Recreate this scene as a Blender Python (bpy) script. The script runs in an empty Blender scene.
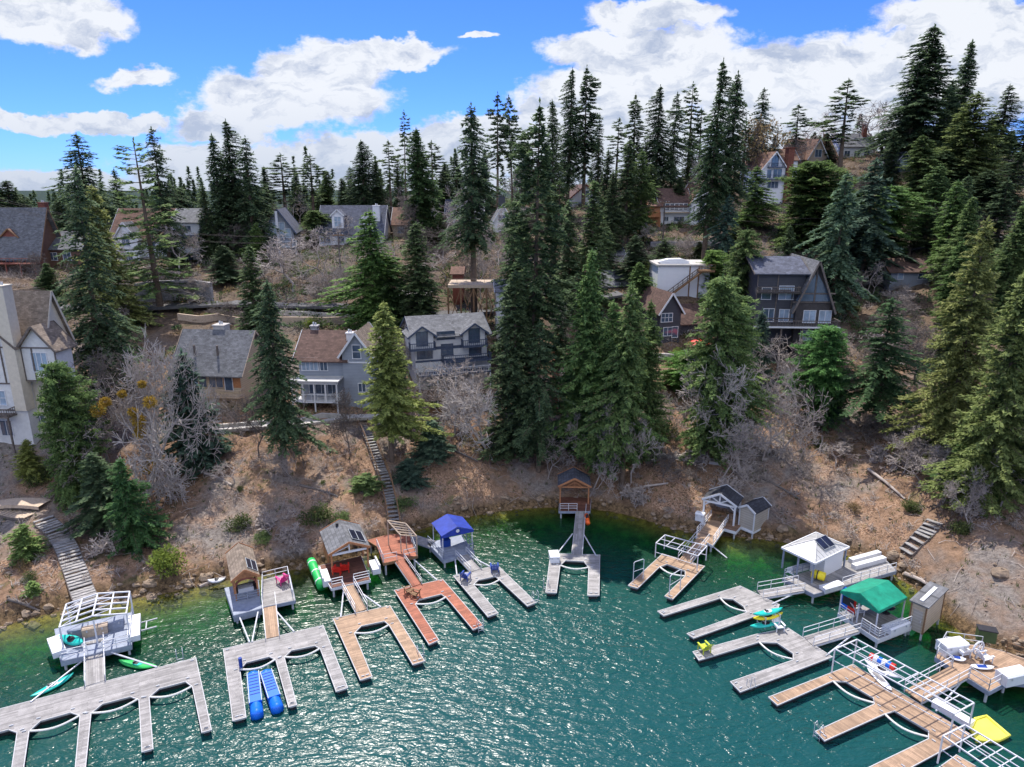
import bpy, math, random
import numpy as np
from mathutils import Vector, Matrix, noise
R = math.radians
S = bpy.context.scene
COL = S.collection
random.seed(7)

# ---------------------------------------------------------------- camera, sky, sun, exposure
FPX, PITCH, CAMH = 700.0, R(15.8), 40.0
cd = bpy.data.cameras.new("camera")
cam = bpy.data.objects.new("camera", cd); COL.objects.link(cam)
cam.location = (0, 0, CAMH); cam.rotation_euler = (R(90) - PITCH, 0, 0)
cd.sensor_fit = 'HORIZONTAL'; cd.angle = 2 * math.atan(512 / FPX)
cd.clip_start = 0.5; cd.clip_end = 12000
S.camera = cam
SUN_EL, SUN_AZ = R(59), R(-20)          # azimuth from +Y towards +X
world = bpy.data.worlds.new("World"); S.world = world; world.use_nodes = True
S.view_settings.view_transform = 'Standard'; S.view_settings.look = 'None'
S.view_settings.exposure = 1.28; S.view_settings.gamma = 1
try: S.view_settings.use_curve_mapping = False
except Exception: pass
S.cycles.use_denoising = True
S.cycles.max_bounces = 6; S.cycles.transparent_max_bounces = 8
S.cycles.diffuse_bounces = 3; S.cycles.glossy_bounces = 2
S.cycles.sample_clamp_indirect = 4; S.cycles.caustics_reflective = False; S.cycles.caustics_refractive = False
sd = bpy.data.lights.new("sun", 'SUN'); sd.energy = 3.0; sd.angle = R(0.5); sd.color = (1, 0.94, 0.85)
so = bpy.data.objects.new("sun", sd); COL.objects.link(so)
sdir = Vector((math.sin(SUN_AZ) * math.cos(SUN_EL), math.cos(SUN_AZ) * math.cos(SUN_EL), math.sin(SUN_EL)))
so.rotation_euler = sdir.to_track_quat('Z', 'Y').to_euler(); so.location = (0, 0, 120)

CP, SP = math.cos(PITCH), math.sin(PITCH)
def ray(px, py):
    u, v = (px - 512) / FPX, (383.5 - py) / FPX
    return Vector((u, CP + v * SP, -SP + v * CP))
def P(px, py, z=0.0):
    d = ray(px, py); t = (z - CAMH) / d.z
    return Vector((0, 0, CAMH)) + d * t
def PY(px, py, Y):
    d = ray(px, py); return Vector((0, 0, CAMH)) + d * (Y / d.y)
def zrow(row, Y): return PY(512, row, Y).z
def mpp(Y, row):  # metres per pixel at depth Y
    d = ray(512, row); return (Y / d.y) / FPX

def sky_nodes():
    nt = world.node_tree; N = nt.nodes; L = nt.links
    for n in list(N): N.remove(n)
    out = N.new('ShaderNodeOutputWorld'); bg = N.new('ShaderNodeBackground')
    bg.inputs['Strength'].default_value = 0.15
    L.new(bg.outputs[0], out.inputs[0])
    sky = N.new('ShaderNodeTexSky'); sky.sky_type = 'NISHITA'; sky.sun_disc = False
    sky.sun_elevation = SUN_EL; sky.sun_rotation = SUN_AZ; sky.altitude = 1600
    sky.air_density = 1.0; sky.dust_density = 0.2; sky.ozone_density = 3.0
    def M(op, a, b=None, c=None, clamp=False):
        n = N.new('ShaderNodeMath'); n.operation = op; n.use_clamp = clamp
        for i, x in enumerate((a, b, c)):
            if x is None: continue
            if isinstance(x, (int, float)): n.inputs[i].default_value = x
            else: L.new(x, n.inputs[i])
        return n.outputs[0]
    tint = N.new('ShaderNodeMix'); tint.data_type = 'RGBA'; tint.blend_type = 'MULTIPLY'; tint.inputs[0].default_value = 1
    L.new(sky.outputs[0], tint.inputs[6]); tint.inputs[7].default_value = (0.135, 0.24, 0.56, 1)
    tc = N.new('ShaderNodeTexCoord'); sp = N.new('ShaderNodeSeparateXYZ'); L.new(tc.outputs['Generated'], sp.inputs[0])
    yy = M('MAXIMUM', M('ABSOLUTE', sp.outputs[1]), 0.05)
    cu = M('DIVIDE', sp.outputs[0], yy); cv = M('DIVIDE', sp.outputs[2], yy)
    cb = N.new('ShaderNodeCombineXYZ'); L.new(cu, cb.inputs[0]); L.new(cv, cb.inputs[1])
    def fbm(vec, scale, detail, rough, dist=0.0, sc=(1, 1, 1), off=(0, 0, 0)):
        mp = N.new('ShaderNodeMapping'); mp.inputs['Scale'].default_value = sc; mp.inputs['Location'].default_value = off
        L.new(vec, mp.inputs['Vector'])
        n = N.new('ShaderNodeTexNoise'); n.inputs['Scale'].default_value = scale; n.inputs['Detail'].default_value = detail
        n.inputs['Roughness'].default_value = rough; n.inputs['Distortion'].default_value = dist
        L.new(mp.outputs[0], n.inputs['Vector']); return n
    w1 = fbm(cb.outputs[0], 9, 5, 0.6, 0, (1, 1.6, 1))
    ws = N.new('ShaderNodeVectorMath'); ws.operation = 'SUBTRACT'; L.new(w1.outputs['Color'], ws.inputs[0]); ws.inputs[1].default_value = (.5, .5, .5)
    wm = N.new('ShaderNodeVectorMath'); wm.operation = 'SCALE'; L.new(ws.outputs[0], wm.inputs[0]); wm.inputs['Scale'].default_value = 0.09
    wa = N.new('ShaderNodeVectorMath'); wa.operation = 'ADD'; L.new(cb.outputs[0], wa.inputs[0]); L.new(wm.outputs[0], wa.inputs[1])
    ell = [(55, 14, 92, 34), (140, 77, 40, 16), (290, 98, 110, 38), (320, 66, 75, 34), (395, 50, 62, 15), (225, 122, 60, 22),
           (50, 121, 110, 13), (130, 124, 50, 11), (60, 184, 130, 17), (260, 168, 150, 34), (380, 158, 120, 30),
           (480, 140, 70, 26), (600, 105, 90, 50), (660, 70, 100, 56), (600, 45, 60, 22), (655, 12, 75, 18), (780, 90, 130, 46), (880, 80, 130, 56),
           (985, 60, 110, 62), (960, 14, 90, 20), (720, 150, 330, 45), (478, 33, 17, 6), (420, 185, 200, 22), (1100, 60, 150, 70), (512, 204, 1500, 26)]
    dens = None
    for (px, py, rx, ry) in ell:
        d = ray(px, py); u0, v0 = d.x / d.y, d.z / d.y
        d2 = ray(px, py - ry); ryv = abs(d2.z / d2.y - v0); rxv = rx / FPX / d.y * 1.0
        a = N.new('ShaderNodeVectorMath'); a.operation = 'SUBTRACT'; L.new(wa.outputs[0], a.inputs[0]); a.inputs[1].default_value = (u0, v0, 0)
        b = N.new('ShaderNodeVectorMath'); b.operation = 'MULTIPLY'; L.new(a.outputs[0], b.inputs[0]); b.inputs[1].default_value = (1 / rxv, 1 / ryv, 0)
        c = N.new('ShaderNodeVectorMath'); c.operation = 'LENGTH'; L.new(b.outputs[0], c.inputs[0])
        e = M('SUBTRACT', 1.0, c.outputs['Value'])
        dens = e if dens is None else M('MAXIMUM', dens, e)
    # unseen high clouds behind the camera, added for fill light
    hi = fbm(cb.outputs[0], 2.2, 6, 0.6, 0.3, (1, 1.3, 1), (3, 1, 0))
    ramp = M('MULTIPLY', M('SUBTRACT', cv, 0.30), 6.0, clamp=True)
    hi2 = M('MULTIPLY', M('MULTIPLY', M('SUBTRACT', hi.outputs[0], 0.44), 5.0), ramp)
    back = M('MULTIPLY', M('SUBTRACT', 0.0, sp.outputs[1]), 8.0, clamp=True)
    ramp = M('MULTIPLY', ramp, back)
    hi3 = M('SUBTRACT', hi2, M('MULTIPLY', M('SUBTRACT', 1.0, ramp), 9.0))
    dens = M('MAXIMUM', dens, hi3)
    n2 = fbm(cb.outputs[0], 22, 8, 0.62, 0, (1, 1.5, 1))
    dd = M('ADD', M('ADD', dens, 0.0), M('MULTIPLY', M('SUBTRACT', n2.outputs[0], 0.5), 0.9))
    alpha = N.new('ShaderNodeMapRange'); alpha.interpolation_type = 'SMOOTHSTEP'
    alpha.inputs[1].default_value = -0.06; alpha.inputs[2].default_value = 0.22; L.new(dd, alpha.inputs[0])
    # cloud tone: bright heads, soft grey-blue hollows
    n3 = fbm(wa.outputs[0], 13, 7, 0.6, 0.2, (1, 2.6, 1), (1, 4, 0))
    sh = N.new('ShaderNodeMapRange'); sh.inputs[1].default_value = 0.33; sh.inputs[2].default_value = 0.52; L.new(n3.outputs[0], sh.inputs[0])
    lowv = N.new('ShaderNodeMapRange'); lowv.inputs[1].default_value = 0.0; lowv.inputs[2].default_value = 0.12
    lowv.inputs[3].default_value = 0.35; lowv.inputs[4].default_value = 1.0; L.new(cv, lowv.inputs[0])
    tone = M('MULTIPLY', sh.outputs[0], lowv.outputs[0])
    cr = N.new('ShaderNodeMix'); cr.data_type = 'RGBA'; L.new(tone, cr.inputs[0])
    cr.inputs[6].default_value = (1.35, 1.55, 1.95, 1); cr.inputs[7].default_value = (2.5, 2.58, 2.7, 1)
    bk = N.new('ShaderNodeVectorMath'); bk.operation = 'SCALE'; L.new(cr.outputs[2], bk.inputs[0]); L.new(M('MULTIPLY_ADD', M('MULTIPLY', M('SUBTRACT', 0.0, sp.outputs[1]), 4.0, clamp=True), 1.2, 1.0), bk.inputs['Scale'])   # out-of-view clouds opposite the sun, brightened to raise the fill light
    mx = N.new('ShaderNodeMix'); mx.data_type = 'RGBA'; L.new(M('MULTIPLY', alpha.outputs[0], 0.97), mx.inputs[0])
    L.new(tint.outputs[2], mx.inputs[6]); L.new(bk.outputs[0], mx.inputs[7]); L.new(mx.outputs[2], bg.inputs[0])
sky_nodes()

# ---------------------------------------------------------------- materials
MATS = {}
def material(name, col, rough=0.7, var=0.25, nscale=3.0, bump=0.0, bscale=20.0, metal=0.0, kind=None, size=(1, 1), col2=None,
             objcol=False, rnd=0.0, spec=0.3, stain=0.0):
    """procedural material: base colour broken by noise, optional kind = brick pattern ('xz','yz','xy') or lines along z"""
    m = bpy.data.materials.new(name); m.use_nodes = True; MATS[name] = m
    nt = m.node_tree; N = nt.nodes; L = nt.links
    b = N['Principled BSDF']; b.inputs['Roughness'].default_value = rough; b.inputs['Metallic'].default_value = metal
    b.inputs['Specular IOR Level'].default_value = spec
    tc = N.new('ShaderNodeTexCoord'); co = tc.outputs['Object']
    n = N.new('ShaderNodeTexNoise'); n.inputs['Scale'].default_value = nscale; n.inputs['Detail'].default_value = 6; n.inputs['Roughness'].default_value = .65
    L.new(co, n.inputs['Vector'])
    c = Vector(col); c2 = Vector(col2) if col2 else c * (1 - var)
    if not col2: c = c * (1 + var)
    mr = N.new('ShaderNodeMapRange'); mr.inputs[1].default_value = .3; mr.inputs[2].default_value = .7; L.new(n.outputs[0], mr.inputs[0])
    mx = N.new('ShaderNodeMix'); mx.data_type = 'RGBA'; L.new(mr.outputs[0], mx.inputs[0])
    mx.inputs[6].default_value = (*c2, 1); mx.inputs[7].default_value = (*[min(x, .9) for x in c], 1)
    cur = mx.outputs[2]; bumpsrc = None
    def mul(cur, fac_socket, lo, hi):
        r_ = N.new('ShaderNodeMapRange'); r_.inputs[3].default_value = lo; r_.inputs[4].default_value = hi; L.new(fac_socket, r_.inputs[0])
        v = N.new('ShaderNodeVectorMath'); v.operation = 'SCALE'; L.new(cur, v.inputs[0]); L.new(r_.outputs[0], v.inputs['Scale'])
        return v.outputs[0]
    if kind in ('xz', 'yz', 'xy'):
        sp = N.new('ShaderNodeSeparateXYZ'); L.new(co, sp.inputs[0]); cb = N.new('ShaderNodeCombineXYZ')
        a, d = {'xz': (0, 2), 'yz': (1, 2), 'xy': (0, 1)}[kind]
        L.new(sp.outputs[a], cb.inputs[0]); L.new(sp.outputs[d], cb.inputs[1])
        br = N.new('ShaderNodeTexBrick'); L.new(cb.outputs[0], br.inputs['Vector']); br.inputs['Scale'].default_value = 1
        br.inputs['Brick Width'].default_value = size[0]; br.inputs['Row Height'].default_value = size[1]
        br.inputs['Mortar Size'].default_value = size[1] * .05; br.inputs['Color1'].default_value = (1, 1, 1, 1)
        br.inputs['Color2'].default_value = (.62, .62, .62, 1); br.inputs['Mortar'].default_value = (.4, .4, .4, 1)
        m2 = N.new('ShaderNodeMix'); m2.data_type = 'RGBA'; m2.blend_type = 'MULTIPLY'; m2.inputs[0].default_value = 1
        L.new(cur, m2.inputs[6]); L.new(br.outputs['Color'], m2.inputs[7]); cur = m2.outputs[2]; bumpsrc = br.outputs['Fac']
    if kind == 'lines':
        sp = N.new('ShaderNodeSeparateXYZ'); L.new(co, sp.inputs[0])
        fr = N.new('ShaderNodeMath'); fr.operation = 'MULTIPLY'; L.new(sp.outputs[2], fr.inputs[0]); fr.inputs[1].default_value = 1 / size[1]
        f2 = N.new('ShaderNodeMath'); f2.operation = 'FRACT'; L.new(fr.outputs[0], f2.inputs[0])
        cur = mul(cur, f2.outputs[0], .78, 1.05)
    if stain:
        sn = N.new('ShaderNodeTexNoise'); sn.inputs['Scale'].default_value = .9; sn.inputs['Detail'].default_value = 8; sn.inputs['Roughness'].default_value = .7
        L.new(co, sn.inputs['Vector'])
        r0 = N.new('ShaderNodeMapRange'); r0.inputs[1].default_value = .38; r0.inputs[2].default_value = .62; L.new(sn.outputs[0], r0.inputs[0])
        cur = mul(cur, r0.outputs[0], 1 - stain, 1 + stain * .4)
    oi = N.new('ShaderNodeObjectInfo')
    if rnd: cur = mul(cur, oi.outputs['Random'], 1 - rnd, 1 + rnd)
    if objcol:
        m3 = N.new('ShaderNodeMix'); m3.data_type = 'RGBA'; m3.blend_type = 'MULTIPLY'; m3.inputs[0].default_value = 1
        L.new(cur, m3.inputs[6]); L.new(oi.outputs['Color'], m3.inputs[7]); cur = m3.outputs[2]
    L.new(cur, b.inputs['Base Color'])
    if bump:
        bn = N.new('ShaderNodeTexNoise'); bn.inputs['Scale'].default_value = bscale; bn.inputs['Detail'].default_value = 5; L.new(co, bn.inputs['Vector'])
        bp = N.new('ShaderNodeBump'); bp.inputs['Strength'].default_value = bump; bp.inputs['Distance'].default_value = .05
        L.new(bn.outputs[0], bp.inputs['Height']); L.new(bp.outputs[0], b.inputs['Normal'])
    return m

def leafy(name, dark, light, trans=0.45):
    m = bpy.data.materials.new(name); m.use_nodes = True; MATS[name] = m
    nt = m.node_tree; N = nt.nodes; L = nt.links; b = N['Principled BSDF']
    b.inputs['Roughness'].default_value = .75; b.inputs['Specular IOR Level'].default_value = .15
    ge = N.new('ShaderNodeNewGeometry'); tc = N.new('ShaderNodeTexCoord'); oi = N.new('ShaderNodeObjectInfo')
    n = N.new('ShaderNodeTexNoise'); n.inputs['Scale'].default_value = .55; n.inputs['Detail'].default_value = 3; L.new(tc.outputs['Object'], n.inputs['Vector'])
    a = N.new('ShaderNodeMath'); a.operation = 'MULTIPLY_ADD'; L.new(n.outputs[0], a.inputs[0]); a.inputs[1].default_value = 1.6; a.inputs[2].default_value = -.55
    s = N.new('ShaderNodeMath'); s.operation = 'MULTIPLY_ADD'; L.new(ge.outputs['Random Per Island'], s.inputs[0]); s.inputs[1].default_value = .5; L.new(a.outputs[0], s.inputs[2]); s.use_clamp = True
    mx = N.new('ShaderNodeMix'); mx.data_type = 'RGBA'; L.new(s.outputs[0], mx.inputs[0]); mx.inputs[6].default_value = (*dark, 1); mx.inputs[7].default_value = (*light, 1)
    m3 = N.new('ShaderNodeMix'); m3.data_type = 'RGBA'; m3.blend_type = 'MULTIPLY'; m3.inputs[0].default_value = 1
    L.new(mx.outputs[2], m3.inputs[6]); L.new(oi.outputs['Color'], m3.inputs[7])
    L.new(m3.outputs[2], b.inputs['Base Color'])
    t = N.new('ShaderNodeBsdfTranslucent'); L.new(m3.outputs[2], t.inputs[0]); ms = N.new('ShaderNodeMixShader'); ms.inputs[0].default_value = trans
    L.new(b.outputs[0], ms.inputs[1]); L.new(t.outputs[0], ms.inputs[2]); L.new(ms.outputs[0], N['Material Output'].inputs[0])
    return m

def mk_glass(name, col, rough=.08):
    m = material(name, col, rough, .35, .8, spec=.9); return m

for a in [
    ('bark', (.13, .095, .07), .9, .35, 2.5), ('grey_bark', (.33, .285, .26), .85, .3, 1.5), ('silver_bark', (.37, .33, .305), .85, .25, 1.5), ('dark_bark', (.13, .11, .10), .9, .35, 3),
    ('white_paint', (.60, .61, .64), .5, .06, 2), ('white_metal', (.55, .56, .60), .4, .08, 3), ('black_paint', (.03, .03, .035), .5, .2, 3),
    ('navy_paint', (.06, .08, .13), .5, .2, 3), ('brown_wood', (.20, .115, .06), .7, .3, 4), ('cedar_wood', (.36, .16, .075), .6, .25, 4),
    ('red_wood', (.20, .065, .045), .6, .25, 3), ('pale_wood', (.42, .33, .25), .8, .22, 4), ('float_black', (.02, .022, .025), .6, .2, 3),
    ('stucco', (.60, .60, .60), .85, .1, 2), ('cream', (.55, .50, .42), .85, .1, 2), ('dark_wall', (.055, .05, .05), .8, .25, 3), ('mirror_grey', (.3, .32, .34), .4, .1, 3),
    ('brick_red', (.26, .085, .055), .85, .25, 6), ('concrete', (.42, .40, .38), .9, .18, 1.5), ('asphalt', (.10, .10, .105), .9, .2, 1.2),
    ('deck_bluegrey', (.24, .27, .34), .7, .2, 2), ('edge_grey', (.42, .42, .43), .7, .1, 3), ('rope', (.60, .60, .57), .7, .1, 4), ('steel', (.45, .47, .5), .35, .15, 4),
    ('plastic_blue', (.01, .13, .62), .35, .08, 3), ('plastic_navy', (.015, .05, .26), .35, .08, 3), ('plastic_red', (.62, .03, .02), .4, .1, 3), ('plastic_pink', (.62, .03, .22), .4, .1, 3),
    ('plastic_teal', (.02, .45, .38), .35, .1, 3), ('plastic_green', (.03, .42, .10), .35, .12, 1.2), ('plastic_yellow', (.78, .62, .03), .4, .1, 3),
    ('plastic_lime', (.45, .52, .05), .4, .1, 3), ('plastic_white', (.66, .67, .7), .35, .05, 3), ('plastic_orange', (.75, .12, .02), .4, .1, 3),
    ('tarp_yellow', (.75, .68, .09), .6, .15, 1.5), ('stone', (.34, .32, .30), .9, .35, 3), ('rock', (.24, .18, .13), .9, .4, 1.5),
    ('leaf_litter', (.29, .195, .14), .95, .4, 4), ('mistletoe', (.32, .22, .05), .9, .3, 2)]:
    material(a[0], a[1], a[2], a[3], a[4], bump=.25 if a[0] in ('bark', 'grey_bark', 'silver_bark', 'dark_bark', 'stone', 'rock', 'concrete') else 0)
material('blue_canopy', (.02, .045, .30), .65, .12, 1.0, stain=.25, bump=.6, bscale=1.5); material('green_canopy', (.01, .24, .15), .65, .15, 1.0, stain=.25, bump=.6, bscale=1.5)
material('planks_grey', (.35, .335, .33), .8, .12, 2.5, kind='xy', size=(2.4, .16), rnd=.05, stain=.22, bump=.2)
material('planks_tan', (.40, .27, .18), .75, .12, 2.5, kind='xy', size=(2.4, .16), stain=.18, bump=.2)
material('planks_red', (.36, .125, .075), .7, .12, 2.5, kind='xy', size=(2.4, .16), stain=.2, bump=.2)
material('planks_dark', (.16, .07, .05), .7, .15, 2.5, kind='xy', size=(2.4, .16), stain=.2)
material('planks_brown', (.24, .15, .10), .8, .15, 2.5, kind='xy', size=(2.4, .16), stain=.2)
for nm, c in (('grey', (.17, .175, .19)), ('brown', (.20, .115, .085)), ('tan', (.27, .215, .17)), ('dark', (.055, .058, .07)), ('slate', (.10, .11, .15)), ('red', (.135, .082, .068))):
    material('shingle_%s_x' % nm, c, .9, .18, 2, kind='xz', size=(.45, .17), stain=.25)
    material('shingle_%s_y' % nm, c, .9, .18, 2, kind='yz', size=(.45, .17), stain=.25)
material('metal_roof', (.46, .46, .46), .4, .06, 1, metal=.1, stain=.08)
material('siding_white', (.74, .75, .78), .6, .04, 1, kind='lines', size=(1, .22)); material('siding_tan', (.50, .40, .29), .7, .08, 1, kind='lines', size=(1, .3))
material('siding_grey', (.27, .30, .35), .7, .08, 1, kind='lines', size=(1, .22)); material('siding_dark', (.06, .062, .075), .7, .1, 1, kind='lines', size=(1, .25))
material('siding_brown', (.15, .085, .06), .7, .15, 1, kind='lines', size=(1, .3)); material('siding_shed', (.40, .36, .31), .7, .1, 1, kind='lines', size=(1, .3))
material('stonework', (.36, .35, .36), .9, .3, 3, kind='xz', size=(.6, .3), bump=.6, bscale=5)
material('brickwork', (.19, .07, .05), .9, .2, 3, kind='xz', size=(.5, .17))
mk_glass('glass', (.07, .10, .15)); mk_glass('glass_pale', (.28, .36, .46), .15); mk_glass('solar_glass', (.015, .018, .035), .15)
leafy('needles_dark', (.034, .064, .034), (.19, .26, .12)); leafy('needles_green', (.05, .10, .038), (.25, .34, .12))
leafy('needles_sun', (.085, .115, .035), (.43, .46, .16)); leafy('needles_blue', (.028, .062, .046), (.17, .25, .165))
leafy('needles_bright', (.035, .09, .04), (.14, .28, .09)); leafy('leaves_lime', (.07, .12, .02), (.28, .34, .06), .35)
leafy('leaves_shrub', (.03, .055, .018), (.13, .16, .055)); leafy('leaves_dry', (.14, .10, .05), (.30, .22, .11)); leafy('leaves_gold', (.20, .12, .02), (.48, .34, .07))

# ---------------------------------------------------------------- mesh building
class MB:
    def __init__(s, off=(0, 0, 0)): s.v = []; s.f = []; s.o = Vector(off)
    def add(s, vs, fs):
        k = len(s.v); s.v += [tuple(Vector(v) + s.o) for v in vs]; s.f += [tuple(i + k for i in f) for f in fs]; return s
    def hexa(s, p): return s.add(p, [(0, 3, 2, 1), (4, 5, 6, 7), (0, 1, 5, 4), (1, 2, 6, 5), (2, 3, 7, 6), (3, 0, 4, 7)])
    def box(s, x0, x1, y0, y1, z0, z1):
        return s.hexa([(x0, y0, z0), (x1, y0, z0), (x1, y1, z0), (x0, y1, z0), (x0, y0, z1), (x1, y0, z1), (x1, y1, z1), (x0, y1, z1)])
    def bar(s, a, b, w=.08, h=None, up=(0, 0, 1)):
        a, b = Vector(a), Vector(b); d = b - a
        if d.length < 1e-6: return s
        d.normalize(); u = Vector(up); h = h or w
        if abs(d.dot(u)) > .98: u = Vector((0, 1, 0))
        sx = d.cross(u).normalized() * w / 2; sz = sx.cross(d).normalized() * h / 2
        return s.hexa([a - sx - sz, a + sx - sz, b + sx - sz, b - sx - sz, a - sx + sz, a + sx + sz, b + sx + sz, b - sx + sz])
    def tube(s, pts, r, n=6, r2=None, cap=True):
        pts = [Vector(p) for p in pts]; k = len(pts); vs = []; fs = []; pu = None
        for i, p in enumerate(pts):
            d = (pts[min(i + 1, k - 1)] - pts[max(i - 1, 0)]).normalized()
            if pu is None: pu = d.orthogonal().normalized()
            pu = (pu - d * pu.dot(d)).normalized(); w = d.cross(pu)
            rr = r if r2 is None else r + (r2 - r) * i / (k - 1)
            for j in range(n):
                t = 2 * math.pi * j / n; vs.append(p + (pu * math.cos(t) + w * math.sin(t)) * rr)
        for i in range(k - 1):
            for j in range(n):
                a = i * n + j; b = i * n + (j + 1) % n; fs.append((a, b, b + n, a + n))
        if cap: fs += [tuple(range(n))[::-1], tuple(range((k - 1) * n, k * n))]
        return s.add(vs, fs)
    def prism(s, poly, z0, z1):
        n = len(poly); ar = sum(poly[i][0] * poly[(i + 1) % n][1] - poly[(i + 1) % n][0] * poly[i][1] for i in range(n))
        if ar < 0: poly = poly[::-1]
        vs = [(p[0], p[1], z0) for p in poly] + [(p[0], p[1], z1) for p in poly]
        return s.add(vs, [tuple(range(n))[::-1], tuple(range(n, 2 * n))] + [(i, (i + 1) % n, (i + 1) % n + n, i + n) for i in range(n)])
    def extr(s, prof, axis, a, b):
        """profile [(h,z)] extruded along axis 'x' or 'y' from a to b"""
        n = len(prof); mk = (lambda t, p: (t, p[0], p[1])) if axis == 'x' else (lambda t, p: (p[0], t, p[1]))
        vs = [mk(a, p) for p in prof] + [mk(b, p) for p in prof]
        return s.add(vs, [tuple(range(n)), tuple(range(n, 2 * n))[::-1]] + [(i, i + n, (i + 1) % n + n, (i + 1) % n) for i in range(n)])
    def blob(s, c, r, n=8, m=6, jit=.1):
        vs = []; fs = []; c = Vector(c); r = Vector(r) if hasattr(r, '__len__') else Vector((r, r, r))
        for i in range(m + 1):
            ph = math.pi * i / m
            for j in range(n):
                t = 2 * math.pi * j / n; q = 1 + random.uniform(-jit, jit)
                vs.append(c + Vector((math.cos(t) * math.sin(ph) * r.x * q, math.sin(t) * math.sin(ph) * r.y * q, math.cos(ph) * r.z * q)))
        for i in range(m):
            for j in range(n): fs.append((i * n + j, (i + 1) * n + j, (i + 1) * n + (j + 1) % n, i * n + (j + 1) % n))
        return s.add(vs, fs)
    def build(s, name, mat, parent=None, smooth=False, loc=None, recalc=True):
        me = bpy.data.meshes.new(name); me.from_pydata(s.v, [], s.f); me.validate()
        if recalc and len(s.v) < 30000:
            import bmesh
            bm = bmesh.new(); bm.from_mesh(me); bmesh.ops.recalc_face_normals(bm, faces=bm.faces); bm.to_mesh(me); bm.free()
        me.materials.append(MATS[mat] if isinstance(mat, str) else mat)
        if smooth: me.polygons.foreach_set('use_smooth', [True] * len(me.polygons))
        o = bpy.data.objects.new(name, me); COL.objects.link(o)
        if parent is not None: o.parent = parent
        if loc is not None: o.location = loc
        return o

def tag(o, label=None, cat=None, group=None, kind=None):
    if label: o['label'] = label
    if cat: o['category'] = cat
    if group: o['group'] = group
    if kind: o['kind'] = kind
    return o
def thing(name, label, cat, loc=(0, 0, 0), rz=0.0, group=None):
    o = bpy.data.objects.new(name, None); COL.objects.link(o); o.empty_display_size = .3
    o.location = loc; o.rotation_euler = (0, 0, rz); return tag(o, label, cat, group)
def copy_tree(o, parent=None):
    c = o.copy(); COL.objects.link(c); c.parent = parent
    for ch in list(o.children): copy_tree(ch, c)
    return c
# ---------------------------------------------------------------- terrain, lake, roads
SHORE = [(-260, 660), (-120, 640), (-40, 634), (20, 622), (60, 611), (100, 603), (140, 598), (180, 592), (220, 580), (260, 574), (300, 568), (340, 562), (380, 548), (420, 527),
         (460, 517), (500, 510), (540, 506), (580, 506), (620, 512), (660, 524), (700, 535), (740, 536), (780, 541), (830, 550), (870, 561), (905, 578),
         (925, 602), (940, 630), (975, 645), (1024, 660), (1100, 690), (1250, 740)]
ctl = []
for (a, b) in SHORE:
    p = P(a, b, 0); ctl.append((p.x, p.y, 0.0)); ctl.append((p.x * .97, p.y - 5, -1.6)); ctl.append((p.x * .9, p.y - 13, -4.2)); ctl.append((p.x * .75, p.y - 30, -7.0))
for (x, y) in ((-60, 0), (0, 0), (60, 0), (-100, -60), (0, -80), (100, -60), (-160, 20), (160, 10)): ctl.append((x, y, -8))
for (a, b, Y) in [(20, 545, 69), (60, 505, 76), (20, 508, 76), (-80, 520, 76), (120, 520, 76), (20, 435, 88), (80, 440, 88), (-60, 430, 88), (140, 440, 88), (160, 400, 97), (60, 360, 108),
        (240, 500, 77), (240, 436, 90), (200, 412, 97), (270, 412, 97), (240, 340, 118), (240, 315, 125), (160, 318, 125), (330, 318, 125), (330, 410, 97), (320, 500, 78),
        (60, 280, 145), (-80, 270, 145), (40, 258, 160), (150, 262, 158), (230, 262, 158), (300, 258, 160), (360, 250, 163),
        (400, 490, 81), (400, 425, 94), (440, 400, 101), (500, 390, 104), (480, 455, 89), (420, 325, 124), (510, 325, 124), (440, 260, 155), (500, 238, 172),
        (560, 460, 89), (600, 460, 89), (560, 400, 102), (620, 400, 102), (600, 330, 121), (600, 262, 152), (590, 212, 192), (650, 470, 87),
        (700, 472, 86), (700, 400, 101), (690, 352, 117), (690, 302, 127), (690, 232, 172), (740, 460, 88), (800, 440, 91), (800, 500, 80), (790, 372, 111), (790, 270, 150), (775, 212, 188), (840, 300, 138),
        (860, 480, 82), (860, 410, 97), (900, 400, 96), (900, 480, 80), (920, 530, 70), (910, 290, 135), (910, 210, 175), (850, 165, 215), (960, 160, 215), (1024, 180, 200),
        (970, 500, 73), (980, 560, 63.5), (1024, 550, 64), (1024, 600, 58), (1024, 500, 72), (1024, 400, 92), (1024, 300, 125), (1130, 500, 72), (1130, 400, 92), (1130, 250, 150)]:
    p = PY(a, b, Y); ctl.append((p.x, p.y, p.z))
for t in [(-250, 160, 26), (-200, 200, 26), (-100, 200, 27), (-30, 205, 32), (30, 215, 40), (100, 240, 49), (180, 240, 49), (260, 220, 48), (-200, 300, 8), (0, 300, 14), (200, 300, 24),
          (-300, 450, 3), (0, 450, 3), (300, 450, 5), (300, 120, 25), (-300, 100, 15), (180, 90, 14), (-160, 80, 6), (160, 60, 6), (-140, 60, 3), (120, 45, 2)]: ctl.append(t)
CT = np.array(ctl)
def _phi(d2): return np.sqrt(d2 + 36.0)
D2 = (CT[:, None, 0] - CT[None, :, 0]) ** 2 + (CT[:, None, 1] - CT[None, :, 1]) ** 2
_n = len(CT); _A = np.zeros((_n + 3, _n + 3)); _A[:_n, :_n] = _phi(D2) - np.eye(_n) * 0.6
_A[:_n, _n] = 1; _A[:_n, _n + 1] = CT[:, 0]; _A[:_n, _n + 2] = CT[:, 1]; _A[_n:, :_n] = _A[:_n, _n:].T
_w = np.linalg.solve(_A, np.concatenate([CT[:, 2], np.zeros(3)]))
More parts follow.
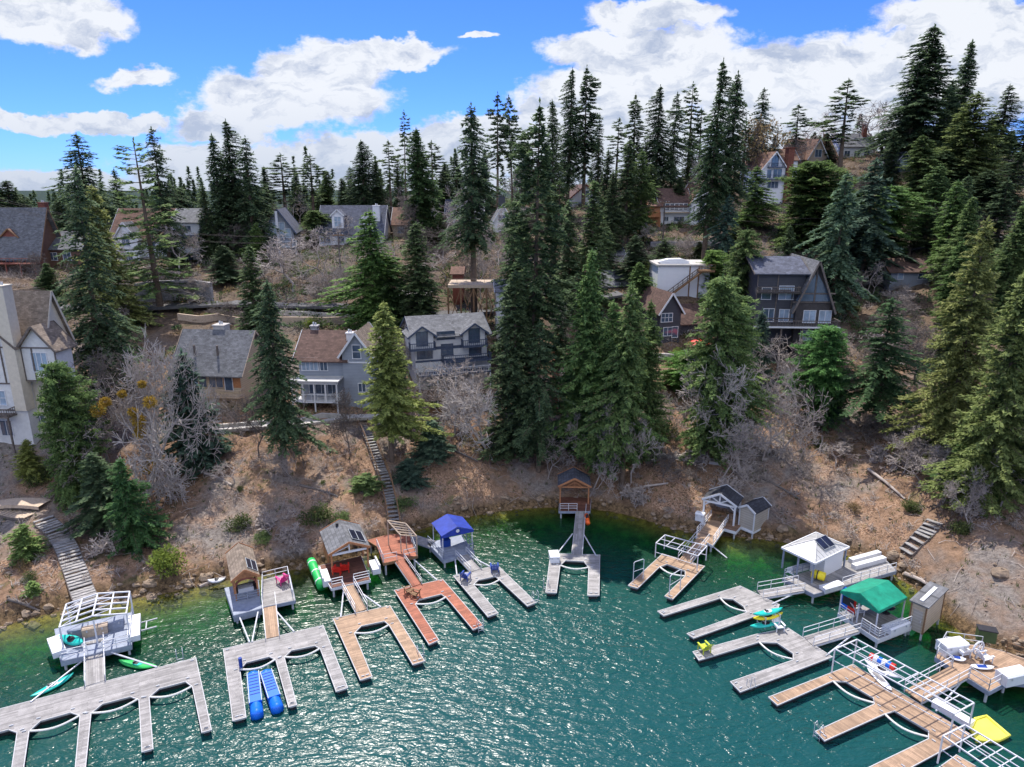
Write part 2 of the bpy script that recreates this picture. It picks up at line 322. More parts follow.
def hbase(x, y):
    x = np.atleast_1d(x).astype(float); y = np.atleast_1d(y).astype(float)
    d2 = (x[:, None] - CT[None, :, 0]) ** 2 + (y[:, None] - CT[None, :, 1]) ** 2
    h = _phi(d2) @ _w[:_n] + _w[_n] + _w[_n + 1] * x + _w[_n + 2] * y
    t = np.clip((h + .05) / 0.5, 0, 1); return h + 1.0 * t * t * (3 - 2 * t)
def fnoise(x, y):
    a = noise.noise(Vector((x * .11, y * .11, 1.3))) * .9 + noise.noise(Vector((x * .35, y * .35, 4.1))) * .5 - abs(noise.noise(Vector((x * .22, y * .05, 2.7)))) * 1.1 + .25 + noise.noise(Vector((x * 1.1, y * 1.1, 8.1))) * .13
    return a
def ground(x, y):
    h = float(hbase(x, y)[0]); k = min(1, max(0, (h - .2) / 2)); return h + fnoise(x, y) * k * .75
def hit(px, py):
    d = ray(px, py); o = Vector((0, 0, CAMH)); t0 = 45 / d.y; t = t0
    while t * d.y < 230:
        q = o + d * t
        if q.z < ground(q.x, q.y): break
        t += .6 / d.y
    lo, hi_ = t - .6 / d.y, t
    for _ in range(6):
        m_ = (lo + hi_) / 2; q = o + d * m_
        if q.z < ground(q.x, q.y): hi_ = m_
        else: lo = m_
    return o + d * hi_
def sheet(name, xs, ys, hf, mat, kind='structure', zfun=None):
    X, Y = np.meshgrid(xs, ys); x = X.ravel(); y = Y.ravel(); z = hf(x, y)
    me = bpy.data.meshes.new(name); nx, ny = len(xs), len(ys)
    co = np.stack([x, y, z], 1).astype(np.float32)
    i = (np.arange(ny - 1)[:, None] * nx + np.arange(nx - 1)[None, :]).ravel()
    q = np.stack([i, i + 1, i + nx + 1, i + nx], 1).astype(np.int32)
    me.vertices.add(len(co)); me.vertices.foreach_set('co', co.ravel()); me.loops.add(q.size); me.loops.foreach_set('vertex_index', q.ravel())
    me.polygons.add(len(q)); me.polygons.foreach_set('loop_start', np.arange(0, q.size, 4, dtype=np.int32)); me.polygons.foreach_set('loop_total', np.full(len(q), 4, np.int32))
    me.update(calc_edges=True); me.validate(); me.polygons.foreach_set('use_smooth', [True] * len(q))
    me.materials.append(mat); o = bpy.data.objects.new(name, me); COL.objects.link(o); return tag(o, kind=kind), x, y
def ladder(a, b, step, grow, far):
    v = list(np.arange(a, b, step)); s = step; t = v[-1]
    while t < far: s *= grow; t += s; v.append(t)
    s = step; t = v[0]; pre = []
    while t > -far: s *= grow; t -= s; pre.append(t)
    return np.array(pre[::-1] + v)
gxs = ladder(-95, 95, .75, 1.12, 5000); gys = ladder(38, 215, .75, 1.12, 5000)
def terr(x, y):
    xc = np.clip(x, -320, 320); yc = np.clip(y, -90, 460); h = np.concatenate([hbase(xc[i:i + 8000], yc[i:i + 8000]) for i in range(0, len(x), 8000)])
    far = np.clip((y - 500) / 900, 0, 1); h = h + far * far * (3 - 2 * far) * 0
    nz = np.array([fnoise(a, b) if (abs(a) < 140 and 30 < b < 240) else 0 for a, b in zip(x, y)]); k = np.clip((h - .2) / 2, 0, 1)
    return h + nz * k * .75

def ground_mat():
    m = bpy.data.materials.new('hillside_soil'); m.use_nodes = True; nt = m.node_tree; N = nt.nodes; L = nt.links; b = N['Principled BSDF']
    b.inputs['Roughness'].default_value = .95; b.inputs['Specular IOR Level'].default_value = .1
    ge = N.new('ShaderNodeNewGeometry'); sp = N.new('ShaderNodeSeparateXYZ'); L.new(ge.outputs['Position'], sp.inputs[0])
    def nz(sc, det=6, ro=.65, dist=0):
        n = N.new('ShaderNodeTexNoise'); n.inputs['Scale'].default_value = sc; n.inputs['Detail'].default_value = det; n.inputs['Roughness'].default_value = ro
        n.inputs['Distortion'].default_value = dist; L.new(ge.outputs['Position'], n.inputs['Vector']); return n.outputs[0]
    def rng(s, a, b_, c=0, d=1):
        n = N.new('ShaderNodeMapRange'); n.inputs[1].default_value = a; n.inputs[2].default_value = b_; n.inputs[3].default_value = c; n.inputs[4].default_value = d; L.new(s, n.inputs[0]); return n.outputs[0]
    def mix(f, a, c):
        n = N.new('ShaderNodeMix'); n.data_type = 'RGBA'; L.new(f, n.inputs[0])
        for i, q in ((6, a), (7, c)):
            if isinstance(q, tuple): n.inputs[i].default_value = (*q, 1)
            else: L.new(q, n.inputs[i])
        return n.outputs[2]
    litter = mix(rng(nz(5.5, 6, .8), .38, .62), (.20, .115, .072), (.46, .295, .195))
    vo = N.new('ShaderNodeTexVoronoi'); vo.inputs['Scale'].default_value = 6.5; L.new(ge.outputs['Position'], vo.inputs['Vector'])
    vs = N.new('ShaderNodeSeparateXYZ'); L.new(vo.outputs['Color'], vs.inputs[0])
    litter = mix(rng(vs.outputs[0], .72, .78), litter, (.46, .31, .22))
    litter = mix(rng(vs.outputs[1], .80, .84), litter, (.13, .085, .058))
    dirt = mix(rng(nz(1.3, 8, .75), .35, .65), (.145, .092, .06), (.37, .24, .16))
    c = mix(rng(nz(.16, 5, .6, .6), .44, .62), dirt, litter)
    grass = mix(rng(nz(3.5, 6, .7), .35, .65), (.05, .065, .025), (.20, .20, .08))
    c = mix(rng(nz(.23, 7, .7, 1.0), .57, .68), c, grass)
    grey = mix(rng(nz(2.2, 8, .8), .35, .65), (.13, .11, .10), (.36, .32, .29))
    c = mix(rng(nz(.09, 4, .6), .50, .62), c, grey)
    duff = mix(rng(nz(2.6, 8, .8), .35, .65), (.05, .04, .03), (.19, .145, .11))
    c = mix(rng(sp.outputs[2], 9, 17, 0, .8), c, duff)
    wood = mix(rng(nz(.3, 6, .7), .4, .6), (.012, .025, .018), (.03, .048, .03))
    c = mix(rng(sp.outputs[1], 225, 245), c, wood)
    # bank by the water, then lake bed
    bank = mix(rng(nz(2.0, 8, .8), .4, .6), (.05, .035, .022), (.27, .18, .10))
    zf = rng(sp.outputs[2], 1.5, .7)
    c = mix(zf, c, bank)
    bed1 = mix(rng(nz(1.2, 8, .8), .4, .6), (.16, .11, .02), (.50, .38, .08))
    bed2 = mix(rng(nz(.7, 9, .8), .42, .60), (.02, .08, .02), (.26, .50, .12))
    bed = mix(rng(sp.outputs[2], -.5, -1.2), bed1, bed2)
    c = mix(rng(sp.outputs[2], .05, -.1), c, bed)
    L.new(c, b.inputs['Base Color'])
    bp = N.new('ShaderNodeBump'); bp.inputs['Strength'].default_value = .9; bp.inputs['Distance'].default_value = .35
    L.new(nz(4.5, 7, .8), bp.inputs['Height']); L.new(bp.outputs[0], b.inputs['Normal'])
    return m
sheet('ground', gxs, gys, terr, ground_mat())

def water_mat():
    m = bpy.data.materials.new('lake_water'); m.use_nodes = True; nt = m.node_tree; N = nt.nodes; L = nt.links
    N.remove(N['Principled BSDF']); out = N['Material Output']
    ge = N.new('ShaderNodeNewGeometry'); at = N.new('ShaderNodeAttribute'); at.attribute_name = 'depth'
    def nz(sc, det, ro, scl=(1, 1, 1), dist=0.0, rot=0):
        mp = N.new('ShaderNodeMapping'); mp.inputs['Scale'].default_value = scl; mp.inputs['Rotation'].default_value = (0, 0, rot); L.new(ge.outputs['Position'], mp.inputs[0])
        n = N.new('ShaderNodeTexNoise'); n.inputs['Scale'].default_value = sc; n.inputs['Detail'].default_value = det; n.inputs['Roughness'].default_value = ro
        n.inputs['Distortion'].default_value = dist; L.new(mp.outputs[0], n.inputs['Vector']); return n.outputs[0]
    a = nz(1.25, 2.5, .6, (.6, 1.3, 1), .6, .25); b2 = nz(4.2, 1.5, .5, (.7, 1.2, 1), .4, -.25); patch = nz(.05, 4, .6)
    pr = N.new('ShaderNodeMapRange'); pr.inputs[1].default_value = .35; pr.inputs[2].default_value = .65; pr.inputs[3].default_value = .45; pr.inputs[4].default_value = 1.25; L.new(patch, pr.inputs[0])
    dm = N.new('ShaderNodeMapRange'); dm.inputs[1].default_value = 0; dm.inputs[2].default_value = 4.5; dm.inputs[3].default_value = .12; dm.inputs[4].default_value = 1; L.new(at.outputs['Fac'], dm.inputs[0])
    mu = N.new('ShaderNodeMath'); mu.operation = 'MULTIPLY'; L.new(pr.outputs[0], mu.inputs[0]); L.new(dm.outputs[0], mu.inputs[1])
    bp = N.new('ShaderNodeBump'); bp.inputs['Distance'].default_value = .30; L.new(mu.outputs[0], bp.inputs['Strength']); L.new(a, bp.inputs['Height'])
    bp2 = N.new('ShaderNodeBump'); bp2.inputs['Distance'].default_value = .04; L.new(mu.outputs[0], bp2.inputs['Strength']); L.new(b2, bp2.inputs['Height']); L.new(bp.outputs[0], bp2.inputs['Normal'])
    gl = N.new('ShaderNodeBsdfGlossy'); gl.inputs['Roughness'].default_value = .26; L.new(bp2.outputs[0], gl.inputs['Normal'])
    fr = N.new('ShaderNodeFresnel'); fr.inputs['IOR'].default_value = 1.33; L.new(bp2.outputs[0], fr.inputs['Normal'])
    def ramp(sock, stops):
        r_ = N.new('ShaderNodeValToRGB'); L.new(sock, r_.inputs[0]); e = r_.color_ramp.elements
        while len(e) < len(stops): e.new(.5)
        for q, (t, c) in zip(e, stops): q.position = t; q.color = (*c, 1)
        return r_.outputs[0]
    dn = N.new('ShaderNodeMapRange'); dn.inputs[2].default_value = 8; L.new(at.outputs['Fac'], dn.inputs[0])
    body = ramp(dn.outputs[0], [(0, (.03, .06, .02)), (.25, (.004, .055, .02)), (.5, (.005, .052, .036)), (1, (.008, .060, .066))])
    df = N.new('ShaderNodeBsdfDiffuse'); L.new(body, df.inputs[0]); L.new(bp2.outputs[0], df.inputs['Normal'])
    tr = N.new('ShaderNodeBsdfTransparent')
    tcol = ramp(dn.outputs[0], [(0, (.95, .97, .85)), (.25, (.14, .62, .26)), (.6, (.05, .22, .2)), (1, (.02, .1, .1))]); L.new(tcol, tr.inputs[0])
    al = N.new('ShaderNodeMapRange'); al.inputs[1].default_value = .0; al.inputs[2].default_value = 5.5; al.inputs[3].default_value = .12; al.inputs[4].default_value = 1.0; L.new(at.outputs['Fac'], al.inputs[0])
    m1 = N.new('ShaderNodeMixShader'); L.new(al.outputs[0], m1.inputs[0]); L.new(tr.outputs[0], m1.inputs[1]); L.new(df.outputs[0], m1.inputs[2])
    m2 = N.new('ShaderNodeMixShader'); L.new(fr.outputs[0], m2.inputs[0]); L.new(m1.outputs[0], m2.inputs[1]); L.new(gl.outputs[0], m2.inputs[2])
    L.new(m2.outputs[0], out.inputs[0]); return m
wxs = ladder(-90, 90, 1.5, 1.3, 900); wys = np.array([-900, -400, -150, -60, -20, 0, 15, 25, 32] + list(np.arange(36, 100, 1.5)))
wo, wx, wy = sheet('water', wxs, wys, lambda x, y: np.zeros(len(x)), water_mat())
dep = -terr(wx, wy); at = wo.data.attributes.new('depth', 'FLOAT', 'POINT'); at.data.foreach_set('value', np.clip(dep, 0, 9).astype(np.float32))

def drape(pts, w, name, mat, lift=.12, kind='structure', step=1.5, thick=.4, flat=True):
    """a strip of given width laid along world points on the ground"""
    pts = [Vector((p[0], p[1], 0)) for p in pts]; pl = []
    for a, b in zip(pts, pts[1:]):
        k = max(1, int((b - a).length / step)); pl += [a.lerp(b, i / k) for i in range(k)]
    pl.append(pts[-1]); vs = []; fs = []
    for i, p in enumerate(pl):
        d = (pl[min(i + 1, len(pl) - 1)] - pl[max(i - 1, 0)]).normalized(); nrm = Vector((-d.y, d.x, 0)) * w / 2; zc = float(hbase(p.x, p.y)[0]) + .35 + lift if flat else None
        for sgn in (-1, 1):
            q = p + nrm * sgn; z = zc if flat else ground(q.x, q.y) + lift; vs += [(q.x, q.y, z), (q.x, q.y, z - thick)]
    n = len(pl)
    for i in range(n - 1):
        a = i * 4; fs += [(a, a + 4, a + 6, a + 2), (a, a + 1, a + 5, a + 4), (a + 2, a + 6, a + 7, a + 3)]
    o = MB().add(vs, fs).build(name, mat); return tag(o, kind=kind)
drape([PY(p, r_, y) for p, r_, y in ((-120, 318, 125), (100, 318, 126), (180, 319, 127), (340, 317, 127), (440, 320, 126), (540, 318, 128), (620, 300, 130))], 5.0, 'road', 'asphalt', .15)
drape([PY(p, r_, y) for p, r_, y in ((640, 285, 140), (720, 268, 146), (820, 262, 150), (900, 250, 152), (1060, 245, 155))], 6, 'road', 'asphalt', .15)
drape([PY(p, r_, y) for p, r_, y in ((170, 441, 89), (240, 437, 90), (300, 430, 91), (350, 424, 93), (400, 422, 94))], 1.6, 'path', 'concrete', .1, step=1)
drape([PY(p, r_, y) for p, r_, y in ((630, 458, 89), (660, 462, 88), (690, 466, 87), (720, 470, 86))], 1.3, 'path', 'concrete', .1, step=1)
drape([PY(p, r_, y) for p, r_, y in ((-30, 512, 75), (15, 514, 75), (48, 519, 74.5))], 2.0, 'path', 'pale_wood', .15, step=1)
# ---------------------------------------------------------------- docks
def local(root, p):
    M = Matrix.Translation(root.location) @ Matrix.Rotation(root.rotation_euler.z, 4, 'Z'); return M.inverted() @ Vector(p)
def LP(root, px, py, z): return local(root, P(px, py, z))
def inset(poly, d):
    n = len(poly); ar = sum(poly[i][0] * poly[(i + 1) % n][1] - poly[(i + 1) % n][0] * poly[i][1] for i in range(n)); s = 1 if ar > 0 else -1; out = []
    for i in range(n):
        a, b, c = Vector(poly[i - 1]), Vector(poly[i]), Vector(poly[(i + 1) % n]); e1 = (b - a).normalized(); e2 = (c - b).normalized()
        n1 = Vector((-e1.y, e1.x)) * s; n2 = Vector((-e2.y, e2.x)) * s; m = (n1 + n2); m = m / max(.35, m.dot(n1)); out.append(b + m * d)
    return out
DZ = .55
def dock(label, px, mat, e, hoses=(), ladders=(), cleats=True):
    pts = [P(a, b, DZ) for a, b in px]; c = sum(pts, Vector()) / len(pts); d = pts[e[1]] - pts[e[0]]
    t = thing('dock', label, 'dock', (c.x, c.y, 0), math.atan2(d.y, d.x), 'boat docks floating on the lake')
    lp = [local(t, p).to_2d() for p in pts]
    MB().prism([tuple(q) for q in inset(lp, .098)], DZ - .07, DZ).build('deck', mat, t)
    f = MB(); n = len(lp)
    f.prism([tuple(q) for q in inset(lp, .16)], DZ - .25, DZ - .075); f.build('fascia', 'concrete', t)
    f = MB().prism([tuple(q) for q in inset(lp, .22)], -.3, DZ - .255); f.build('float', 'float_black', t)
    r = MB(); w = inset(lp, .065)
    for i in range(n): a, b = w[i], w[(i + 1) % n]; q = (b - a).normalized() * .044; r.bar((a.x - q.x, a.y - q.y, DZ - .03), (b.x + q.x, b.y + q.y, DZ - .045), .06, .10 + .002 * (i % 2))
    r.build('rub_rail', 'edge_grey', t)
    for (a, b) in hoses:
        A, B = LP(t, *a, DZ - .05), LP(t, *b, DZ - .05); dd = B - A; nr = Vector((dd.y, -dd.x, 0)).normalized() * .5
        if (Matrix.Rotation(t.rotation_euler.z, 3, 'Z') @ nr).y > 0: nr = -nr
        cpt = [A.lerp(B, k / 8) + nr * math.sin(math.pi * k / 8) * 1.0 for k in range(9)]
        MB().tube(cpt, .085, 6).build('bumper_hose', 'rope', t)
    for (a, b) in ladders:
        A = LP(t, a, b, DZ); l = MB()
        for s in (-.25, .25): l.tube([(A.x + s, A.y, -.5), (A.x + s, A.y, DZ + .7), (A.x + s, A.y + .25, DZ + .8), (A.x + s, A.y + .5, DZ + .02)], .028, 5)
        for zz in (-.1, .2, .45): l.bar((A.x - .25, A.y, zz), (A.x + .25, A.y, zz), .05)
        l.build('ladder', 'steel', t)
    if cleats:
        for i in range(n):
            q = inset(lp, .38)[i]; MB().box(q.x - .14, q.x + .14, q.y - .03, q.y + .03, DZ + .04, DZ + .09).box(q.x - .04, q.x + .04, q.y - .03, q.y + .03, DZ, DZ + .04).build('cleat', 'steel', t)
    return t
dock('grey plank dock with comb of five fingers at the far left', [(-60, 724), (196.5, 657), (212.5, 730), (201, 733), (191.6, 687), (185, 682), (160, 688.5), (150, 697), (154, 749), (141, 752.5), (138, 700), (130, 697), (103, 704), (92, 713), (84, 792), (72, 792), (79, 716), (70, 713), (41, 721), (30, 731), (21, 792), (7, 792), (16, 733), (8, 730), (-22, 738), (-32, 748), (-45, 792), (-60, 792)],
     'planks_grey', (0, 1), [((191.6, 686.5), (150, 697)), ((138, 699), (92, 713)), ((79, 716), (30, 731))], [(180, 658)])
dock('grey three-fingered dock with two blue floats in its slip', [(222.5, 648.7), (323.6, 624.6), (348.7, 687.8), (335.5, 692), (319.6, 649), (314.5, 646), (292, 650.5), (285, 657), (297.7, 705), (288, 707.5), (275, 660), (269, 657), (247, 662.5), (240.7, 669.5), (247, 717.5), (232, 721.3)],
     'planks_grey', (0, 1), [((319.6, 648.7), (285, 657)), ((275, 659.6), (240.7, 669.5))])
dock('tan plank dock with two fingers between the grey and the red docks', [(332, 618.3), (390.3, 604.9), (425.6, 661), (412.2, 665), (388.4, 625.2), (384, 621.5), (362, 626), (355, 633), (373, 676.5), (359.6, 680.6)],
     'planks_tan', (0, 1), [((388.4, 625.2), (355, 633))], [(421, 654)])
dock('reddish brown plank dock with two fingers', [(393.4, 590), (443, 578.7), (483.9, 625.5), (472.5, 630), (446, 598), (441, 594.5), (420, 599.5), (416, 604), (439.8, 640), (428.5, 645)],
     'planks_red', (0, 1), [((446, 597), (416, 604))], [(481, 627)])
dock('pale grey two-fingered dock with a pair of blue chairs on it', [(452.5, 575.5), (497.5, 564.5), (537, 602.5), (527, 606.3), (499, 580), (495, 576.5), (479, 580), (474, 584.5), (499, 613), (487.5, 617)],
     'planks_grey', (0, 1), [((499, 580), (474, 584.5))], [(536, 599)])
dock('pale grey two-fingered dock below the wooden boathouse, white box on its corner', [(550, 553), (600.5, 554.5), (599.7, 595.5), (587, 595.5), (588, 567.5), (583.5, 561.5), (566, 560.5), (560.7, 565.5), (557, 593), (545, 592.5)],
     'planks_grey', (0, 1), [((588, 567.5), (560.7, 565.5))], [(546, 586)])
dock('small tan two-fingered dock with white pipe frames, below the white gabled boathouse', [(662, 553.4), (705.5, 566), (673, 599.5), (664, 596), (684.5, 576), (684.5, 571), (667, 564.5), (660, 567), (638, 588.5), (627.5, 585.4)],
     'planks_tan', (0, 1), [((684.5, 576), (660, 567))])
dock('grey two-fingered dock joined by ramp to the white gazebo', [(740, 585.4), (780, 604.5), (779, 608), (693.5, 638.5), (686, 633.4), (746, 612), (743, 606.5), (733, 599.5), (720.5, 598.3), (663.5, 616), (656.6, 611)],
     'planks_grey', (2, 3), [((746, 611.5), (720.5, 598.3))])
dock('grey two-fingered dock carrying the stacked kayaks, joined to the green canopy', [(755, 634), (788, 627.4), (833.5, 657), (740, 692.5), (729.4, 681.4), (792.4, 659.5), (792.4, 653.5), (777, 643), (759.4, 642.4), (698.5, 660.6), (692, 651.4)],
     'planks_grey', (2, 3), [((792.4, 659), (759.4, 642.4))], [(749, 685)])
dock('big tan plank dock with three fingers at the lower right', [(852.7, 663.6), (973, 735), (908, 770), (850, 802), (835, 790), (867.5, 767), (927.6, 738), (927.6, 731), (895, 711.5), (885.3, 714.5), (824.6, 741.5), (814.3, 731), (873.4, 703.5), (872.5, 698), (846, 682), (833.5, 681.4), (777.3, 705.8), (767.5, 696.8)],
     'planks_tan', (0, 1), [((873.4, 702.7), (833.5, 681.4)), ((927.6, 736.7), (885.3, 714.5))], [(817, 733)])
dock('tan plank dock cut by the bottom right corner of the photo', [(956, 754), (1005, 782), (960, 810), (915, 783)], 'planks_tan', (0, 1))

def post_rail(t, pts, h=1.0, mat='white_paint', name='railing', gap=1.3, mid=1, w=.055):
    """railing along local points (at deck height)"""
    m = MB(); pts = [Vector(p) for p in pts]
    for a, b in zip(pts, pts[1:]):
        n = max(1, round((b - a).length / gap))
        for i in range(n + 1):
            q = a.lerp(b, i / n); m.bar(q, q + Vector((0, 0, h)), w)
        for k in range(mid + 1): z = h * (1 - k / (mid + 1)); m.bar(a + Vector((0, 0, z)), b + Vector((0, 0, z)), w * .9)
    return m.build(name, mat, t)
def gangway(label, a, za, b, zb, w, mat='planks_grey', rail='white_metal', rh=.9, arms=(), solid=False, rails=(-1, 1)):
    A, B = P(*a, za), P(*b, zb + .06); d = B - A; ang = math.atan2(d.y, d.x); Lg = d.to_2d().length
    t = thing('gangway', label, 'gangway', A, ang, 'gangways from the shore decks to the docks'); dz = B.z - A.z
    MB().hexa([(0, -w / 2, -.12), (Lg, -w / 2, dz - .12), (Lg, w / 2, dz - .12), (0, w / 2, -.12), (0, -w / 2, 0), (Lg, -w / 2, dz), (Lg, w / 2, dz), (0, w / 2, 0)]).build('deck', mat, t)
    for s in rails:
        m = MB(); y = s * (w / 2 + .05); n = max(2, round(Lg / 1.4))
        for i in range(n + 1):
            x = Lg * i / n; z = dz * i / n; hh = rh if 0 < i < n else rh * .92
            m.bar((x, y, z - .14), (x, y, z + hh), .045)
        for q in (.5, 1): m.bar((0, y, rh * q - .02), (Lg, y, dz + rh * q - .02), .045)
        m.build('handrail', rail, t)
    m = MB()
    for s in (-1, 1): m.bar((0, s * w / 2, -.16), (Lg, s * w / 2, dz - .16), .08, .16)
    m.build('side_beam', rail, t)
    return t
G = 'ramp between shore deck and dock, '
gangway('narrow grey ramp below the white pipe pavilion', (94.6, 640), 1.15, (95.5, 683), DZ, 1.35, rh=.55)
gangway('tan plank ramp with white rails below the brown shingled boathouse', (269, 601), 1.1, (272.6, 637), DZ, 1.1, 'planks_tan')
gangway('tan plank ramp with high white rails below the boathouse with the grey roof', (348, 586), 1.2, (361.5, 610.5), DZ, 1.1, 'planks_tan')
gangway('reddish brown plank ramp down to the red dock', (399.5, 560), 1.6, (417, 585), DZ, 1.0, 'planks_red', 'steel', .6, rails=(1,))
gangway('pale ramp from the blue canopy deck to the dock with blue chairs', (461, 554), 1.1, (476, 570), DZ, 1.2, rh=.7)
gangway('long straight weathered ramp up to the wooden gabled boathouse', (581, 509), 1.1, (576.8, 554.5), DZ, 1.15, rh=.75, rails=(1,))
gangway('ramp with white rails down to the tan dock under the pipe frames', (703, 539), 1.1, (684, 562), DZ, 1.3, 'planks_tan')
gangway('curved-rail white ramp leading up to the white gazebo', (801, 587), 1.2, (760, 594), DZ, 1.3)
gangway('white railed ramp leading up to the green canopy deck', (854, 627), 1.15, (808, 641), DZ, 1.35)
gangway('tan ramp with white pipe rails between big tan dock and cluttered deck', (960, 671), 1.35, (913, 696), DZ, 1.5, 'planks_tan')
for lab, a, za, b, zb in [
    ('long pale spar left of the ramp under the pipe pavilion', (87, 657), .6, (30.6, 702), .6), ('pale spar right of the ramp under the pipe pavilion', (104.7, 650.4), .8, (157, 667), .6),
    ('white spar right of the ramp of the brown boathouse', (277, 612), .9, (294, 631.5), .6), ('rusty spar left of the ramp of the brown boathouse', (258, 612), .9, (252, 642), .6), ('pale spar at the left foot of the brown boathouse', (237.5, 612), .8, (249.5, 642), .6),
    ('white spar right of the ramp under the grey-roofed boathouse', (362.8, 594), .9, (381, 607), .6), ('white spar left of the ramp under the grey-roofed boathouse', (344, 586), .9, (340.8, 617), .6),
    ('long spar right of the reddish ramp', (412, 558), 1.2, (437, 580), .6), ('white spar from the blue canopy deck to its dock', (470, 556), .9, (490, 566.5), .6), ('short spar left of the blue canopy ramp', (455, 559), .8, (457, 575), .6),
    ('left spar of the long straight ramp', (572.5, 533.8), .75, (557, 554), .6), ('right spar of the long straight ramp', (583.8, 534.5), .75, (596, 555.5), .6),
    ('white spar between gazebo and the grey dock before it', (800, 591), .8, (772, 604), .6), ('white spar from green canopy deck to kayak dock', (856, 632), .8, (828, 654), .6),
    ('white spar from cluttered deck to big tan dock', (965, 678), .8, (936, 711), .6), ('thin spar off the white gabled boathouse deck', (711, 545), .6, (727, 558), .0)]:
    A, B = P(*a, za), P(*b, zb); o = MB().tube([(0, 0, 0), B - A], .07, 6).build('mooring_spar', 'white_metal', None, loc=A); tag(o, lab, 'mooring spar', 'spars that hold the docks off the shore')

# ---------------------------------------------------------------- small shapes used on the decks
def solar(root, M3, w, h, name='solar_panel'):
    """panel lying on a roof: M3 maps panel (x,y,z) to root space"""
    m = MB(); m.hexa([M3 @ Vector(p) for p in [(0, 0, .04), (w, 0, .04), (w, h, .04), (0, h, .04), (0, 0, .10), (w, 0, .10), (w, h, .10), (0, h, .10)]])
    o = m.build(name, 'solar_glass', root); g = MB()
    for i in range(3): x = w * i / 2; g.bar(M3 @ Vector((x, 0, .105)), M3 @ Vector((x, h, .105)), .05)
    for y in (0, h): g.bar(M3 @ Vector((0, y, .105)), M3 @ Vector((w, y, .105)), .05)
    g.build('frame', 'mirror_grey', o); return o
def dock_box(label, px, py, z, L_, W_, H_, ang, mat='plastic_white', name='storage_box', cat='storage box'):
    c = P(px, py, z); t = thing(name, label, cat, c, ang)
    MB().box(-L_ / 2, L_ / 2, -W_ / 2, W_ / 2, 0, H_ * .8).build('body', mat, t)
    MB().extr([(-W_ / 2 - .04, H_ * .8 + .002), (W_ / 2 + .04, H_ * .8 + .002), (W_ / 2 + .04, H_ * .88), (W_ / 2 - .1, H_), (-W_ / 2 + .1, H_), (-W_ / 2 - .04, H_ * .88)], 'x', -L_ / 2 - .04, L_ / 2 + .04).build('lid', mat, t)
    m = MB()
    for s in (-.3, .3): m.box(s * L_ - .06, s * L_ + .06, -W_ / 2 - .07, -W_ / 2 - .035, H_ * .6, H_ * .82)
    m.build('latch', 'steel', t); return t
def adirondack(label, px, py, z, ang, mat, s=1.0):
    c = P(px, py, z); t = thing('garden_chair', label, 'chair', c, ang); q = lambda *a: [x * s for x in a]
    MB().hexa([tuple(q(*p)) for p in [(-.3, -.35, .34), (.3, -.35, .34), (.3, .3, .24), (-.3, .3, .24), (-.3, -.35, .40), (.3, -.35, .40), (.3, .3, .30), (-.3, .3, .30)]]).build('seat', mat, t)
    b = MB()
    for i in range(5):
        x = (-.24 + .12 * i) * s; hh = (1.0 - .05 * abs(i - 2)) * s; b.bar((x, .26 * s, .28 * s), (x * 1.25, .62 * s, hh), .105 * s, .03)
    b.bar((-.3 * s, .5 * s, .72 * s), (.3 * s, .5 * s, .72 * s), .05); b.build('backrest', mat, t)
    for x in (-.33, .33):
        MB().box(*(v * s for v in (x - .07, x + .07, -.4, .42, .56, .60))).build('armrest', mat, t)
        for y in (-.33, .36): MB().bar((x * s, y * s, 0), (x * s, y * s, .56 * s), .07).build('leg', mat, t)
    return t
def hull(name, label, cat, c, ang, L_, W_, H_, mat, mat2=None, group=None, tilt=0, roll=0, board=False, stripe=None, loc=None):
    """kayak or paddle board hull lofted along x"""
    t = thing(name, label, cat, loc if loc is not None else c, ang, group); t.rotation_euler = (roll, tilt, ang)
    n = 14; k = 12; vs = []; fs = []
    for i in range(n + 1):
        u = -1 + 2 * i / n; wd = max(.02, (1 - abs(u) ** (2.6 if board else 2.0)) ** .75) * W_ / 2; rk = H_ * .5 * abs(u) ** 3
        for j in range(k):
            a = 2 * math.pi * j / k; y = math.cos(a) * wd; zz = math.sin(a) * H_ / 2 * (.4 + .6 * wd / (W_ / 2)); vs.append((u * L_ / 2, y, H_ / 2 + zz + rk))
    for i in range(n):
        for j in range(k): a = i * k + j; b = i * k + (j + 1) % k; fs.append((a, b, b + k, a + k))
    fs += [tuple(range(k))[::-1], tuple(range(n * k, n * k + k))]
    MB().add(vs, fs).build('hull', mat, t, smooth=True)
    if board: MB().box(-L_ * .22, L_ * .18, -W_ * .27, W_ * .27, H_ * .96, H_ * 1.06).build('deck_pad', mat2 or 'plastic_white', t); MB().bar((-L_ * .42, 0, -.12), (-L_ * .42, 0, .02), .02, .12).build('fin', 'black_paint', t)
    else:
        cp = MB(); pts = [(math.cos(a) * L_ * .13, math.sin(a) * W_ * .32, H_ * 1.02) for a in [2 * math.pi * q / 12 for q in range(12)]]; cp.prism([p[:2] for p in pts], H_ * .9, H_ * 1.03); cp.build('cockpit', mat2 or 'black_paint', t)
        MB().box(-L_ * .06, L_ * .02, -W_ * .2, W_ * .2, H_ * 1.03, H_ * 1.1).box(-L_ * .09, -L_ * .06, -W_ * .2, W_ * .2, H_ * 1.03, H_ * 1.5).build('seat', 'black_paint', t)
    return t
def at2(pa, pb, z):  # centre, angle, length between two pixels on plane z
    a, b = P(*pa, z), P(*pb, z); d = b - a; return (a + b) / 2, math.atan2(d.y, d.x), d.length
c, an, ln = at2((30.6, 698.7), (74, 675), .1); hull('kayak', 'turquoise and white kayak afloat left of the pavilion ramp', 'kayak', c - Vector((0, 0, .12)), an, ln, .85, .32, 'plastic_teal', 'plastic_white', 'small boats by the left dock')
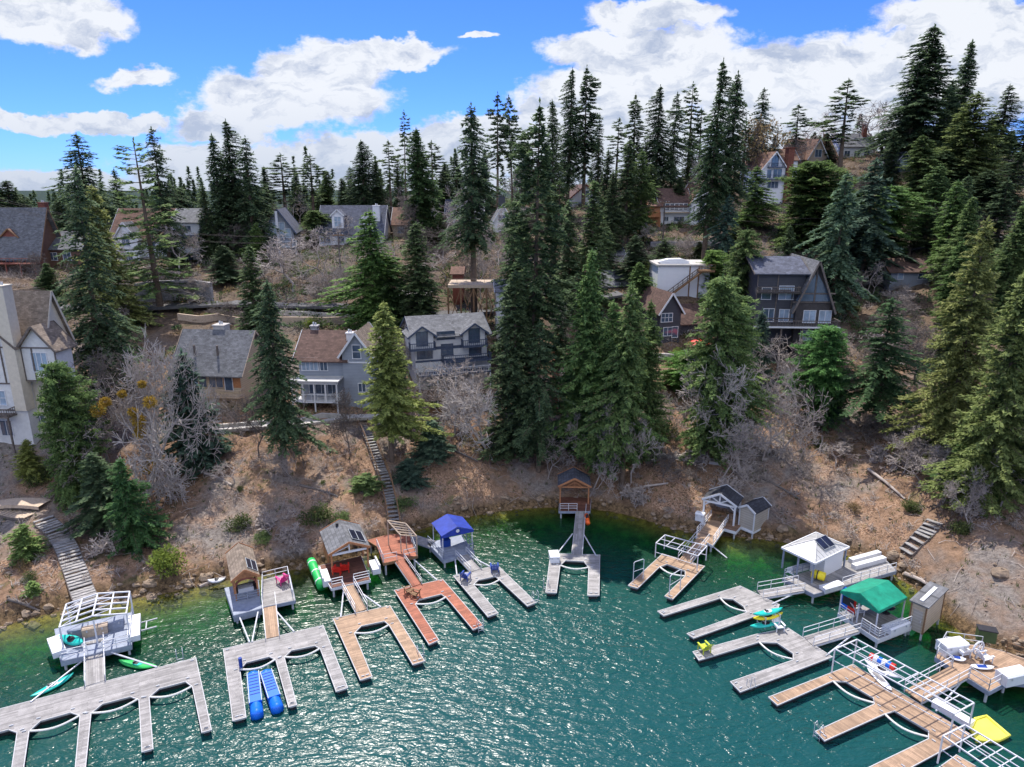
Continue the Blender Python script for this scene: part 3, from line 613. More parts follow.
c, an, ln = at2((119, 662), (157, 668), .1); hull('kayak', 'bright green kayak afloat right of the pavilion ramp', 'kayak', c - Vector((0, 0, .12)), an, ln, .9, .32, 'plastic_green', 'plastic_teal', 'small boats by the left dock')
c, an, ln = at2((867, 665), (891.5, 691), DZ + .1); hull('paddle_board', 'white paddle board lying on the big tan dock', 'paddle board', Vector((c.x, c.y, DZ + .02)), an, ln, .8, .14, 'plastic_white', 'planks_grey', board=True)
for lab, p1, p2, z, m1, m2 in [('upper turquoise kayak with a white rim on top of the stack on the grey dock', (753, 617), (782, 611), 1.75, 'plastic_teal', 'plastic_white'),
                               ('yellow kayak in the middle of the stack on the grey dock', (753, 621), (782, 616), 1.30, 'plastic_yellow', 'black_paint'),
                               ('lowest turquoise kayak of the stack on the grey dock', (750, 629), (781, 623), .75, 'plastic_teal', 'black_paint')]:
    c, an, ln = at2(p1, p2, z); hull('kayak', lab, 'kayak', c, an, ln * 1.02, .75, .34, m1, m2, 'kayaks on the rack')
c, an, ln = at2((757, 627), (779, 622), DZ); t = thing('kayak_rack', 'low grey pipe rack under the stacked kayaks', 'rack', c, an)
for s in (-1, 1):
    m = MB(); m.bar((s * .8, -.55, 0), (s * .8, -.55, 1.25), .06); m.bar((s * .8, .55, 0), (s * .8, .55, 1.25), .06)
    for zz in (.17, .72, 1.17): m.bar((s * .8, -.55, zz), (s * .8, .55, zz), .05)
    m.build('upright_frame', 'steel', t)
MB().bar((-.8, .55, .6), (.8, .55, .6), .05).build('cross_bar', 'steel', t)
adirondack('white garden chair beside the stacked kayaks', 778, 629.5, DZ, R(10), 'plastic_white', 1.15)
adirondack('lime green garden chair at the end of a grey dock finger', 704, 651, DZ, R(200), 'plastic_lime', 1.15)
adirondack('blue garden chair on the left corner of the pale dock', 465.5, 579, DZ, R(160), 'plastic_navy', 1.15)
adirondack('blue garden chair on the right corner of the pale dock', 494.5, 570.5, DZ, R(185), 'plastic_navy', 1.15)
adirondack('brown chair at the ramp end of the reddish dock', 409, 593, DZ, R(120), 'brown_wood', 1.0)
adirondack('brown chair nearer the slip of the reddish dock', 415, 596.5, DZ, R(250), 'brown_wood', 1.0)
dock_box('white box on the upper left corner of the centre dock', 554, 559.5, DZ, 1.0, 1.5, .8, R(5), 'plastic_white')
dock_box('long white box on the far edge of the big tan dock', 952, 716, DZ, 2.8, .7, .55, at2((852.7, 663.6), (973, 735), DZ)[1], 'plastic_white')
for lab, p1, p2 in (('blue inflatable float on the left side of the slip', (253.2, 675), (257, 715)), ('blue inflatable float on the right side of the slip', (265.8, 673.5), (277.5, 709))):
    c, an, ln = at2(p1, p2, .3); t = thing('pontoon', lab, 'float', (c.x, c.y, 0), an, 'pair of blue pontoons')
    h = ln / 2
    MB().tube([(-h, 0, .35), (-h + .3, 0, .25), (h - .5, 0, .22), (h - .12, 0, .26), (h, 0, .3)], .50, 12).build('tube', 'plastic_blue', t, smooth=True)
    MB().box(-h + .3, h - 1.1, -.50, .50, .58, .74).build('tray', 'plastic_blue', t)
    m = MB()
    for s in (-.46, .46): m.bar((-h + .2, s, .78), (h - 1.0, s, .78), .05, .06)
    m.build('side_rail', 'steel', t); MB().blob((h - .1, 0, .3), (.42, .48, .46), 12, 8, 0).build('nose', 'plastic_blue', t, smooth=True)
    m = MB()
    for k in range(7): x = -h + .6 + k * (ln - 2.2) / 7; m.bar((x, -.38, .755), (x, .38, .755), .07, .04)
    m.build('slats', 'plastic_navy', t)
p = P(241, 667, DZ); o = MB().tube([(0, 0, 0), (0, 0, .9)], .16, 8).build('dock_pedestal', 'plastic_navy', loc=p); tag(o, 'small blue and white post on the left finger of the grey dock', 'post')

# ---------------------------------------------------------------- shore decks and boathouses
def frame3(fl, fr, bl, z):
    a, b, c = P(*fl, z), P(*fr, z), P(*bl, z); d = b - a; ang = math.atan2(d.y, d.x); pr = Vector((-math.sin(ang), math.cos(ang), 0))
    return a, ang, d.length, abs((c - a).dot(pr))
def platform(t, pix, z, mat, depth=.28, edge='white_paint', piles=True):
    lp = [LP(t, a, b, z) for a, b in pix]; pl = [(q.x, q.y) for q in lp]
    MB().prism(pl, z - .08, z).build('deck', mat, t); m = MB(); n = len(pl)
    ip = inset([Vector(q) for q in pl], -.03)
    for i in range(n): a, b = ip[i], ip[(i + 1) % n]; m.bar((a.x, a.y, z - depth / 2 - .015), (b.x, b.y, z - depth / 2 - .015), .05, depth + .002 * (i % 2))
    m.build('edge_beam', edge, t)
    if piles:
        for q in inset([Vector(q) for q in pl], .25): MB().tube([(q.x, q.y, -5), (q.x, q.y, z - .09)], .11, 7).build('pile', 'steel', t)
    return lp
def gable_roof(t, x0, x1, y0, y1, ze, rise, mat, axis='y', th=.12, trim='white_paint', name='roof'):
    """roof slab pair; axis = ridge direction"""
    if axis == 'y':
        a, b, lo, hi = x0, x1, y0, y1; ax = 'y'
    else: a, b, lo, hi = y0, y1, x0, x1; ax = 'x'
    mid = (a + b) / 2
    pr = [(a, ze), (mid, ze + rise), (b, ze), (b, ze + th), (mid, ze + rise + th), (a, ze + th)]
    # two convex halves so the faces stay clean
    m = MB(); m.extr([(a, ze), (mid, ze + rise), (mid, ze + rise + th), (a, ze + th)], ax, lo, hi); m.extr([(mid, ze + rise), (b, ze), (b, ze + th), (mid, ze + rise + th)], ax, lo, hi)
    o = m.build(name, mat, t)
    if trim:
        for e in (lo - .035, hi + .035):
            m = MB()
            for s in (a, b):
                A = (e, s, ze + th / 2) if ax == 'x' else (s, e, ze + th / 2); B = (e, mid, ze + rise + th / 2) if ax == 'x' else (mid, e, ze + rise + th / 2); m.bar(A, B, .05, th + .12)
            m.build('bargeboard', trim, t)
    return o
def posts(t, pts, z0, z1, w, mat, name='post'):
    for (x, y) in pts: MB().bar((x, y, z0), (x, y, z1), w).build(name, mat, t)
BG = 'boathouses and covered decks along the shore'
# 1 white pipe pavilion at the left
a, an, W_, D_ = frame3((59.4, 627.5), (126.3, 613.5), (62.3, 605), 3.5)
t = thing('pavilion', 'white bare pipe frame pavilion on a blue-grey deck', 'pavilion', (a.x, a.y, 0), an, BG)
platform(t, [(61, 661), (131, 644.5), (133, 612), (55, 629)], 1.1, 'deck_bluegrey', .5, 'deck_bluegrey')
m = MB(); zr = 3.5
for i in range(5): y = D_ * i / 4; m.bar((0, y, zr), (W_ / 2, y, zr + .45), .11); m.bar((W_ / 2, y, zr + .45), (W_, y, zr), .11)
for x, z in ((0, zr), (W_ / 4, zr + .22), (W_ / 2, zr + .45), (W_ * .75, zr + .22), (W_, zr)): m.bar((x, 0, z), (x, D_, z), .12)
for i in range(4):
    y = D_ * i / 4; m.bar((0, y, zr), (W_ / 4, y + D_ / 4, zr + .22), .05); m.bar((W_ / 2, y, zr + .45), (W_ * .75, y + D_ / 4, zr + .22), .05)
m.build('roof_frame', 'white_metal', t); posts(t, [(0, 0), (W_, 0), (0, D_), (W_, D_), (W_ / 2, 0)], 1.1, 3.5, .12, 'white_metal')
post_rail(t, [LP(t, 62, 660, 1.1), LP(t, 88, 654, 1.1)], .9, mid=2); post_rail(t, [LP(t, 103, 650.5, 1.1), LP(t, 130, 644, 1.1)], .9, mid=2); post_rail(t, [LP(t, 131, 643.5, 1.1), LP(t, 133, 613, 1.1)], .9)
for sg, q0, q1 in ((0, (54, 640), (60, 655)), (1, (134, 640), (135, 618))):
    A, B = LP(t, *q0, 1.1), LP(t, *q1, 1.1); MB().bar(A + Vector((0, 0, .1)), B + Vector((0, 0, .1)), 1.0, .55).build('side_box', 'white_paint', t)
aa = an
dock_box('pale blue-grey box under the left half of the white pipe frame', 79, 634, 1.1, 1.5, .9, .8, aa, 'deck_bluegrey'); dock_box('pale blue-grey box under the right half of the white pipe frame', 114, 627, 1.1, 1.7, .9, .85, aa, 'deck_bluegrey')
dock_box('beige counter at the head of the pavilion ramp', 96, 634, 1.1, 2.0, .6, .9, aa, 'pale_wood', 'bar_counter', 'counter')
c, an2, ln = at2((62, 638), (85, 645), 1.3); hull('kayak', 'teal kayak leaning on the rail of the pavilion deck', 'kayak', c, an2, ln, .9, .4, 'plastic_teal', roll=R(25))
A = P(136, 624, .4); t = thing('boat_lift', 'grey pipe bracket sticking out from the pavilion deck', 'boat lift', A, aa); MB().bar((0, 0, 0), (1.8, .2, 0), .1).bar((0, -1.4, 0), (1.8, -1.2, 0), .1).build('arm', 'steel', t); MB().bar((.9, .1, 0), (.9, -1.3, 0), .1).build('cross_bar', 'steel', t)
# 2 brown shingled boathouse
a, an, W_, D_ = frame3((231, 583), (260, 576.5), (225, 555), 3.3)
t = thing('boathouse', 'small boathouse with brown shingles and cedar gable on a blue-grey deck', 'boathouse', (a.x, a.y, 0), an, BG)
platform(t, [(234, 615), (261, 608), (258, 580), (225, 588)], 1.1, 'deck_bluegrey', .7, 'deck_bluegrey'); platform(t, [(262, 607), (295, 600), (289, 573), (262, 580)], 1.1, 'planks_grey', .35, 'deck_bluegrey')
gable_roof(t, 0, W_, 0, D_, 3.3, .95, 'shingle_tan_y', 'y', trim='cedar_wood')
z0 = 1.1; m = MB()
for x0, x1 in ((.2, .32), (W_ - .32, W_ - .2)): m.box(x0, x1, 1.2, D_ - .2, z0, 3.3)
m.box(.32, W_ - .32, D_ - .35, D_ - .2, z0, 3.3); m.build('wall', 'cedar_wood', t)
g = MB(); g.extr([(.2, 3.25), (W_ - .2, 3.25), (W_ / 2, 4.15)], 'y', .32, .42); g.build('gable', 'cedar_wood', t)
ar = MB()
for k in range(8):
    t0, t1 = math.pi * k / 8, math.pi * (k + 1) / 8; rr = W_ / 2 - .35; ar.bar((W_ / 2 + math.cos(t0) * rr, .36, 2.55 + math.sin(t0) * .7), (W_ / 2 + math.cos(t1) * rr, .36, 2.55 + math.sin(t1) * .7), .12, .2)
ar.build('arch', 'red_wood', t); posts(t, [(.3, .36), (W_ - .3, .36)], z0, 3.3, .16, 'cedar_wood')
post_rail(t, [(.2, .1, z0), (W_ - .2, .1, z0)], .8, 'deck_bluegrey', mid=2)
MB().box(.6, W_ - .6, 1.4, 2.2, z0, z0 + .5).build('bench', 'white_paint', t)
sl = Matrix(((-math.cos(math.atan2(.95, W_ / 2)), 0, math.sin(math.atan2(.95, W_ / 2)), W_ - .15), (0, 1, 0, .7), (math.sin(math.atan2(.95, W_ / 2)), 0, math.cos(math.atan2(.95, W_ / 2)), 3.48), (0, 0, 0, 1)))
solar(t, sl, 1.1, 2.0)
post_rail(t, [LP(t, 263, 580, 1.1), LP(t, 288, 574, 1.1), LP(t, 293, 598, 1.1)], .9); post_rail(t, [LP(t, 262.5, 604, 1.1), LP(t, 263, 582, 1.1)], .9)
adirondack('pink garden chair in the corner of the deck beside the brown boathouse', 282.5, 583, 1.1, an + R(200), 'plastic_pink', 1.25)
c, an2, ln = at2((208, 583), (226, 581), .5); hull('rowing_boat', 'small pale boat nosing in left of the brown boathouse', 'boat', c, an2, ln, .8, .35, 'white_metal')
# 3 grey roofed boathouse with solar panel
a, an, W_, D_ = frame3((328.5, 556), (370.5, 547.5), (317.4, 533), 3.5)
t = thing('boathouse', 'open cedar boathouse with grey shingle roof and black solar panel', 'boathouse', (a.x, a.y, 0), an, BG)
platform(t, [(331.5, 588), (370, 579.5), (361, 556), (318, 566)], 1.2, 'planks_dark', .3, 'white_paint')
gable_roof(t, 0, W_, 0, D_, 3.5, 1.0, 'shingle_grey_y', 'y', trim='cedar_wood'); z0 = 1.2
posts(t, [(.3, .2), (W_ - .3, .2), (.3, D_ * .5), (W_ - .3, D_ * .5)], z0, 3.5, .17, 'cedar_wood')
MB().box(.22, .34, D_ * .5, D_ - .2, z0, 3.5).box(W_ - .34, W_ - .22, D_ * .5, D_ - .2, z0, 3.5).box(.34, W_ * .55, D_ - .34, D_ - .2, z0, 3.5).build('wall', 'cedar_wood', t)
MB().bar((.2, .2, 3.42), (W_ - .2, .2, 3.42), .14, .22).bar((W_ / 2, .2, 3.5), (W_ / 2, .2, 4.4), .12).bar((.3, .2, 3.5), (W_ / 2, .2, 4.1), .09).build('truss', 'white_paint', t)
MB().box(.4, .55, D_ * .55, D_ * .95, z0 + .8, z0 + 1.9).build('window', 'glass_pale', t)
s_ = math.atan2(1.0, W_ / 2); sl = Matrix(((-math.cos(s_), 0, math.sin(s_), W_ - .35), (0, 1, 0, .8), (math.sin(s_), 0, math.cos(s_), 3.80), (0, 0, 0, 1))); solar(t, sl, 1.5, 2.3)
MB().tube([(W_ * .4, D_ * .8, 4.2), (W_ * .4, D_ * .8, 4.8)], .16, 8).build('roof_vent', 'black_paint', t)
post_rail(t, [LP(t, 332, 587, z0), LP(t, 343, 584.5, z0)], .9, mid=2); post_rail(t, [LP(t, 354, 582, z0), LP(t, 369.5, 578.5, z0)], .9, mid=2)
A = LP(t, 363, 570, z0); B = LP(t, 370, 569, z0); MB().box(W_ - .1, W_ + .75, -.9, 1.2, .75, 1.35).box(W_ + .6, W_ + .75, -.9, 1.2, 1.35, 1.75).build('bench', 'white_paint', t)
MB().box(-.9, -.1, -1.2, 1.3, .75, 1.4).box(-.9, -.75, -1.2, 1.3, 1.4, 1.8).build('bench', 'white_paint', t)
adirondack('left red chair inside the cedar boathouse', 338, 573, 1.2, an + R(150), 'plastic_red', 1.2); adirondack('right red chair inside the cedar boathouse', 345, 571, 1.2, an + R(170), 'plastic_red', 1.2)
A, B = P(311, 561, 1.1), P(322, 587, .5); d = B - A
tb = thing('inflatable_roll', 'rolled green float mat hanging beside the cedar boathouse', 'float mat', A); MB().tube([(0, 0, 0), d * .25, d * .5, d * .75, d], .48, 10).build('roll', 'plastic_green', tb, smooth=True)
m = MB()
for k in (.1, .45, .8): m.tube([d * k, d * (k + .03)], .50, 10)
m.build('strap', 'plastic_white', tb)
# 4 reddish deck with stair frame
a, an, W_, D_ = frame3((383.5, 562.6), (416.7, 555.4), (377, 542), 1.6)
t = thing('shore_deck', 'reddish brown shore deck at the foot of the long stairs', 'deck', (a.x, a.y, 0), an, BG)
platform(t, [(383.5, 563), (417, 555.5), (409, 535), (390, 534), (367, 540), (377, 546)], 1.6, 'planks_red', .3, 'brown_wood')
post_rail(t, [LP(t, 383.8, 562.5, 1.6), LP(t, 397, 559.8, 1.6)], .95, 'steel', w=.05); post_rail(t, [LP(t, 404, 558, 1.6), LP(t, 416.5, 555.2, 1.6), LP(t, 409, 536, 1.6)], .95, 'steel', w=.05); post_rail(t, [LP(t, 383, 562, 1.6), LP(t, 377, 547, 1.6)], .95, 'steel', w=.05)
q = [LP(t, x, y, z) for x, y, z in ((387.4, 520.5, 4.6), (405.6, 523.5, 4.6), (416.5, 536, 3.6), (400.4, 535, 3.6))]
m = MB(); m.bar(q[0], q[3], .12); m.bar(q[1], q[2], .12)
for k in range(6): m.bar(q[0].lerp(q[3], k / 5), q[1].lerp(q[2], k / 5), .1)
m.build('stair_frame', 'pale_wood', t)
for k in (0, 1, 2, 3): MB().bar((q[k].x, q[k].y, 1.0), q[k], .1).build('post', 'pale_wood', t)
# 5 blue canopy
a, an, W_, D_ = frame3((441.5, 536.8), (473.5, 530), (428.5, 524), 3.4)
t = thing('canopy_deck', 'blue-grey deck under a bright blue gabled canopy', 'covered deck', (a.x, a.y, 0), an, BG)
platform(t, [(443.5, 560), (474, 551.5), (461, 535), (427, 543)], 1.1, 'deck_bluegrey', .4, 'deck_bluegrey'); platform(t, [(412, 541), (430, 547), (436, 541), (414, 534.5)], 1.1, 'planks_grey', .2, 'deck_bluegrey', False)
gable_roof(t, 0, W_, 0, D_, 3.4, .75, 'blue_canopy', 'y', .05, None, 'canopy')
MB().extr([(.0, 3.2), (W_, 3.2), (W_, 3.4), (W_ / 2, 4.12), (0, 3.4)], 'y', -.03, .0).build('valance', 'blue_canopy', t)
o = MB().tube([(W_ / 2, -.05, 3.72), (W_ / 2, -.035, 3.72)], .2, 12).build('emblem', 'white_paint', t)
posts(t, [(.15, .1), (W_ - .15, .1), (.15, D_ - .1), (W_ - .15, D_ - .1)], 1.1, 3.4, .09, 'white_metal')
post_rail(t, [LP(t, 428, 543.5, 1.1), LP(t, 443.8, 559.3, 1.1), LP(t, 455, 556.3, 1.1)], .95, 'deck_bluegrey', mid=2); post_rail(t, [LP(t, 468, 552.7, 1.1), LP(t, 473.5, 551, 1.1), LP(t, 463, 538, 1.1)], .95, 'deck_bluegrey')
MB().box(.6, 1.6, 1.6, 2.2, 1.1, 1.9).box(.6, 1.6, 2.2, 2.3, 1.1, 2.4).build('bench', 'plastic_navy', t)
# 6 wooden gabled boathouse
a, an, W_, D_ = frame3((558, 487), (591.3, 487.6), (560.5, 475.5), 3.4)
t = thing('boathouse', 'cedar gabled boathouse with blue-black roof at the head of the long straight ramp', 'boathouse', (a.x, a.y, 0), an, BG)
platform(t, [(559, 511), (590, 511), (591, 497), (560, 497)], 1.1, 'planks_dark', .3, 'deck_bluegrey')
gable_roof(t, 0, W_, 0, D_, 3.4, 1.1, 'shingle_slate_y', 'y', trim='cedar_wood')
posts(t, [(.3, .3), (W_ - .3, .3), (.3, D_ - .4), (W_ - .3, D_ - .4)], 1.1, 3.4, .16, 'cedar_wood')
MB().box(.25, W_ - .25, D_ - .4, D_ - .25, 1.1, 3.45).build('wall', 'cedar_wood', t)
m = MB(); m.bar((.2, .3, 3.3), (W_ - .2, .3, 3.3), .14, .2); m.bar((W_ / 2, .3, 3.3), (W_ / 2, .3, 4.4), .12); m.bar((W_ * .25, .3, 3.3), (W_ / 2, .3, 4.0), .1); m.bar((W_ * .75, .3, 3.3), (W_ / 2, .3, 4.0), .1); m.build('truss', 'cedar_wood', t)
post_rail(t, [LP(t, 560, 510.5, 1.1), LP(t, 577, 510.5, 1.1)], .95, 'white_metal', mid=2)
c = P(586.5, 526, .9); A, B = P(587.8, 515, 1.4), P(586.3, 527, 1.1)
tb = thing('kayak', 'orange-red kayak hung upright beside the long straight ramp', 'kayak', (A + B) / 2, 0); MB().tube([(0, .9, .3), (0, .5, .35), (0, -.4, .2), (0, -.9, .1)], .28, 8).build('hull', 'plastic_orange', tb, smooth=True); MB().tube([(0, .3, .6), (0, -.2, .5)], .16, 8).build('cockpit', 'black_paint', tb)
# 7 white gabled boathouse with grey shed
a, an, W_, D_ = frame3((702, 499.5), (737, 507.5), (713, 491.5), 3.6)
t = thing('boathouse', 'white open-fronted gabled boathouse with dark shingle roof', 'boathouse', (a.x, a.y, 0), an, BG)
platform(t, [(702, 522), (736, 531.5), (747, 519), (714, 511)], 1.1, 'planks_brown', .35, 'white_paint'); platform(t, [(711, 517), (728, 522.5), (712.5, 545), (696, 536)], 1.105, 'planks_tan', .3, 'white_paint')
gable_roof(t, 0, W_, 0, D_, 3.6, 1.15, 'shingle_dark_y', 'y', trim='white_paint')
posts(t, [(.25, .2), (W_ - .25, .2), (.25, D_ - .3), (W_ - .25, D_ - .3)], 1.1, 3.6, .2, 'white_paint')
m = MB(); m.bar((.1, .2, 3.5), (W_ - .1, .2, 3.5), .16, .22); m.bar((W_ / 2, .2, 3.5), (W_ / 2, .2, 4.7), .14)
for s in (-1, 1): m.bar((W_ / 2, .2, 3.6), (W_ / 2 + s * W_ * .27, .2, 4.2), .12); m.bar((W_ / 2 + s * (W_ / 2 - .25), .2, 2.9), (W_ / 2 + s * (W_ / 2 - .9), .2, 3.45), .12)
m.build('truss', 'white_paint', t); MB().box(.25, W_ - .25, D_ - .3, D_ - .15, 1.1, 3.6).build('wall', 'siding_grey', t)
post_rail(t, [LP(t, 728, 522, 1.1), LP(t, 713, 544, 1.1)], 1, mid=2); post_rail(t, [LP(t, 711, 517, 1.1), LP(t, 696.5, 535.5, 1.1)], 1, mid=2)
MB().box(1.0, 2.4, 1.5, 2.0, 1.1, 1.75).build('bench', 'brown_wood', t); MB().box(2.8, 4.0, 1.8, 2.3, 1.1, 1.8).build('bench', 'brown_wood', t)
dock_box('white box left of the white gabled boathouse', 700, 520, 1.1, 1.0, .8, 1.0, an, 'plastic_white')
a, an, W_, D_ = frame3((738.5, 527), (752.8, 529.5), (746, 517), 1.0)
a = P(738.5, 525.5, 1.0); b = P(753, 531.5, 1.0); W_ = (b - a).length; an = math.atan2(b.y - a.y, b.x - a.x)
t = thing('shed', 'grey-green shed with white corner trim beside the white boathouse', 'shed', (a.x, a.y, 0), an, BG); D_ = 3.0; zb = .9
MB().extr([(0, zb), (W_, zb), (W_, 3.3), (W_ * .5, 3.9), (0, 3.3)], 'y', 0, D_).build('wall', 'siding_shed', t); gable_roof(t, -.2, W_ + .2, -.15, D_ + .15, 3.27, .72, 'shingle_dark_y', 'y', trim='white_paint')
m = MB()
for x in (0, W_): m.box(x - .07, x + .07, -.03, .05, zb, 3.25); m.box(x - .06, x + .06, D_ - .05, D_ + .03, zb, 3.25)
m.box(-.02, W_ + .02, -.04, -.005, zb - .1, zb + .12); m.build('corner_trim', 'white_paint', t); MB().box(-.1, W_ + .1, -.1, D_ + .1, zb - .2, zb).build('base', 'white_paint', t); posts(t, [(.1, .1), (W_ - .1, .1)], -3, zb - .2, .15, 'steel', 'pile')
# 8 white gazebo
a, an, W_, D_ = frame3((781.5, 548), (815, 564), (827, 537.5), 3.5)
t = thing('gazebo', 'white metal-roofed gazebo with a solar panel on a long deck', 'gazebo', (a.x, a.y, 0), an, BG)
platform(t, [(783, 578), (814, 594), (896, 570.5), (878, 552)], 1.2, 'planks_grey', .4, 'deck_bluegrey')
ze, rs = 3.5, 1.0; ap = (W_ / 2, D_ / 2, ze + rs); m = MB()
cs = [(0, 0, ze), (W_, 0, ze), (W_, D_, ze), (0, D_, ze)]; m.add([*cs, ap, *[(c_[0], c_[1], ze - .12) for c_ in cs], (W_ / 2, D_ / 2, ze + rs - .12)], [(0, 1, 4), (1, 2, 4), (2, 3, 4), (3, 0, 4), (5, 6, 1, 0), (6, 7, 2, 1), (7, 8, 3, 2), (8, 5, 0, 3), (6, 5, 9), (7, 6, 9), (8, 7, 9), (5, 8, 9)])
ro = m.build('roof', 'metal_roof', t); m = MB()
for i in range(4):
    A, B = Vector(cs[i]), Vector(cs[(i + 1) % 4]); m.bar(A + Vector((0, 0, .03)), Vector(ap) + Vector((0, 0, .03)), .09)
    for k in range(1, 10):
        q = A.lerp(B, k / 10); f = 1 - abs(k / 10 - .5) * 2; e = q.lerp(Vector(ap) , f) if k == 5 else q + (Vector(ap) - A.lerp(B, .5)) * f; m.bar(q + Vector((0, 0, .02)), e + Vector((0, 0, .02)), .045)
m.build('roof_seam', 'metal_roof', ro); m = MB()
for i in range(4): m.bar(cs[i], cs[(i + 1) % 4], .1, .2)
m.build('eave_beam', 'white_paint', t)
posts(t, [(.2, .2), (W_ - .2, .2), (.2, D_ - .2), (W_ - .2, D_ - .2), (W_ / 2, .2), (.2, D_ / 2)], 1.2, 3.5, .15, 'deck_bluegrey')
nrm = Vector((rs, 0, W_ / 2)).normalized(); xd = Vector((0, 1, 0)); yd = Vector((-W_ / 2, 0, rs)).normalized()
O = Vector((W_ - .7, D_ * .42, ze + rs * .7 / (W_ / 2) + .02)); MM = Matrix(((xd.x, yd.x, nrm.x, O.x), (xd.y, yd.y, nrm.y, O.y), (xd.z, yd.z, nrm.z, O.z), (0, 0, 0, 1))); solar(t, MM, 1.9, 1.35)
MB().box(W_ * .55, W_ * .95, D_ * .35, D_ * .9, 1.2, 3.3).build('cabin', 'siding_white', t)
def lbox(t, p1, p2, z0, w, h, name, mat):
    A, B = LP(t, *p1, z0), LP(t, *p2, z0); MB().bar(A + Vector((0, 0, h / 2)), B + Vector((0, 0, h / 2)), w, h).build(name, mat, t)
for q1, q2 in (((850, 563), (879, 555)), ((853, 569), (884, 560.5))): lbox(t, q1, q2, 1.205, .55, .5, 'bench', 'white_paint')
post_rail(t, [LP(t, 842, 585.5, 1.2), LP(t, 895.5, 570.3, 1.2)], .9, 'white_metal'); post_rail(t, [LP(t, 784, 578.3, 1.2), LP(t, 793, 583, 1.2)], .9, 'deck_bluegrey'); post_rail(t, [LP(t, 784, 577, 1.2), LP(t, 820, 567.5, 1.2)], .9, 'deck_bluegrey')
lbox(t, (789, 573), (812, 567), 1.205, .6, .5, 'bench', 'white_paint')
dock_box('white box hung on the front corner of the gazebo deck', 831, 589.5, 1.0, 2.4, .8, .6, at2((814, 594), (896, 570.5), 1.2)[1], 'plastic_white')
A, B = P(812, 573, 1.9), P(825, 577, 1.9); tb = thing('inflatable_tube', 'rolled yellow inflatable tube under the gazebo roof', 'inflatable', A); d = B - A; MB().tube([(0, 0, 0), d * .5, d], .45, 12).build('roll', 'plastic_yellow', tb, smooth=True); MB().tube([d * .4, d * .5], .47, 12).build('strap', 'black_paint', tb)
# 9 green canopy
a, an, W_, D_ = frame3((840.5, 591), (878.8, 611.5), (872, 580), 3.4)
t = thing('canopy_deck', 'white railed deck under a bright green gabled canopy', 'covered deck', (a.x, a.y, 0), an, BG)
platform(t, [(838.5, 613), (878, 639), (911, 626), (872, 603)], 1.1, 'planks_grey', .45, 'white_paint')
gable_roof(t, 0, W_, 0, D_, 3.4, .75, 'green_canopy', 'y', .05, None, 'canopy')
for y in (-.03, D_): MB().extr([(0, 3.2), (W_, 3.2), (W_, 3.4), (W_ / 2, 4.13), (0, 3.4)], 'y', y, y + .03).build('valance', 'green_canopy', t)
for x in (-.02, W_): MB().box(x, x + .02, 0, D_, 3.18, 3.43).build('valance', 'green_canopy', t)
posts(t, [(.1, .1), (W_ - .1, .1), (.1, D_ - .1), (W_ - .1, D_ - .1), (W_ / 2, .1)], 1.1, 3.4, .1, 'white_metal')
post_rail(t, [LP(t, 839, 613.2, 1.1), LP(t, 852, 622, 1.1)], 1, mid=3, gap=.8); post_rail(t, [LP(t, 861, 627.5, 1.1), LP(t, 878, 638.5, 1.1), LP(t, 910.5, 625.5, 1.1)], 1, mid=3, gap=.9)
dock_box('white box on the front edge of the green canopy deck', 895, 631.5, .8, 2.6, .9, .9, at2((878, 639), (911, 626), 1.1)[1], 'plastic_white')
for lab, q, cm in (('blue board standing against the left rail of the green canopy deck', (843.5, 608), 'plastic_blue'), ('second blue board beside the red one under the green canopy', (847, 610), 'plastic_blue'), ('red board standing under the green canopy', (850.5, 612), 'plastic_red')):
    A = P(*q, 1.1); tb = thing('paddle_board', lab, 'paddle board', A, an, 'boards standing under the green canopy')
    MB().prism([(-.38, 0), (.38, 0), (.38, .12), (-.38, .12)], 0, 1.9).extr([(-.38, 1.9), (.38, 1.9), (.2, 2.15), (-.2, 2.15)], 'y', 0, .12).build('hull', cm, tb); MB().box(-.2, .2, -.02, -.001, .5, 1.3).build('deck_pad', 'black_paint', tb)
adirondack('grey chair under the green canopy', 858, 614, 1.1, an + R(150), 'white_metal', 1.1)
tb = thing('table', 'dark table under the right half of the green canopy', 'table', P(886, 613, 1.1), an); MB().tube([(0, 0, .7), (0, 0, .76)], .7, 14).build('tabletop', 'black_paint', tb); MB().tube([(0, 0, .7), (0, 0, .05)], .07).tube([(0, 0, .05), (0, 0, 0)], .35, 10).build('pedestal', 'black_paint', tb)
# 10 tan shed
a, b, c3 = P(908, 626, .9), P(922.5, 632.5, .9), P(945.5, 618.5, .9); an = math.atan2(b.y - a.y, b.x - a.x); W_ = (b - a).length; D_ = min(4.3, (c3 - b).length)
t = thing('shed', 'tall tan shed with a dark flat roof and white skylight strip', 'shed', (a.x, a.y, 0), an, BG)
MB().box(0, W_, 0, D_, .7, 3.5).build('wall', 'siding_tan', t); MB().hexa([(-.2, -.2, 3.5), (W_ + .2, -.2, 3.5), (W_ + .2, D_ + .2, 3.75), (-.2, D_ + .2, 3.75), (-.2, -.2, 3.62), (W_ + .2, -.2, 3.62), (W_ + .2, D_ + .2, 3.87), (-.2, D_ + .2, 3.87)]).build('roof', 'shingle_grey_x', t)
MB().hexa([(W_ * .35, .4, 3.68), (W_ * .6, .4, 3.68), (W_ * .6, D_ - .5, 3.84), (W_ * .35, D_ - .5, 3.84), (W_ * .35, .4, 3.74), (W_ * .6, .4, 3.74), (W_ * .6, D_ - .5, 3.90), (W_ * .35, D_ - .5, 3.90)]).build('skylight', 'plastic_white', t)
m = MB()
for x, y in ((0, 0), (W_, 0), (W_, D_)): m.box(x - .06, x + .06, y - .06, y + .06, .69, 3.49)
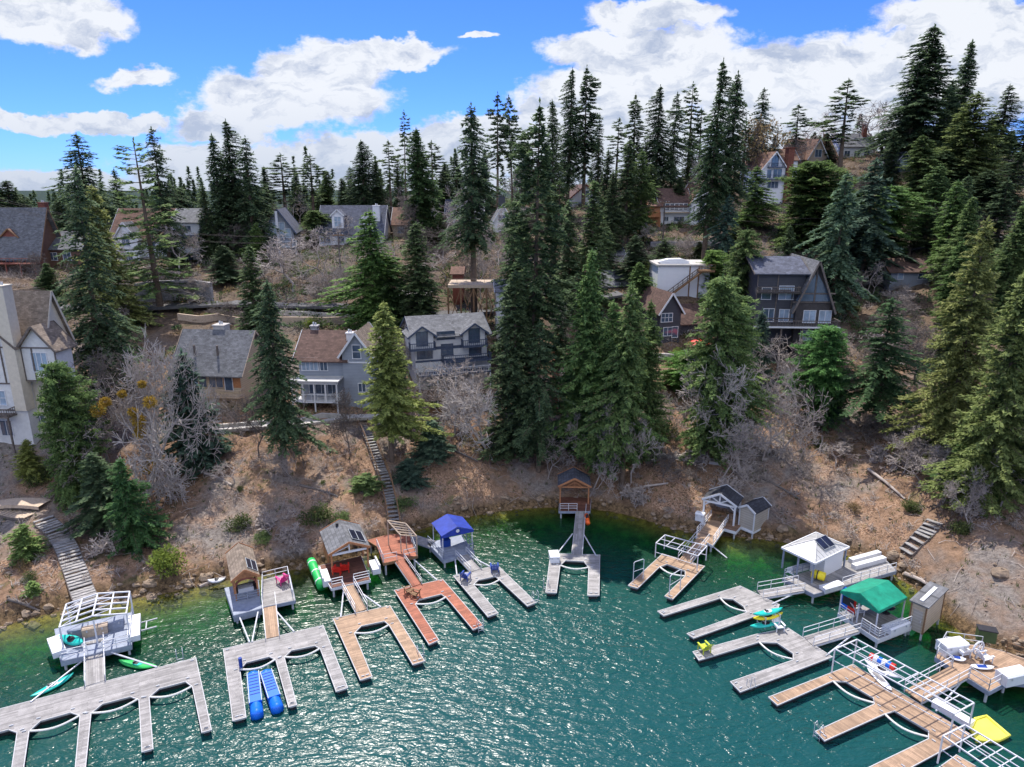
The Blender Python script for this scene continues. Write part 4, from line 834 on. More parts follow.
m.build('corner_trim', 'brown_wood', t); d_ = MB().box(W_ * .2, W_ * .85, -.06, -.005, .8, 2.9).build('door', 'siding_shed', t); MB().box(W_ * .74, W_ * .79, -.11, -.06, 1.8, 1.95).build('handle', 'steel', d_); posts(t, [(.1, .1), (W_ - .1, .1), (W_ - .1, D_ - .1)], -2, .7, .15, 'steel', 'pile')
# 11 cluttered tan deck at the right
a = P(989, 691, 1.3); b = P(1008, 680, 1.3); an = math.atan2(b.y - a.y, b.x - a.x)
t = thing('shore_deck', 'tan shore deck with grey rails, crowded with boxes and chairs', 'deck', (a.x, a.y, 0), an, BG)
platform(t, [(935.5, 657), (989, 691), (1008, 681), (1040, 684), (1040, 664), (1006, 652), (982, 646), (945, 641)], 1.3, 'planks_tan', .4, 'deck_bluegrey')
post_rail(t, [LP(t, x, y, 1.3) for x, y in ((952, 667.5), (936, 657.3), (945, 641.5), (981, 646.5))], 1, 'steel'); post_rail(t, [LP(t, x, y, 1.3) for x, y in ((968, 677), (988.5, 690.3), (1000, 684))], 1, 'steel'); post_rail(t, [LP(t, x, y, 1.3) for x, y in ((1006, 652.5), (1030, 661))], 1, 'brown_wood')
dock_box('big white box in the rear corner of the cluttered deck', 951, 651, 1.31, 2.2, 1.2, 1.0, R(12), 'plastic_white'); dock_box('white box with a dark lid strap on the right edge of the cluttered deck', 1011, 681, 1.31, 2.3, 1.1, 1.0, R(15), 'plastic_white')
adirondack('white chair by the far rail of the cluttered deck', 962, 655.5, 1.31, R(190), 'plastic_white', 1.15); adirondack('white reclining chair in the middle of the cluttered deck', 984, 661, 1.31, R(100), 'plastic_white', 1.2)
c, an2, ln = at2((970, 667), (994, 668), 1.4); hull('paddle_board', 'white board lying on the cluttered deck', 'paddle board', c, an2, ln, .7, .14, 'plastic_white', 'plastic_navy', board=True); c, an2, ln = at2((948, 657), (966, 661), 1.4); hull('paddle_board', 'navy and white board behind the white chair', 'paddle board', c, an2, ln, .75, .18, 'plastic_white', 'plastic_navy', board=True)
tb = thing('wheel_hoop', 'big pale hose reel standing at the far rail of the cluttered deck', 'hose reel', P(977, 655, 1.31), R(20)); MB().tube([(math.cos(k * math.pi / 8) * .6, 0, .7 + math.sin(k * math.pi / 8) * .6) for k in range(17)], .08, 6).build('rim', 'white_metal', tb); m = MB(); [m.bar((0, 0, .7), (math.cos(k * math.pi / 4) * .6, 0, .7 + math.sin(k * math.pi / 4) * .6), .04) for k in range(8)]; m.build('spoke', 'white_metal', tb); MB().bar((-.4, -.3, 0), (0, 0, .7), .06).bar((.4, .3, 0), (0, 0, .7), .06).build('stand', 'steel', tb)
tb = thing('waste_bin', 'dark green bin behind the cluttered deck', 'bin', P(985, 640, 1.3), R(-20)); MB().box(-.7, .7, -.4, .4, 0, 1.1).build('body', 'needles_dark', tb); MB().box(-.75, .75, -.45, .45, 1.101, 1.2).build('lid', 'black_paint', tb)
# pipe frames over the docks
def pipe_frame(label, tl, z, slats, zb=DZ, mat='white_metal', ridge=.0, mids=1):
    """open roof frame; tl = four pixel corners at height z in order"""
    c = sum((P(*q, z) for q in tl), Vector()) / 4; t = thing('pipe_canopy', label, 'pipe frame', (c.x, c.y, 0), 0, 'bare canopy frames over the docks')
    q = [LP(t, *p, z) for p in tl]; m = MB()
    for i in range(4): m.bar(q[i], q[(i + 1) % 4], .09)
    for k in range(1, slats): m.bar(q[0].lerp(q[1], k / slats), q[3].lerp(q[2], k / slats), .06)
    for k in range(1, mids + 1): m.bar(q[0].lerp(q[3], k / (mids + 1)), q[1].lerp(q[2], k / (mids + 1)), .06)
    m.build('roof_frame', mat, t)
    for p in q: MB().bar((p.x, p.y, zb), p, .09).build('post', mat, t)
    m = MB()
    for i in (0, 2): m.bar(q[i] - Vector((0, 0, 1.1)), q[(i + 1) % 4] - Vector((0, 0, 1.1)), .05)
    m.build('side_rail', mat, t); return t
pipe_frame('long white pipe frame over the back of the big tan dock', [(857, 639.5), (974, 703), (954, 714), (835, 649)], 2.9, 9, mids=2)
pipe_frame('white pipe frame at the bottom right corner beyond the yellow raft', [(965, 725), (1060, 782), (1035, 800), (943, 736)], 2.9, 7, mids=2)
pipe_frame('white pipe frame around the back of the small tan dock', [(665, 535), (707, 546), (698, 556), (656, 543)], 2.3, 4)
for lab, q in (('goalpost-shaped pipe hoop on the left finger of the small tan dock', [(633, 582), (643, 578.5)]), ('goalpost-shaped pipe hoop on the right finger of the small tan dock', [(669, 596), (680, 589)])):
    A, B = P(*q[0], DZ), P(*q[1], DZ); tb = thing('pipe_hoop', lab, 'pipe hoop', A, 0, 'pipe hoops on the small tan dock'); d = B - A; MB().tube([(0, 0, 0), (0, 0, 2.2), d * .1 + Vector((0, 0, 2.3)), d * .9 + Vector((0, 0, 2.3)), d + Vector((0, 0, 2.2)), d], .045, 6).build('hoop', 'white_metal', tb); MB().tube([(0, 0, 1.2), d + Vector((0, 0, 1.2))], .03, 5).build('cross_bar', 'white_metal', tb)
c, an2, ln = at2((870, 656), (895, 668), 1.2); tb = thing('rolled_raft', 'rolled raft with blue, red and white bands on the pipe frame rack', 'raft', c, an2, None); h = ln / 2
for k, mm in enumerate(('plastic_red', 'plastic_white', 'plastic_blue', 'plastic_white', 'plastic_blue', 'plastic_red')): MB().tube([(-h + ln * k / 6, 0, 0), (-h + ln * (k + 1) / 6 - .005, 0, 0)], .32, 12).build('band', mm, tb, smooth=False)
c, an2, ln = at2((864, 660), (900, 678), .9); hull('kayak', 'pale grey kayak lying under the striped raft roll', 'kayak', Vector((c.x, c.y, DZ + .05)), an2, ln, .7, .35, 'plastic_white')
A = [P(x, y, .1) for x, y in ((970, 731), (975, 720.5), (986, 717.5), (1009, 737), (998, 742), (976, 742))]; c = sum(A, Vector()) / 6; tb = thing('raft', 'yellow inflatable raft afloat beside the big tan dock', 'raft', (c.x, c.y, 0)); pl = [((q - c).x, (q - c).y) for q in A]
MB().prism(pl, .02, .22).build('mat', 'tarp_yellow', tb); MB().tube([(x, y, .25) for x, y in pl + pl[:1]], .12, 7).build('rim', 'tarp_yellow', tb, smooth=True)
# ---------------------------------------------------------------- houses
def FM(side, W, D, ox=0, oy=0):
    """wall coordinates (u along, v up, n outward) -> root space"""
    return {'front': lambda u, v, n: (ox + u, oy - n, v), 'right': lambda u, v, n: (ox + W + n, oy + u, v), 'left': lambda u, v, n: (ox - n, oy + D - u, v)}[side]
def fb(m, F, u0, u1, v0, v1, n0, n1):
    return m.hexa([F(u0, v0, n0), F(u1, v0, n0), F(u1, v0, n1), F(u0, v0, n1), F(u0, v1, n0), F(u1, v1, n0), F(u1, v1, n1), F(u0, v1, n1)])
def window(t, F, u, v, w, h, nx=2, ny=1, frame='white_paint', glass='glass', sill=True, name='window'):
    """centre u, bottom v"""
    m = MB(); f = .09; fb(m, F, u - w / 2 - f, u - w / 2, v, v + h, -.02, .07); fb(m, F, u + w / 2, u + w / 2 + f, v, v + h, -.02, .07)
    fb(m, F, u - w / 2 - f, u + w / 2 + f, v + h, v + h + f, -.02, .08); fb(m, F, u - w / 2 - f - .03, u + w / 2 + f + .03, v - f, v, -.02, .12 if sill else .07)
    for i in range(1, nx): x = u - w / 2 + w * i / nx; fb(m, F, x - .04, x + .04, v, v + h, -.01, .055)
    for i in range(1, ny): z = v + h * i / ny; fb(m, F, u - w / 2, u + w / 2, z - .035, z + .035, -.01, .05)
    o = m.build(name, frame, t); fb(MB(), F, u - w / 2, u + w / 2, v, v + h, -.01, .02).build('pane', glass, o); return o
def body(t, W, D, z0, z1, rise, axis, wall, roof, ox=0, oy=0, ov=.5, trim='white_paint', th=.16, name='wall'):
    if axis == 'y': pr = [(ox, z0), (ox + W, z0), (ox + W, z1), (ox + W / 2, z1 + rise), (ox, z1)]; MB().extr(pr, 'y', oy, oy + D).build(name, wall, t); s = rise / (W / 2)
    else: pr = [(oy, z0), (oy + D, z0), (oy + D, z1), (oy + D / 2, z1 + rise), (oy, z1)]; MB().extr(pr, 'x', ox, ox + W).build(name, wall, t); s = rise / (D / 2)
    if axis == 'y': return gable_roof(t, ox - ov, ox + W + ov, oy - ov, oy + D + ov, z1 - ov * s + .01, rise + ov * s, 'shingle_%s_y' % roof, 'y', th, trim)
    return gable_roof(t, ox - ov, ox + W + ov, oy - ov, oy + D + ov, z1 - ov * s + .01, rise + ov * s, 'shingle_%s_x' % roof, 'x', th, trim)
def chimney(ro, x, y, z0, z1, mat='brickwork', w=.8):
    o = MB().box(x - w / 2, x + w / 2, y - w / 2, y + w / 2, z0, z1).box(x - w / 2 - .1, x + w / 2 + .1, y - w / 2 - .1, y + w / 2 + .1, z1, z1 + .15).build('chimney', mat, ro)
    MB().tube([(x - .15, y, z1 + .15), (x - .15, y, z1 + .6)], .14).tube([(x + .18, y, z1 + .15), (x + .18, y, z1 + .5)], .12).build('flue', 'steel', o); return o
def balcony(t, u0, u1, z, depth, mat='pale_wood', rail='white_paint', oy=0, h=1.0, legs=None, gap=.35):
    o = MB().box(u0, u1, oy - depth, oy, z - .2, z).build('balcony', mat, t)
    m = MB(); y = oy - depth + .06
    for a, b in (((u0 + .05, y), (u1 - .05, y)), ((u0 + .05, y), (u0 + .05, oy - .05)), ((u1 - .05, y), (u1 - .05, oy - .05))):
        A, B = Vector((*a, z)), Vector((*b, z)); n = max(1, round((B - A).length / gap))
        for i in range(n + 1): q = A.lerp(B, i / n); m.bar(q, q + Vector((0, 0, h)), .05)
        m.bar(A + Vector((0, 0, h)), B + Vector((0, 0, h)), .1); m.bar(A + Vector((0, 0, .12)), B + Vector((0, 0, .12)), .06)
    m.build('railing', rail, o)
    if legs is not None:
        n = max(1, round((u1 - u0) / 3))
        for i in range(n + 1): x = u0 + .1 + (u1 - u0 - .2) * i / n; MB().bar((x, oy - depth + .12, legs), (x, oy - depth + .12, z - .2), .18).build('post', rail, o)
    return o
def dormer(t, ro, x, z, w, h, y0, depth, wall, roof, rise=None, frame='white_paint', glass='glass', nx=2):
    """small gabled dormer: x centre, z sill, front plane y0"""
    rise = rise or w * .45
    d = MB().extr([(x - w / 2, z - .6), (x + w / 2, z - .6), (x + w / 2, z + h), (x, z + h + rise), (x - w / 2, z + h)], 'y', y0, y0 + depth).build('dormer', wall, t)
    gable_roof(d, x - w / 2 - .3, x + w / 2 + .3, y0 - .3, y0 + depth, z + h - .25, rise + .25, 'shingle_%s_y' % roof, 'y', .12, frame)
    F = FM('front', 1, 1, 0, y0); window(d, F, x, z + .15, w * .55, h * .8, nx, 2, frame, glass); return d
def house(label, pxl, pxr, row, Y, rz=0, name='house', cat='house', xo=30):
    A = PY(pxl, row, Y); A.x = PY(pxl, row - xo, Y).x; B = PY(pxr, row - xo, Y); t = thing(name, label, cat, A, R(rz), 'houses on the wooded hillside'); t.location.z = A.z
    return t, (B.x - A.x) / math.cos(R(rz)), lambda r_, Yo=0: PY(512, r_, Y + Yo).z - A.z, lambda px: (PY(px, row - xo, Y).x - A.x) / math.cos(R(rz))
def timber(t, F, segs, w=.16, mat='dark_bark'):
    m = MB()
    for (a, b, c, d) in segs:
        A, B = Vector(F(a, b, .05)), Vector(F(c, d, .05)); m.bar(A, B, w, .1, up=Vector(F(0, 0, 1)) - Vector(F(0, 0, 0)))
    m.build('timber_frame', mat, t)

# left Tudor
t, W, Z, U = house('cream and white half-timbered house with stone roof and pale chimney at the left edge', -40, 50, 432, 87, -4, xo=70)
D = 5; ze = Z(345); ro = body(t, W, D, -4, ze, Z(292, 5) - ze + .5, 'x', 'cream', 'tan', trim='cream')
g = U(0) - 2.4; body(t, 6.6, 3, -3.9, ze + .3, 3.0, 'y', 'stucco', 'tan', ox=U(-20), oy=-1.6, ov=.4, trim='dark_bark', name='wing_wall'); body(t, 4.4, 3, Z(378), ze + .1, 2.6, 'y', 'stucco', 'tan', ox=U(33), oy=-1.0, ov=.5, trim='dark_bark', name='wing_wall')
F = FM('front', W, D, 0, -1.6); a = U(-20); timber(t, F, [(a, Z(379), a + 6.6, Z(379)), (a + 3.3, Z(379), a + 3.3, ze + 3.1), (a + 4.6, Z(379), a + 4.6, ze + 1.8), (a + 6.5, Z(379), a + 6.5, ze + .2), (a + 2, ze + .2, a + 6.5, ze + .2), (a, Z(405), a + 6.6, Z(405))])
window(t, F, U(4), Z(372), 1.3, 2.6, 2, 3, glass='glass_pale'); window(t, F, U(5), Z(400), 1.6, 1.8, 2, 2, glass='glass_pale'); window(t, F, U(6), Z(430), 1.5, 2, 2, 1)
F = FM('front', W, D, 0, -1.0); a = U(33); timber(t, F, [(a, Z(377), a + 4.4, Z(377)), (a, Z(377), a, ze), (a + 1.4, Z(377), a + 1.4, ze), (a + 4.4, Z(377), a + 4.4, ze), (a, ze + .05, a + 4.4, ze + .05)]); window(t, F, U(33) + 2.2, Z(368), 2.0, 2.4, 3, 1, glass='glass_pale')
F = FM('front', W, D); window(t, F, U(33), Z(425), 1.2, 1.6, 2, 1); chimney(ro, U(27), -1.2, Z(405), Z(284), 'cream', 1.5); balcony(t, U(-30), U(20), Z(408), 3.2, 'dark_bark', 'dark_bark', 0, .9, -3)
# cabin above it
t, W, Z, U = house('dark brown log house with grey roof and small dormer at the upper left', -40, 38, 285, 146, 0)
D = 8; ze = Z(250); ro = body(t, W, D, -5, ze, Z(208, 6) - ze, 'x', 'siding_brown', 'grey', trim='brown_wood', ov=1); dormer(t, ro, U(9), ze + .6, 3.4, 2.0, 1.2, 5, 'red_wood', 'brown', frame='brown_wood')
F = FM('front', W, D); balcony(t, U(-30), U(42), Z(262), 2.8, 'red_wood', 'red_wood', 0, 1, -5, .8); window(t, F, U(25), Z(262), 1.8, 2); window(t, F, U(10), Z(262), 2, 2); window(t, F, U(-12), Z(262), 2, 2); chimney(ro, U(38) - 1, 6, ze + 2, Z(203, 6), 'brickwork', 1.4)
# wide white and grey house
t, W, Z, U = house('wide grey-roofed house with white gable behind the sparse pine', 110, 176, 262, 158, 0)
D = 12; ze = Z(238); ro = body(t, W, D, -5, ze, Z(209, 6) - ze, 'x', 'siding_white', 'brown', ov=.6); body(t, 5, 3, -5, ze, 3.4, 'y', 'siding_white', 'grey', ox=U(118), oy=-2, name='wing_wall', ov=.4)
F = FM('front', W, D, 0, -2); window(t, F, U(118) + 2.5, ze - 1.5, 1.6, 1.5); window(t, F, U(118) + 2.5, ze - 5, 2, 1.5); F = FM('front', W, D); [window(t, F, U(p), ze - 2.2, 1.5, 1.4) for p in (150, 165)]
t, W, Z, U = house('white three-storey house with dark band and square upper window', 173, 201, 272, 156, 0)
D = 10; ze = Z(222); ro = body(t, W, D, -4, ze, Z(209, 5) - ze, 'x', 'siding_white', 'grey', ov=.5); F = FM('front', W, D); window(t, F, W / 2, Z(231), 2.4, 1.1, 3); window(t, F, W / 2, Z(246), 3.4, 1.4, 4, 1, 'navy_paint'); window(t, F, W * .4, Z(262), 3, 1.6, 3)
MB().box(-.6, W + .6, -1.6, 0, Z(240), Z(235)).build('awning', 'navy_paint', t); balcony(t, 0, W, Z(252), 1.6, 'white_paint', 'white_paint', 0, .9, -4)
# navy A gable
t, W, Z, U = house('navy gabled house with tall glazed front and white balcony', 265, 292, 262, 160, 10)
D = 13; ze = Z(230); ro = body(t, W, D, -4, ze, Z(210) - ze, 'y', 'siding_grey', 'slate', ov=.7, trim='navy_paint'); F = FM('front', W, D); [window(t, F, W * q, Z(238), 1.3, 2.6 + h_, 1, 2, glass='glass_pale') for q, h_ in ((.2, -.6), (.4, .8), (.6, .8), (.8, -.6))]
balcony(t, -.5, W + .6, Z(246), 2.4, 'white_paint', 'white_paint', 0, 1.1, -4); MB().box(W / 2 - .25, W / 2 + .25, -2.7, -2.45, -3, Z(211)).build('flagpole_post', 'white_paint', t); MB().box(-2.4, -.7, 1, 2, -3, 4.5).build('chimney_stack', 'stonework', t)
# long dormer house
t, W, Z, U = house('long blue-slate roofed house with white dormer and white chimney', 318, 382, 255, 164, 0)
D = 11; ze = Z(233); ro = body(t, W, D, -4, ze, Z(206, 5) - ze, 'x', 'siding_white', 'slate', ov=.5); dormer(t, ro, U(337), Z(227), 2.6, 2.6, .8, 5, 'siding_white', 'slate', glass='glass_pale'); dormer(t, ro, U(367), Z(227), 2.0, 2.0, .8, 5, 'siding_white', 'slate')
F = FM('front', W, D); [window(t, F, U(p), ze - 2.2, 1.5, 1.4) for p in (326, 340, 352, 364, 376)]; chimney(ro, U(375), 3, ze + 2, Z(206, 3), 'white_paint', 1.6)
# tan house 180-245
t, W, Z, U = house('tan house with wide grey shingle roof, balcony and two roof pipes', 177, 243, 412, 97, -6)
D = 9; ze = Z(369); ro = body(t, W, D, -3, ze, Z(330, 4.5) - ze, 'x', 'siding_tan', 'grey', ov=.8, trim='pale_wood')
F = FM('front', W, D); [window(t, F, U(p), Z(386), w_, 1.7, nx_, 1, 'pale_wood', g_) for p, w_, nx_, g_ in ((195, 1.4, 2, 'glass_pale'), (204, 1.2, 1, 'glass'), (218, 2.0, 2, 'glass'))]; window(t, F, U(231), Z(389), 1.1, 2.2, 1, 1, 'white_paint', 'glass', True, 'door'); balcony(t, -.3, W + .6, Z(392), 1.6, 'pale_wood', 'pale_wood', 0, .9, None, .5)
MB().box(U(225), W + .05, -.012, 0, Z(386), ze - .05).build('wall_panel', 'cedar_wood', t)
for p in (193, 217): MB().tube([(U(p), 1.6, ze + 1.2), (U(p), 1.6, ze + 3.2)], .17, 8).build('roof_pipe', 'dark_bark', ro)
chimney(ro, U(209), D / 2 + 1, ze + 2, Z(325, 5), 'concrete', 1.7)
# brown roof, white veranda 290-365
t, W, Z, U = house('brown-roofed house with white two-storey veranda', 300, 346, 408, 97, -3)
D = 9; ze = Z(358); ro = body(t, W, D, -2, ze, Z(331, 4.5) - ze, 'x', 'siding_grey', 'red', ov=.7); F = FM('front', W, D)
window(t, F, U(311), Z(370), 2.3, 1.8, 4, 1, glass='glass_pale'); window(t, F, U(325), Z(370), 1.0, 1.7); window(t, F, U(318), Z(393), 2.6, 2.0, 3); window(t, F, U(332), Z(393), 1.4, 2.0)
o = balcony(t, -.5, W - .5, Z(396), 2.6, 'white_paint', 'white_paint', 0, 1.0, Z(413), .9); m = MB()
for i in range(5): x = -.4 + (W - .2) * i / 4; m.bar((x, -2.5, Z(396)), (x, -2.5, Z(378)), .2)
m.bar((-.5, -2.5, Z(378)), (W - .4, -2.5, Z(378)), .25, .35); m.build('veranda_column', 'white_paint', t); MB().box(-.7, W - .2, -2.9, 0, Z(377) + .05, Z(377) + .22).build('veranda_roof', 'metal_roof', t)
chimney(ro, U(307), 5, ze + 2, Z(326, 5), 'stonework', 1.0)
W2 = 4.2; body(t, W2, 7, -2, Z(352), 2.9, 'y', 'siding_grey', 'tan', ox=U(345), oy=-.4, ov=.5, name='wing_wall'); F = FM('front', 1, 1, 0, -.4); window(t, F, U(345) + 2.1, Z(357), 1.1, 1.9, 1, 2, glass='glass'); timber(t, F, [(U(345), Z(361), U(345) + 4.2, Z(361))], .2, 'white_paint'); window(t, F, U(345) + 2.6, Z(390), 1.0, 1.2); chimney(ro, U(347), 3.2, ze, Z(333, 3), 'white_paint', .9)
# blue-grey house 402-487
t, W, Z, U = house('white and navy two-gabled house with two rows of balconies', 415, 486, 374, 101, 18)
D = 9; ze = Z(337); ro = body(t, W, D, -4, ze, Z(317, 4.5) - ze, 'x', 'stucco', 'grey', ov=.6, trim='navy_paint'); F = FM('front', W, D)
for p in (421, 472):
    x = U(p); d = MB().extr([(x - 1.7, Z(350)), (x + 1.7, Z(350)), (x + 1.7, ze + .3), (x, ze + 1.5), (x - 1.7, ze + .3)], 'y', -.7, 4).build('bay', 'stucco', t); gable_roof(d, x - 2.2, x + 2.2, -1.2, 4, ze + .0, 1.6, 'shingle_grey_y', 'y', .13, 'navy_paint')
    F1 = FM('front', 1, 1, 0, -.7); window(d, F1, x, Z(345), 1.6, 2.0, 3, 2, 'navy_paint'); balcony(t, x - 1.9, x + 1.9, Z(348), 1.5, 'navy_paint', 'navy_paint', 0, .9, None, .3)
window(t, F, U(445), Z(341), 2.6, 1.1, 5, 2, 'navy_paint'); window(t, F, U(446), Z(357), 1.7, 1.6, 2, 2, 'navy_paint'); window(t, F, U(424), Z(359), 2.2, 1.9, 4, 1, 'navy_paint'); window(t, F, U(474), Z(359), 1.8, 1.9, 3, 1, 'navy_paint')
MB().box(-.05, W + .05, -.04, -.005, Z(351), Z(348)).box(-.05, W + .05, -.04, -.005, Z(363), Z(361)).build('band_trim', 'navy_paint', t); balcony(t, U(440), W + .3, Z(362), 1.6, 'navy_paint', 'navy_paint', 0, .9, None, .3); balcony(t, 0, W, Z(373), 2.2, 'navy_paint', 'white_paint', 0, .9, -5)
# white barn-like one
t, W, Z, U = house('small white and blue-grey house with gambrel front among bare trees', 493, 513, 242, 172, 4)
D = 9; ze = Z(222); ro = body(t, W, D, -4, ze, Z(205) - ze, 'y', 'siding_white', 'grey', ov=.5); F = FM('front', W, D); window(t, F, W * .45, Z(222), 1.6, 1.6, 2, 2); window(t, F, W * .5, Z(238), 1.8, 1.6, 2, 1); chimney(ro, W * .5, 5, ze + 2, Z(196, 5), 'siding_dark', 1.6)
t, W, Z, U = house('white gabled house with red trim between the tall firs', 572, 600, 212, 192, 8)
D = 9; ze = Z(197); ro = body(t, W, D, -4, ze, Z(185) - ze, 'y', 'siding_white', 'red', ov=.5, trim='red_wood'); F = FM('front', W, D); window(t, F, W * .5, Z(197), 1.8, 1.6); window(t, F, W * .35, Z(209), 2.8, 1.8, 3, glass='glass_pale'); window(t, F, W * .75, Z(209), 1.4, 1.8)
# small stacked houses 600-625
t, W, Z, U = house('small grey-roofed house half hidden below the pale box house', 601, 630, 312, 133, 8)
D = 7; ze = Z(286); ro = body(t, W, D, -4, ze, Z(271, 3.5) - ze, 'x', 'siding_grey', 'grey', ov=.4); F = FM('front', W, D); [window(t, F, W * q, Z(292), 1.1, 1.0) for q in (.3, .6)]; [window(t, F, W * q, Z(306), 1.2, 1.2) for q in (.3, .7)]; balcony(t, 0, W, Z(296), 1.2, 'navy_paint', 'navy_paint', 0, .9)
t, W, Z, U = house('pale box-shaped house with white outside stair rail', 598, 624, 272, 148, 0)
D = 7; ze = Z(255); ro = body(t, W, D, -4, ze, 1.2, 'x', 'concrete', 'grey', ov=.4); F = FM('front', W, D); window(t, F, W * .25, Z(268), 1.2, 1.2); post_rail(t, [(W * .7, -.8, .2), (W * 1.2, -.8, Z(255))], 1.1, 'white_paint', gap=.5)
# white house with brown roof
t, W, Z, U = house('white house with weathered brown roof and side gable', 661, 693, 228, 174, 6)
D = 9; ze = Z(206); ro = body(t, W, D, -3, ze, Z(189, 4.5) - ze, 'x', 'siding_white', 'red', ov=.4); F = FM('front', W, D); [window(t, F, W * q, Z(210), .9, 1.5, 1, 2) for q in (.22, .38, .52, .66, .8)]; [window(t, F, W * q, Z(221), w_, 1.0, 2) for q, w_ in ((.2, 1.1), (.62, 2.6))]
body(t, 5, 10, -3, Z(202), 4.0, 'y', 'siding_white', 'brown', ox=W - .6, oy=-1.6, ov=.4, name='wing_wall'); F = FM('front', 1, 1, 0, -1.6); window(t, F, W + 1.9, Z(207), 1.4, 2.0); window(t, F, W + 1.9, Z(222), 1.6, 1.3); balcony(t, W * .1, W * .9, Z(212), 1.0, 'pale_wood', 'white_paint', 0, .9)
t, W, Z, U = house('orange-brown timber deck house beside the white brown-roofed house', 650, 661, 226, 173, 0, 'shed', 'shed')
body(t, W, 6, -4, Z(206), 1.2, 'x', 'cedar_wood', 'brown', ov=.4, trim='cedar_wood'); balcony(t, 0, W, Z(216), 1.2, 'cedar_wood', 'cedar_wood', 0, .9, -4)
# tall white house with brick chimney
t, W, Z, U = house('tall white gabled house with big brick chimney and two balconies', 762, 787, 205, 190, 10)
D = 12; ze = Z(168); ro = body(t, W, D, -5, ze, Z(152) - ze, 'y', 'siding_white', 'brown', ov=.5); F = FM('front', W, D); window(t, F, W * .5, Z(166), 1.8, 2.6, 2, 1, 'navy_paint'); window(t, F, W * .3, Z(178), 1.2, 2, 1); window(t, F, W * .65, Z(178), 2.4, 2.2, 2); window(t, F, W * .5, Z(188), 3, 1.6, 3); balcony(t, W * .2, W * .85, Z(167), 1.1, 'navy_paint', 'navy_paint', 0, 1); balcony(t, 0, W * .95, Z(179), 1.4, 'navy_paint', 'navy_paint', 0, 1)
MB().box(W - .1, W + 1.6, -.7, 1.1, -4, Z(148)).box(W - .25, W + 1.75, -.85, 1.25, Z(148), Z(147)).build('chimney', 'brickwork', t)
# garage with white wall and stair
t, W, Z, U = house('white-walled garage with brown deck stair and parked boat on its roof', 658, 710, 300, 127, 0, 'garage', 'garage')
MB().box(0, W, 0, 8, -3, Z(266)).build('wall', 'siding_white', t); MB().box(-.3, W + .3, -.3, 8.3, Z(266) + .003, Z(266) + .3).build('roof_slab', 'concrete', t); m = MB()
for p in (690, 699): m.bar((U(p), -.04, -2), (U(p), -.04, Z(266)), .22, .06, up=(0, 1, 0))
m.build('trim_post', 'brown_wood', t); A, B = Vector((U(664), -1.2, Z(299))), Vector((U(700), -1.2, Z(271))); d = MB().bar(A, B, .9, .25).build('stair', 'brown_wood', t); m = MB()
for k in range(9): q = A.lerp(B, k / 8); m.bar(q, q + Vector((0, 0, 1.1)), .1)
m.bar(A + Vector((0, 0, 1.1)), B + Vector((0, 0, 1.1)), .12); m.bar(A + Vector((0, 0, .6)), B + Vector((0, 0, .6)), .08); m.build('railing', 'dark_bark', d); MB().box(U(697), U(712), -2, 0, Z(271), Z(269)).build('landing', 'brown_wood', t); post_rail(t, [(U(697), -1.9, Z(269)), (U(712), -1.9, Z(269))], 1, 'brown_wood', gap=.8)
c = PY(674, 263, 129); tb = thing('covered_boat', 'boat under a white cover parked on the garage roof', 'boat', (c.x, c.y, t.location.z + Z(266) + .3), 0); MB().extr([(-2.6, 0), (2.4, 0), (2.6, .4), (1.2, .85), (-1.2, .8), (-3.0, .35)], 'y', -1.0, 1.0).build('cover', 'plastic_white', tb)
# dark gabled house under it
t, W, Z, U = house('dark grey gabled house with white trim and brown roof under the white garage', 660, 682, 350, 117, 14)
D = 10; ze = Z(311); ro = body(t, W, D, -3, ze, Z(294) - ze, 'y', 'siding_dark', 'red', ov=.5); F = FM('front', W, D); window(t, F, W * .32, Z(322), 2.0, 1.4, 3, 2); window(t, F, W * .4, Z(336), 1.5, 1.4, 2); window(t, F, W * .75, Z(338), 1.0, 1.8, 1); body(t, 6.5, 7, -3, Z(326), 2.6, 'x', 'siding_dark', 'red', ox=W, oy=1.5, ov=.5, name='wing_wall')
F = FM('front', 1, 1, 0, 1.5); window(t, F, W + 3.2, Z(346), 1.8, 2, 2)
c = PY(698, 349, 114); c.z = ground(c.x, c.y); tb = thing('parasol', 'red parasol beside the dark gabled house', 'parasol', (c.x, c.y, c.z)); zt = PY(693, 343, 114).z - c.z; m = MB(); n = 8
vs = [(0, 0, zt + .8)] + [(math.cos(k * math.pi / 4) * 1.8, math.sin(k * math.pi / 4) * 1.8, zt) for k in range(8)] + [(0, 0, zt + .75)]; m.add(vs, [(0, k + 1, (k + 1) % 8 + 1) for k in range(8)] + [(9, (k + 1) % 8 + 1, k + 1) for k in range(8)]).build('canopy', 'plastic_red', tb); MB().tube([(0, 0, 0), (0, 0, zt + .8)], .05).build('pole', 'white_paint', tb)
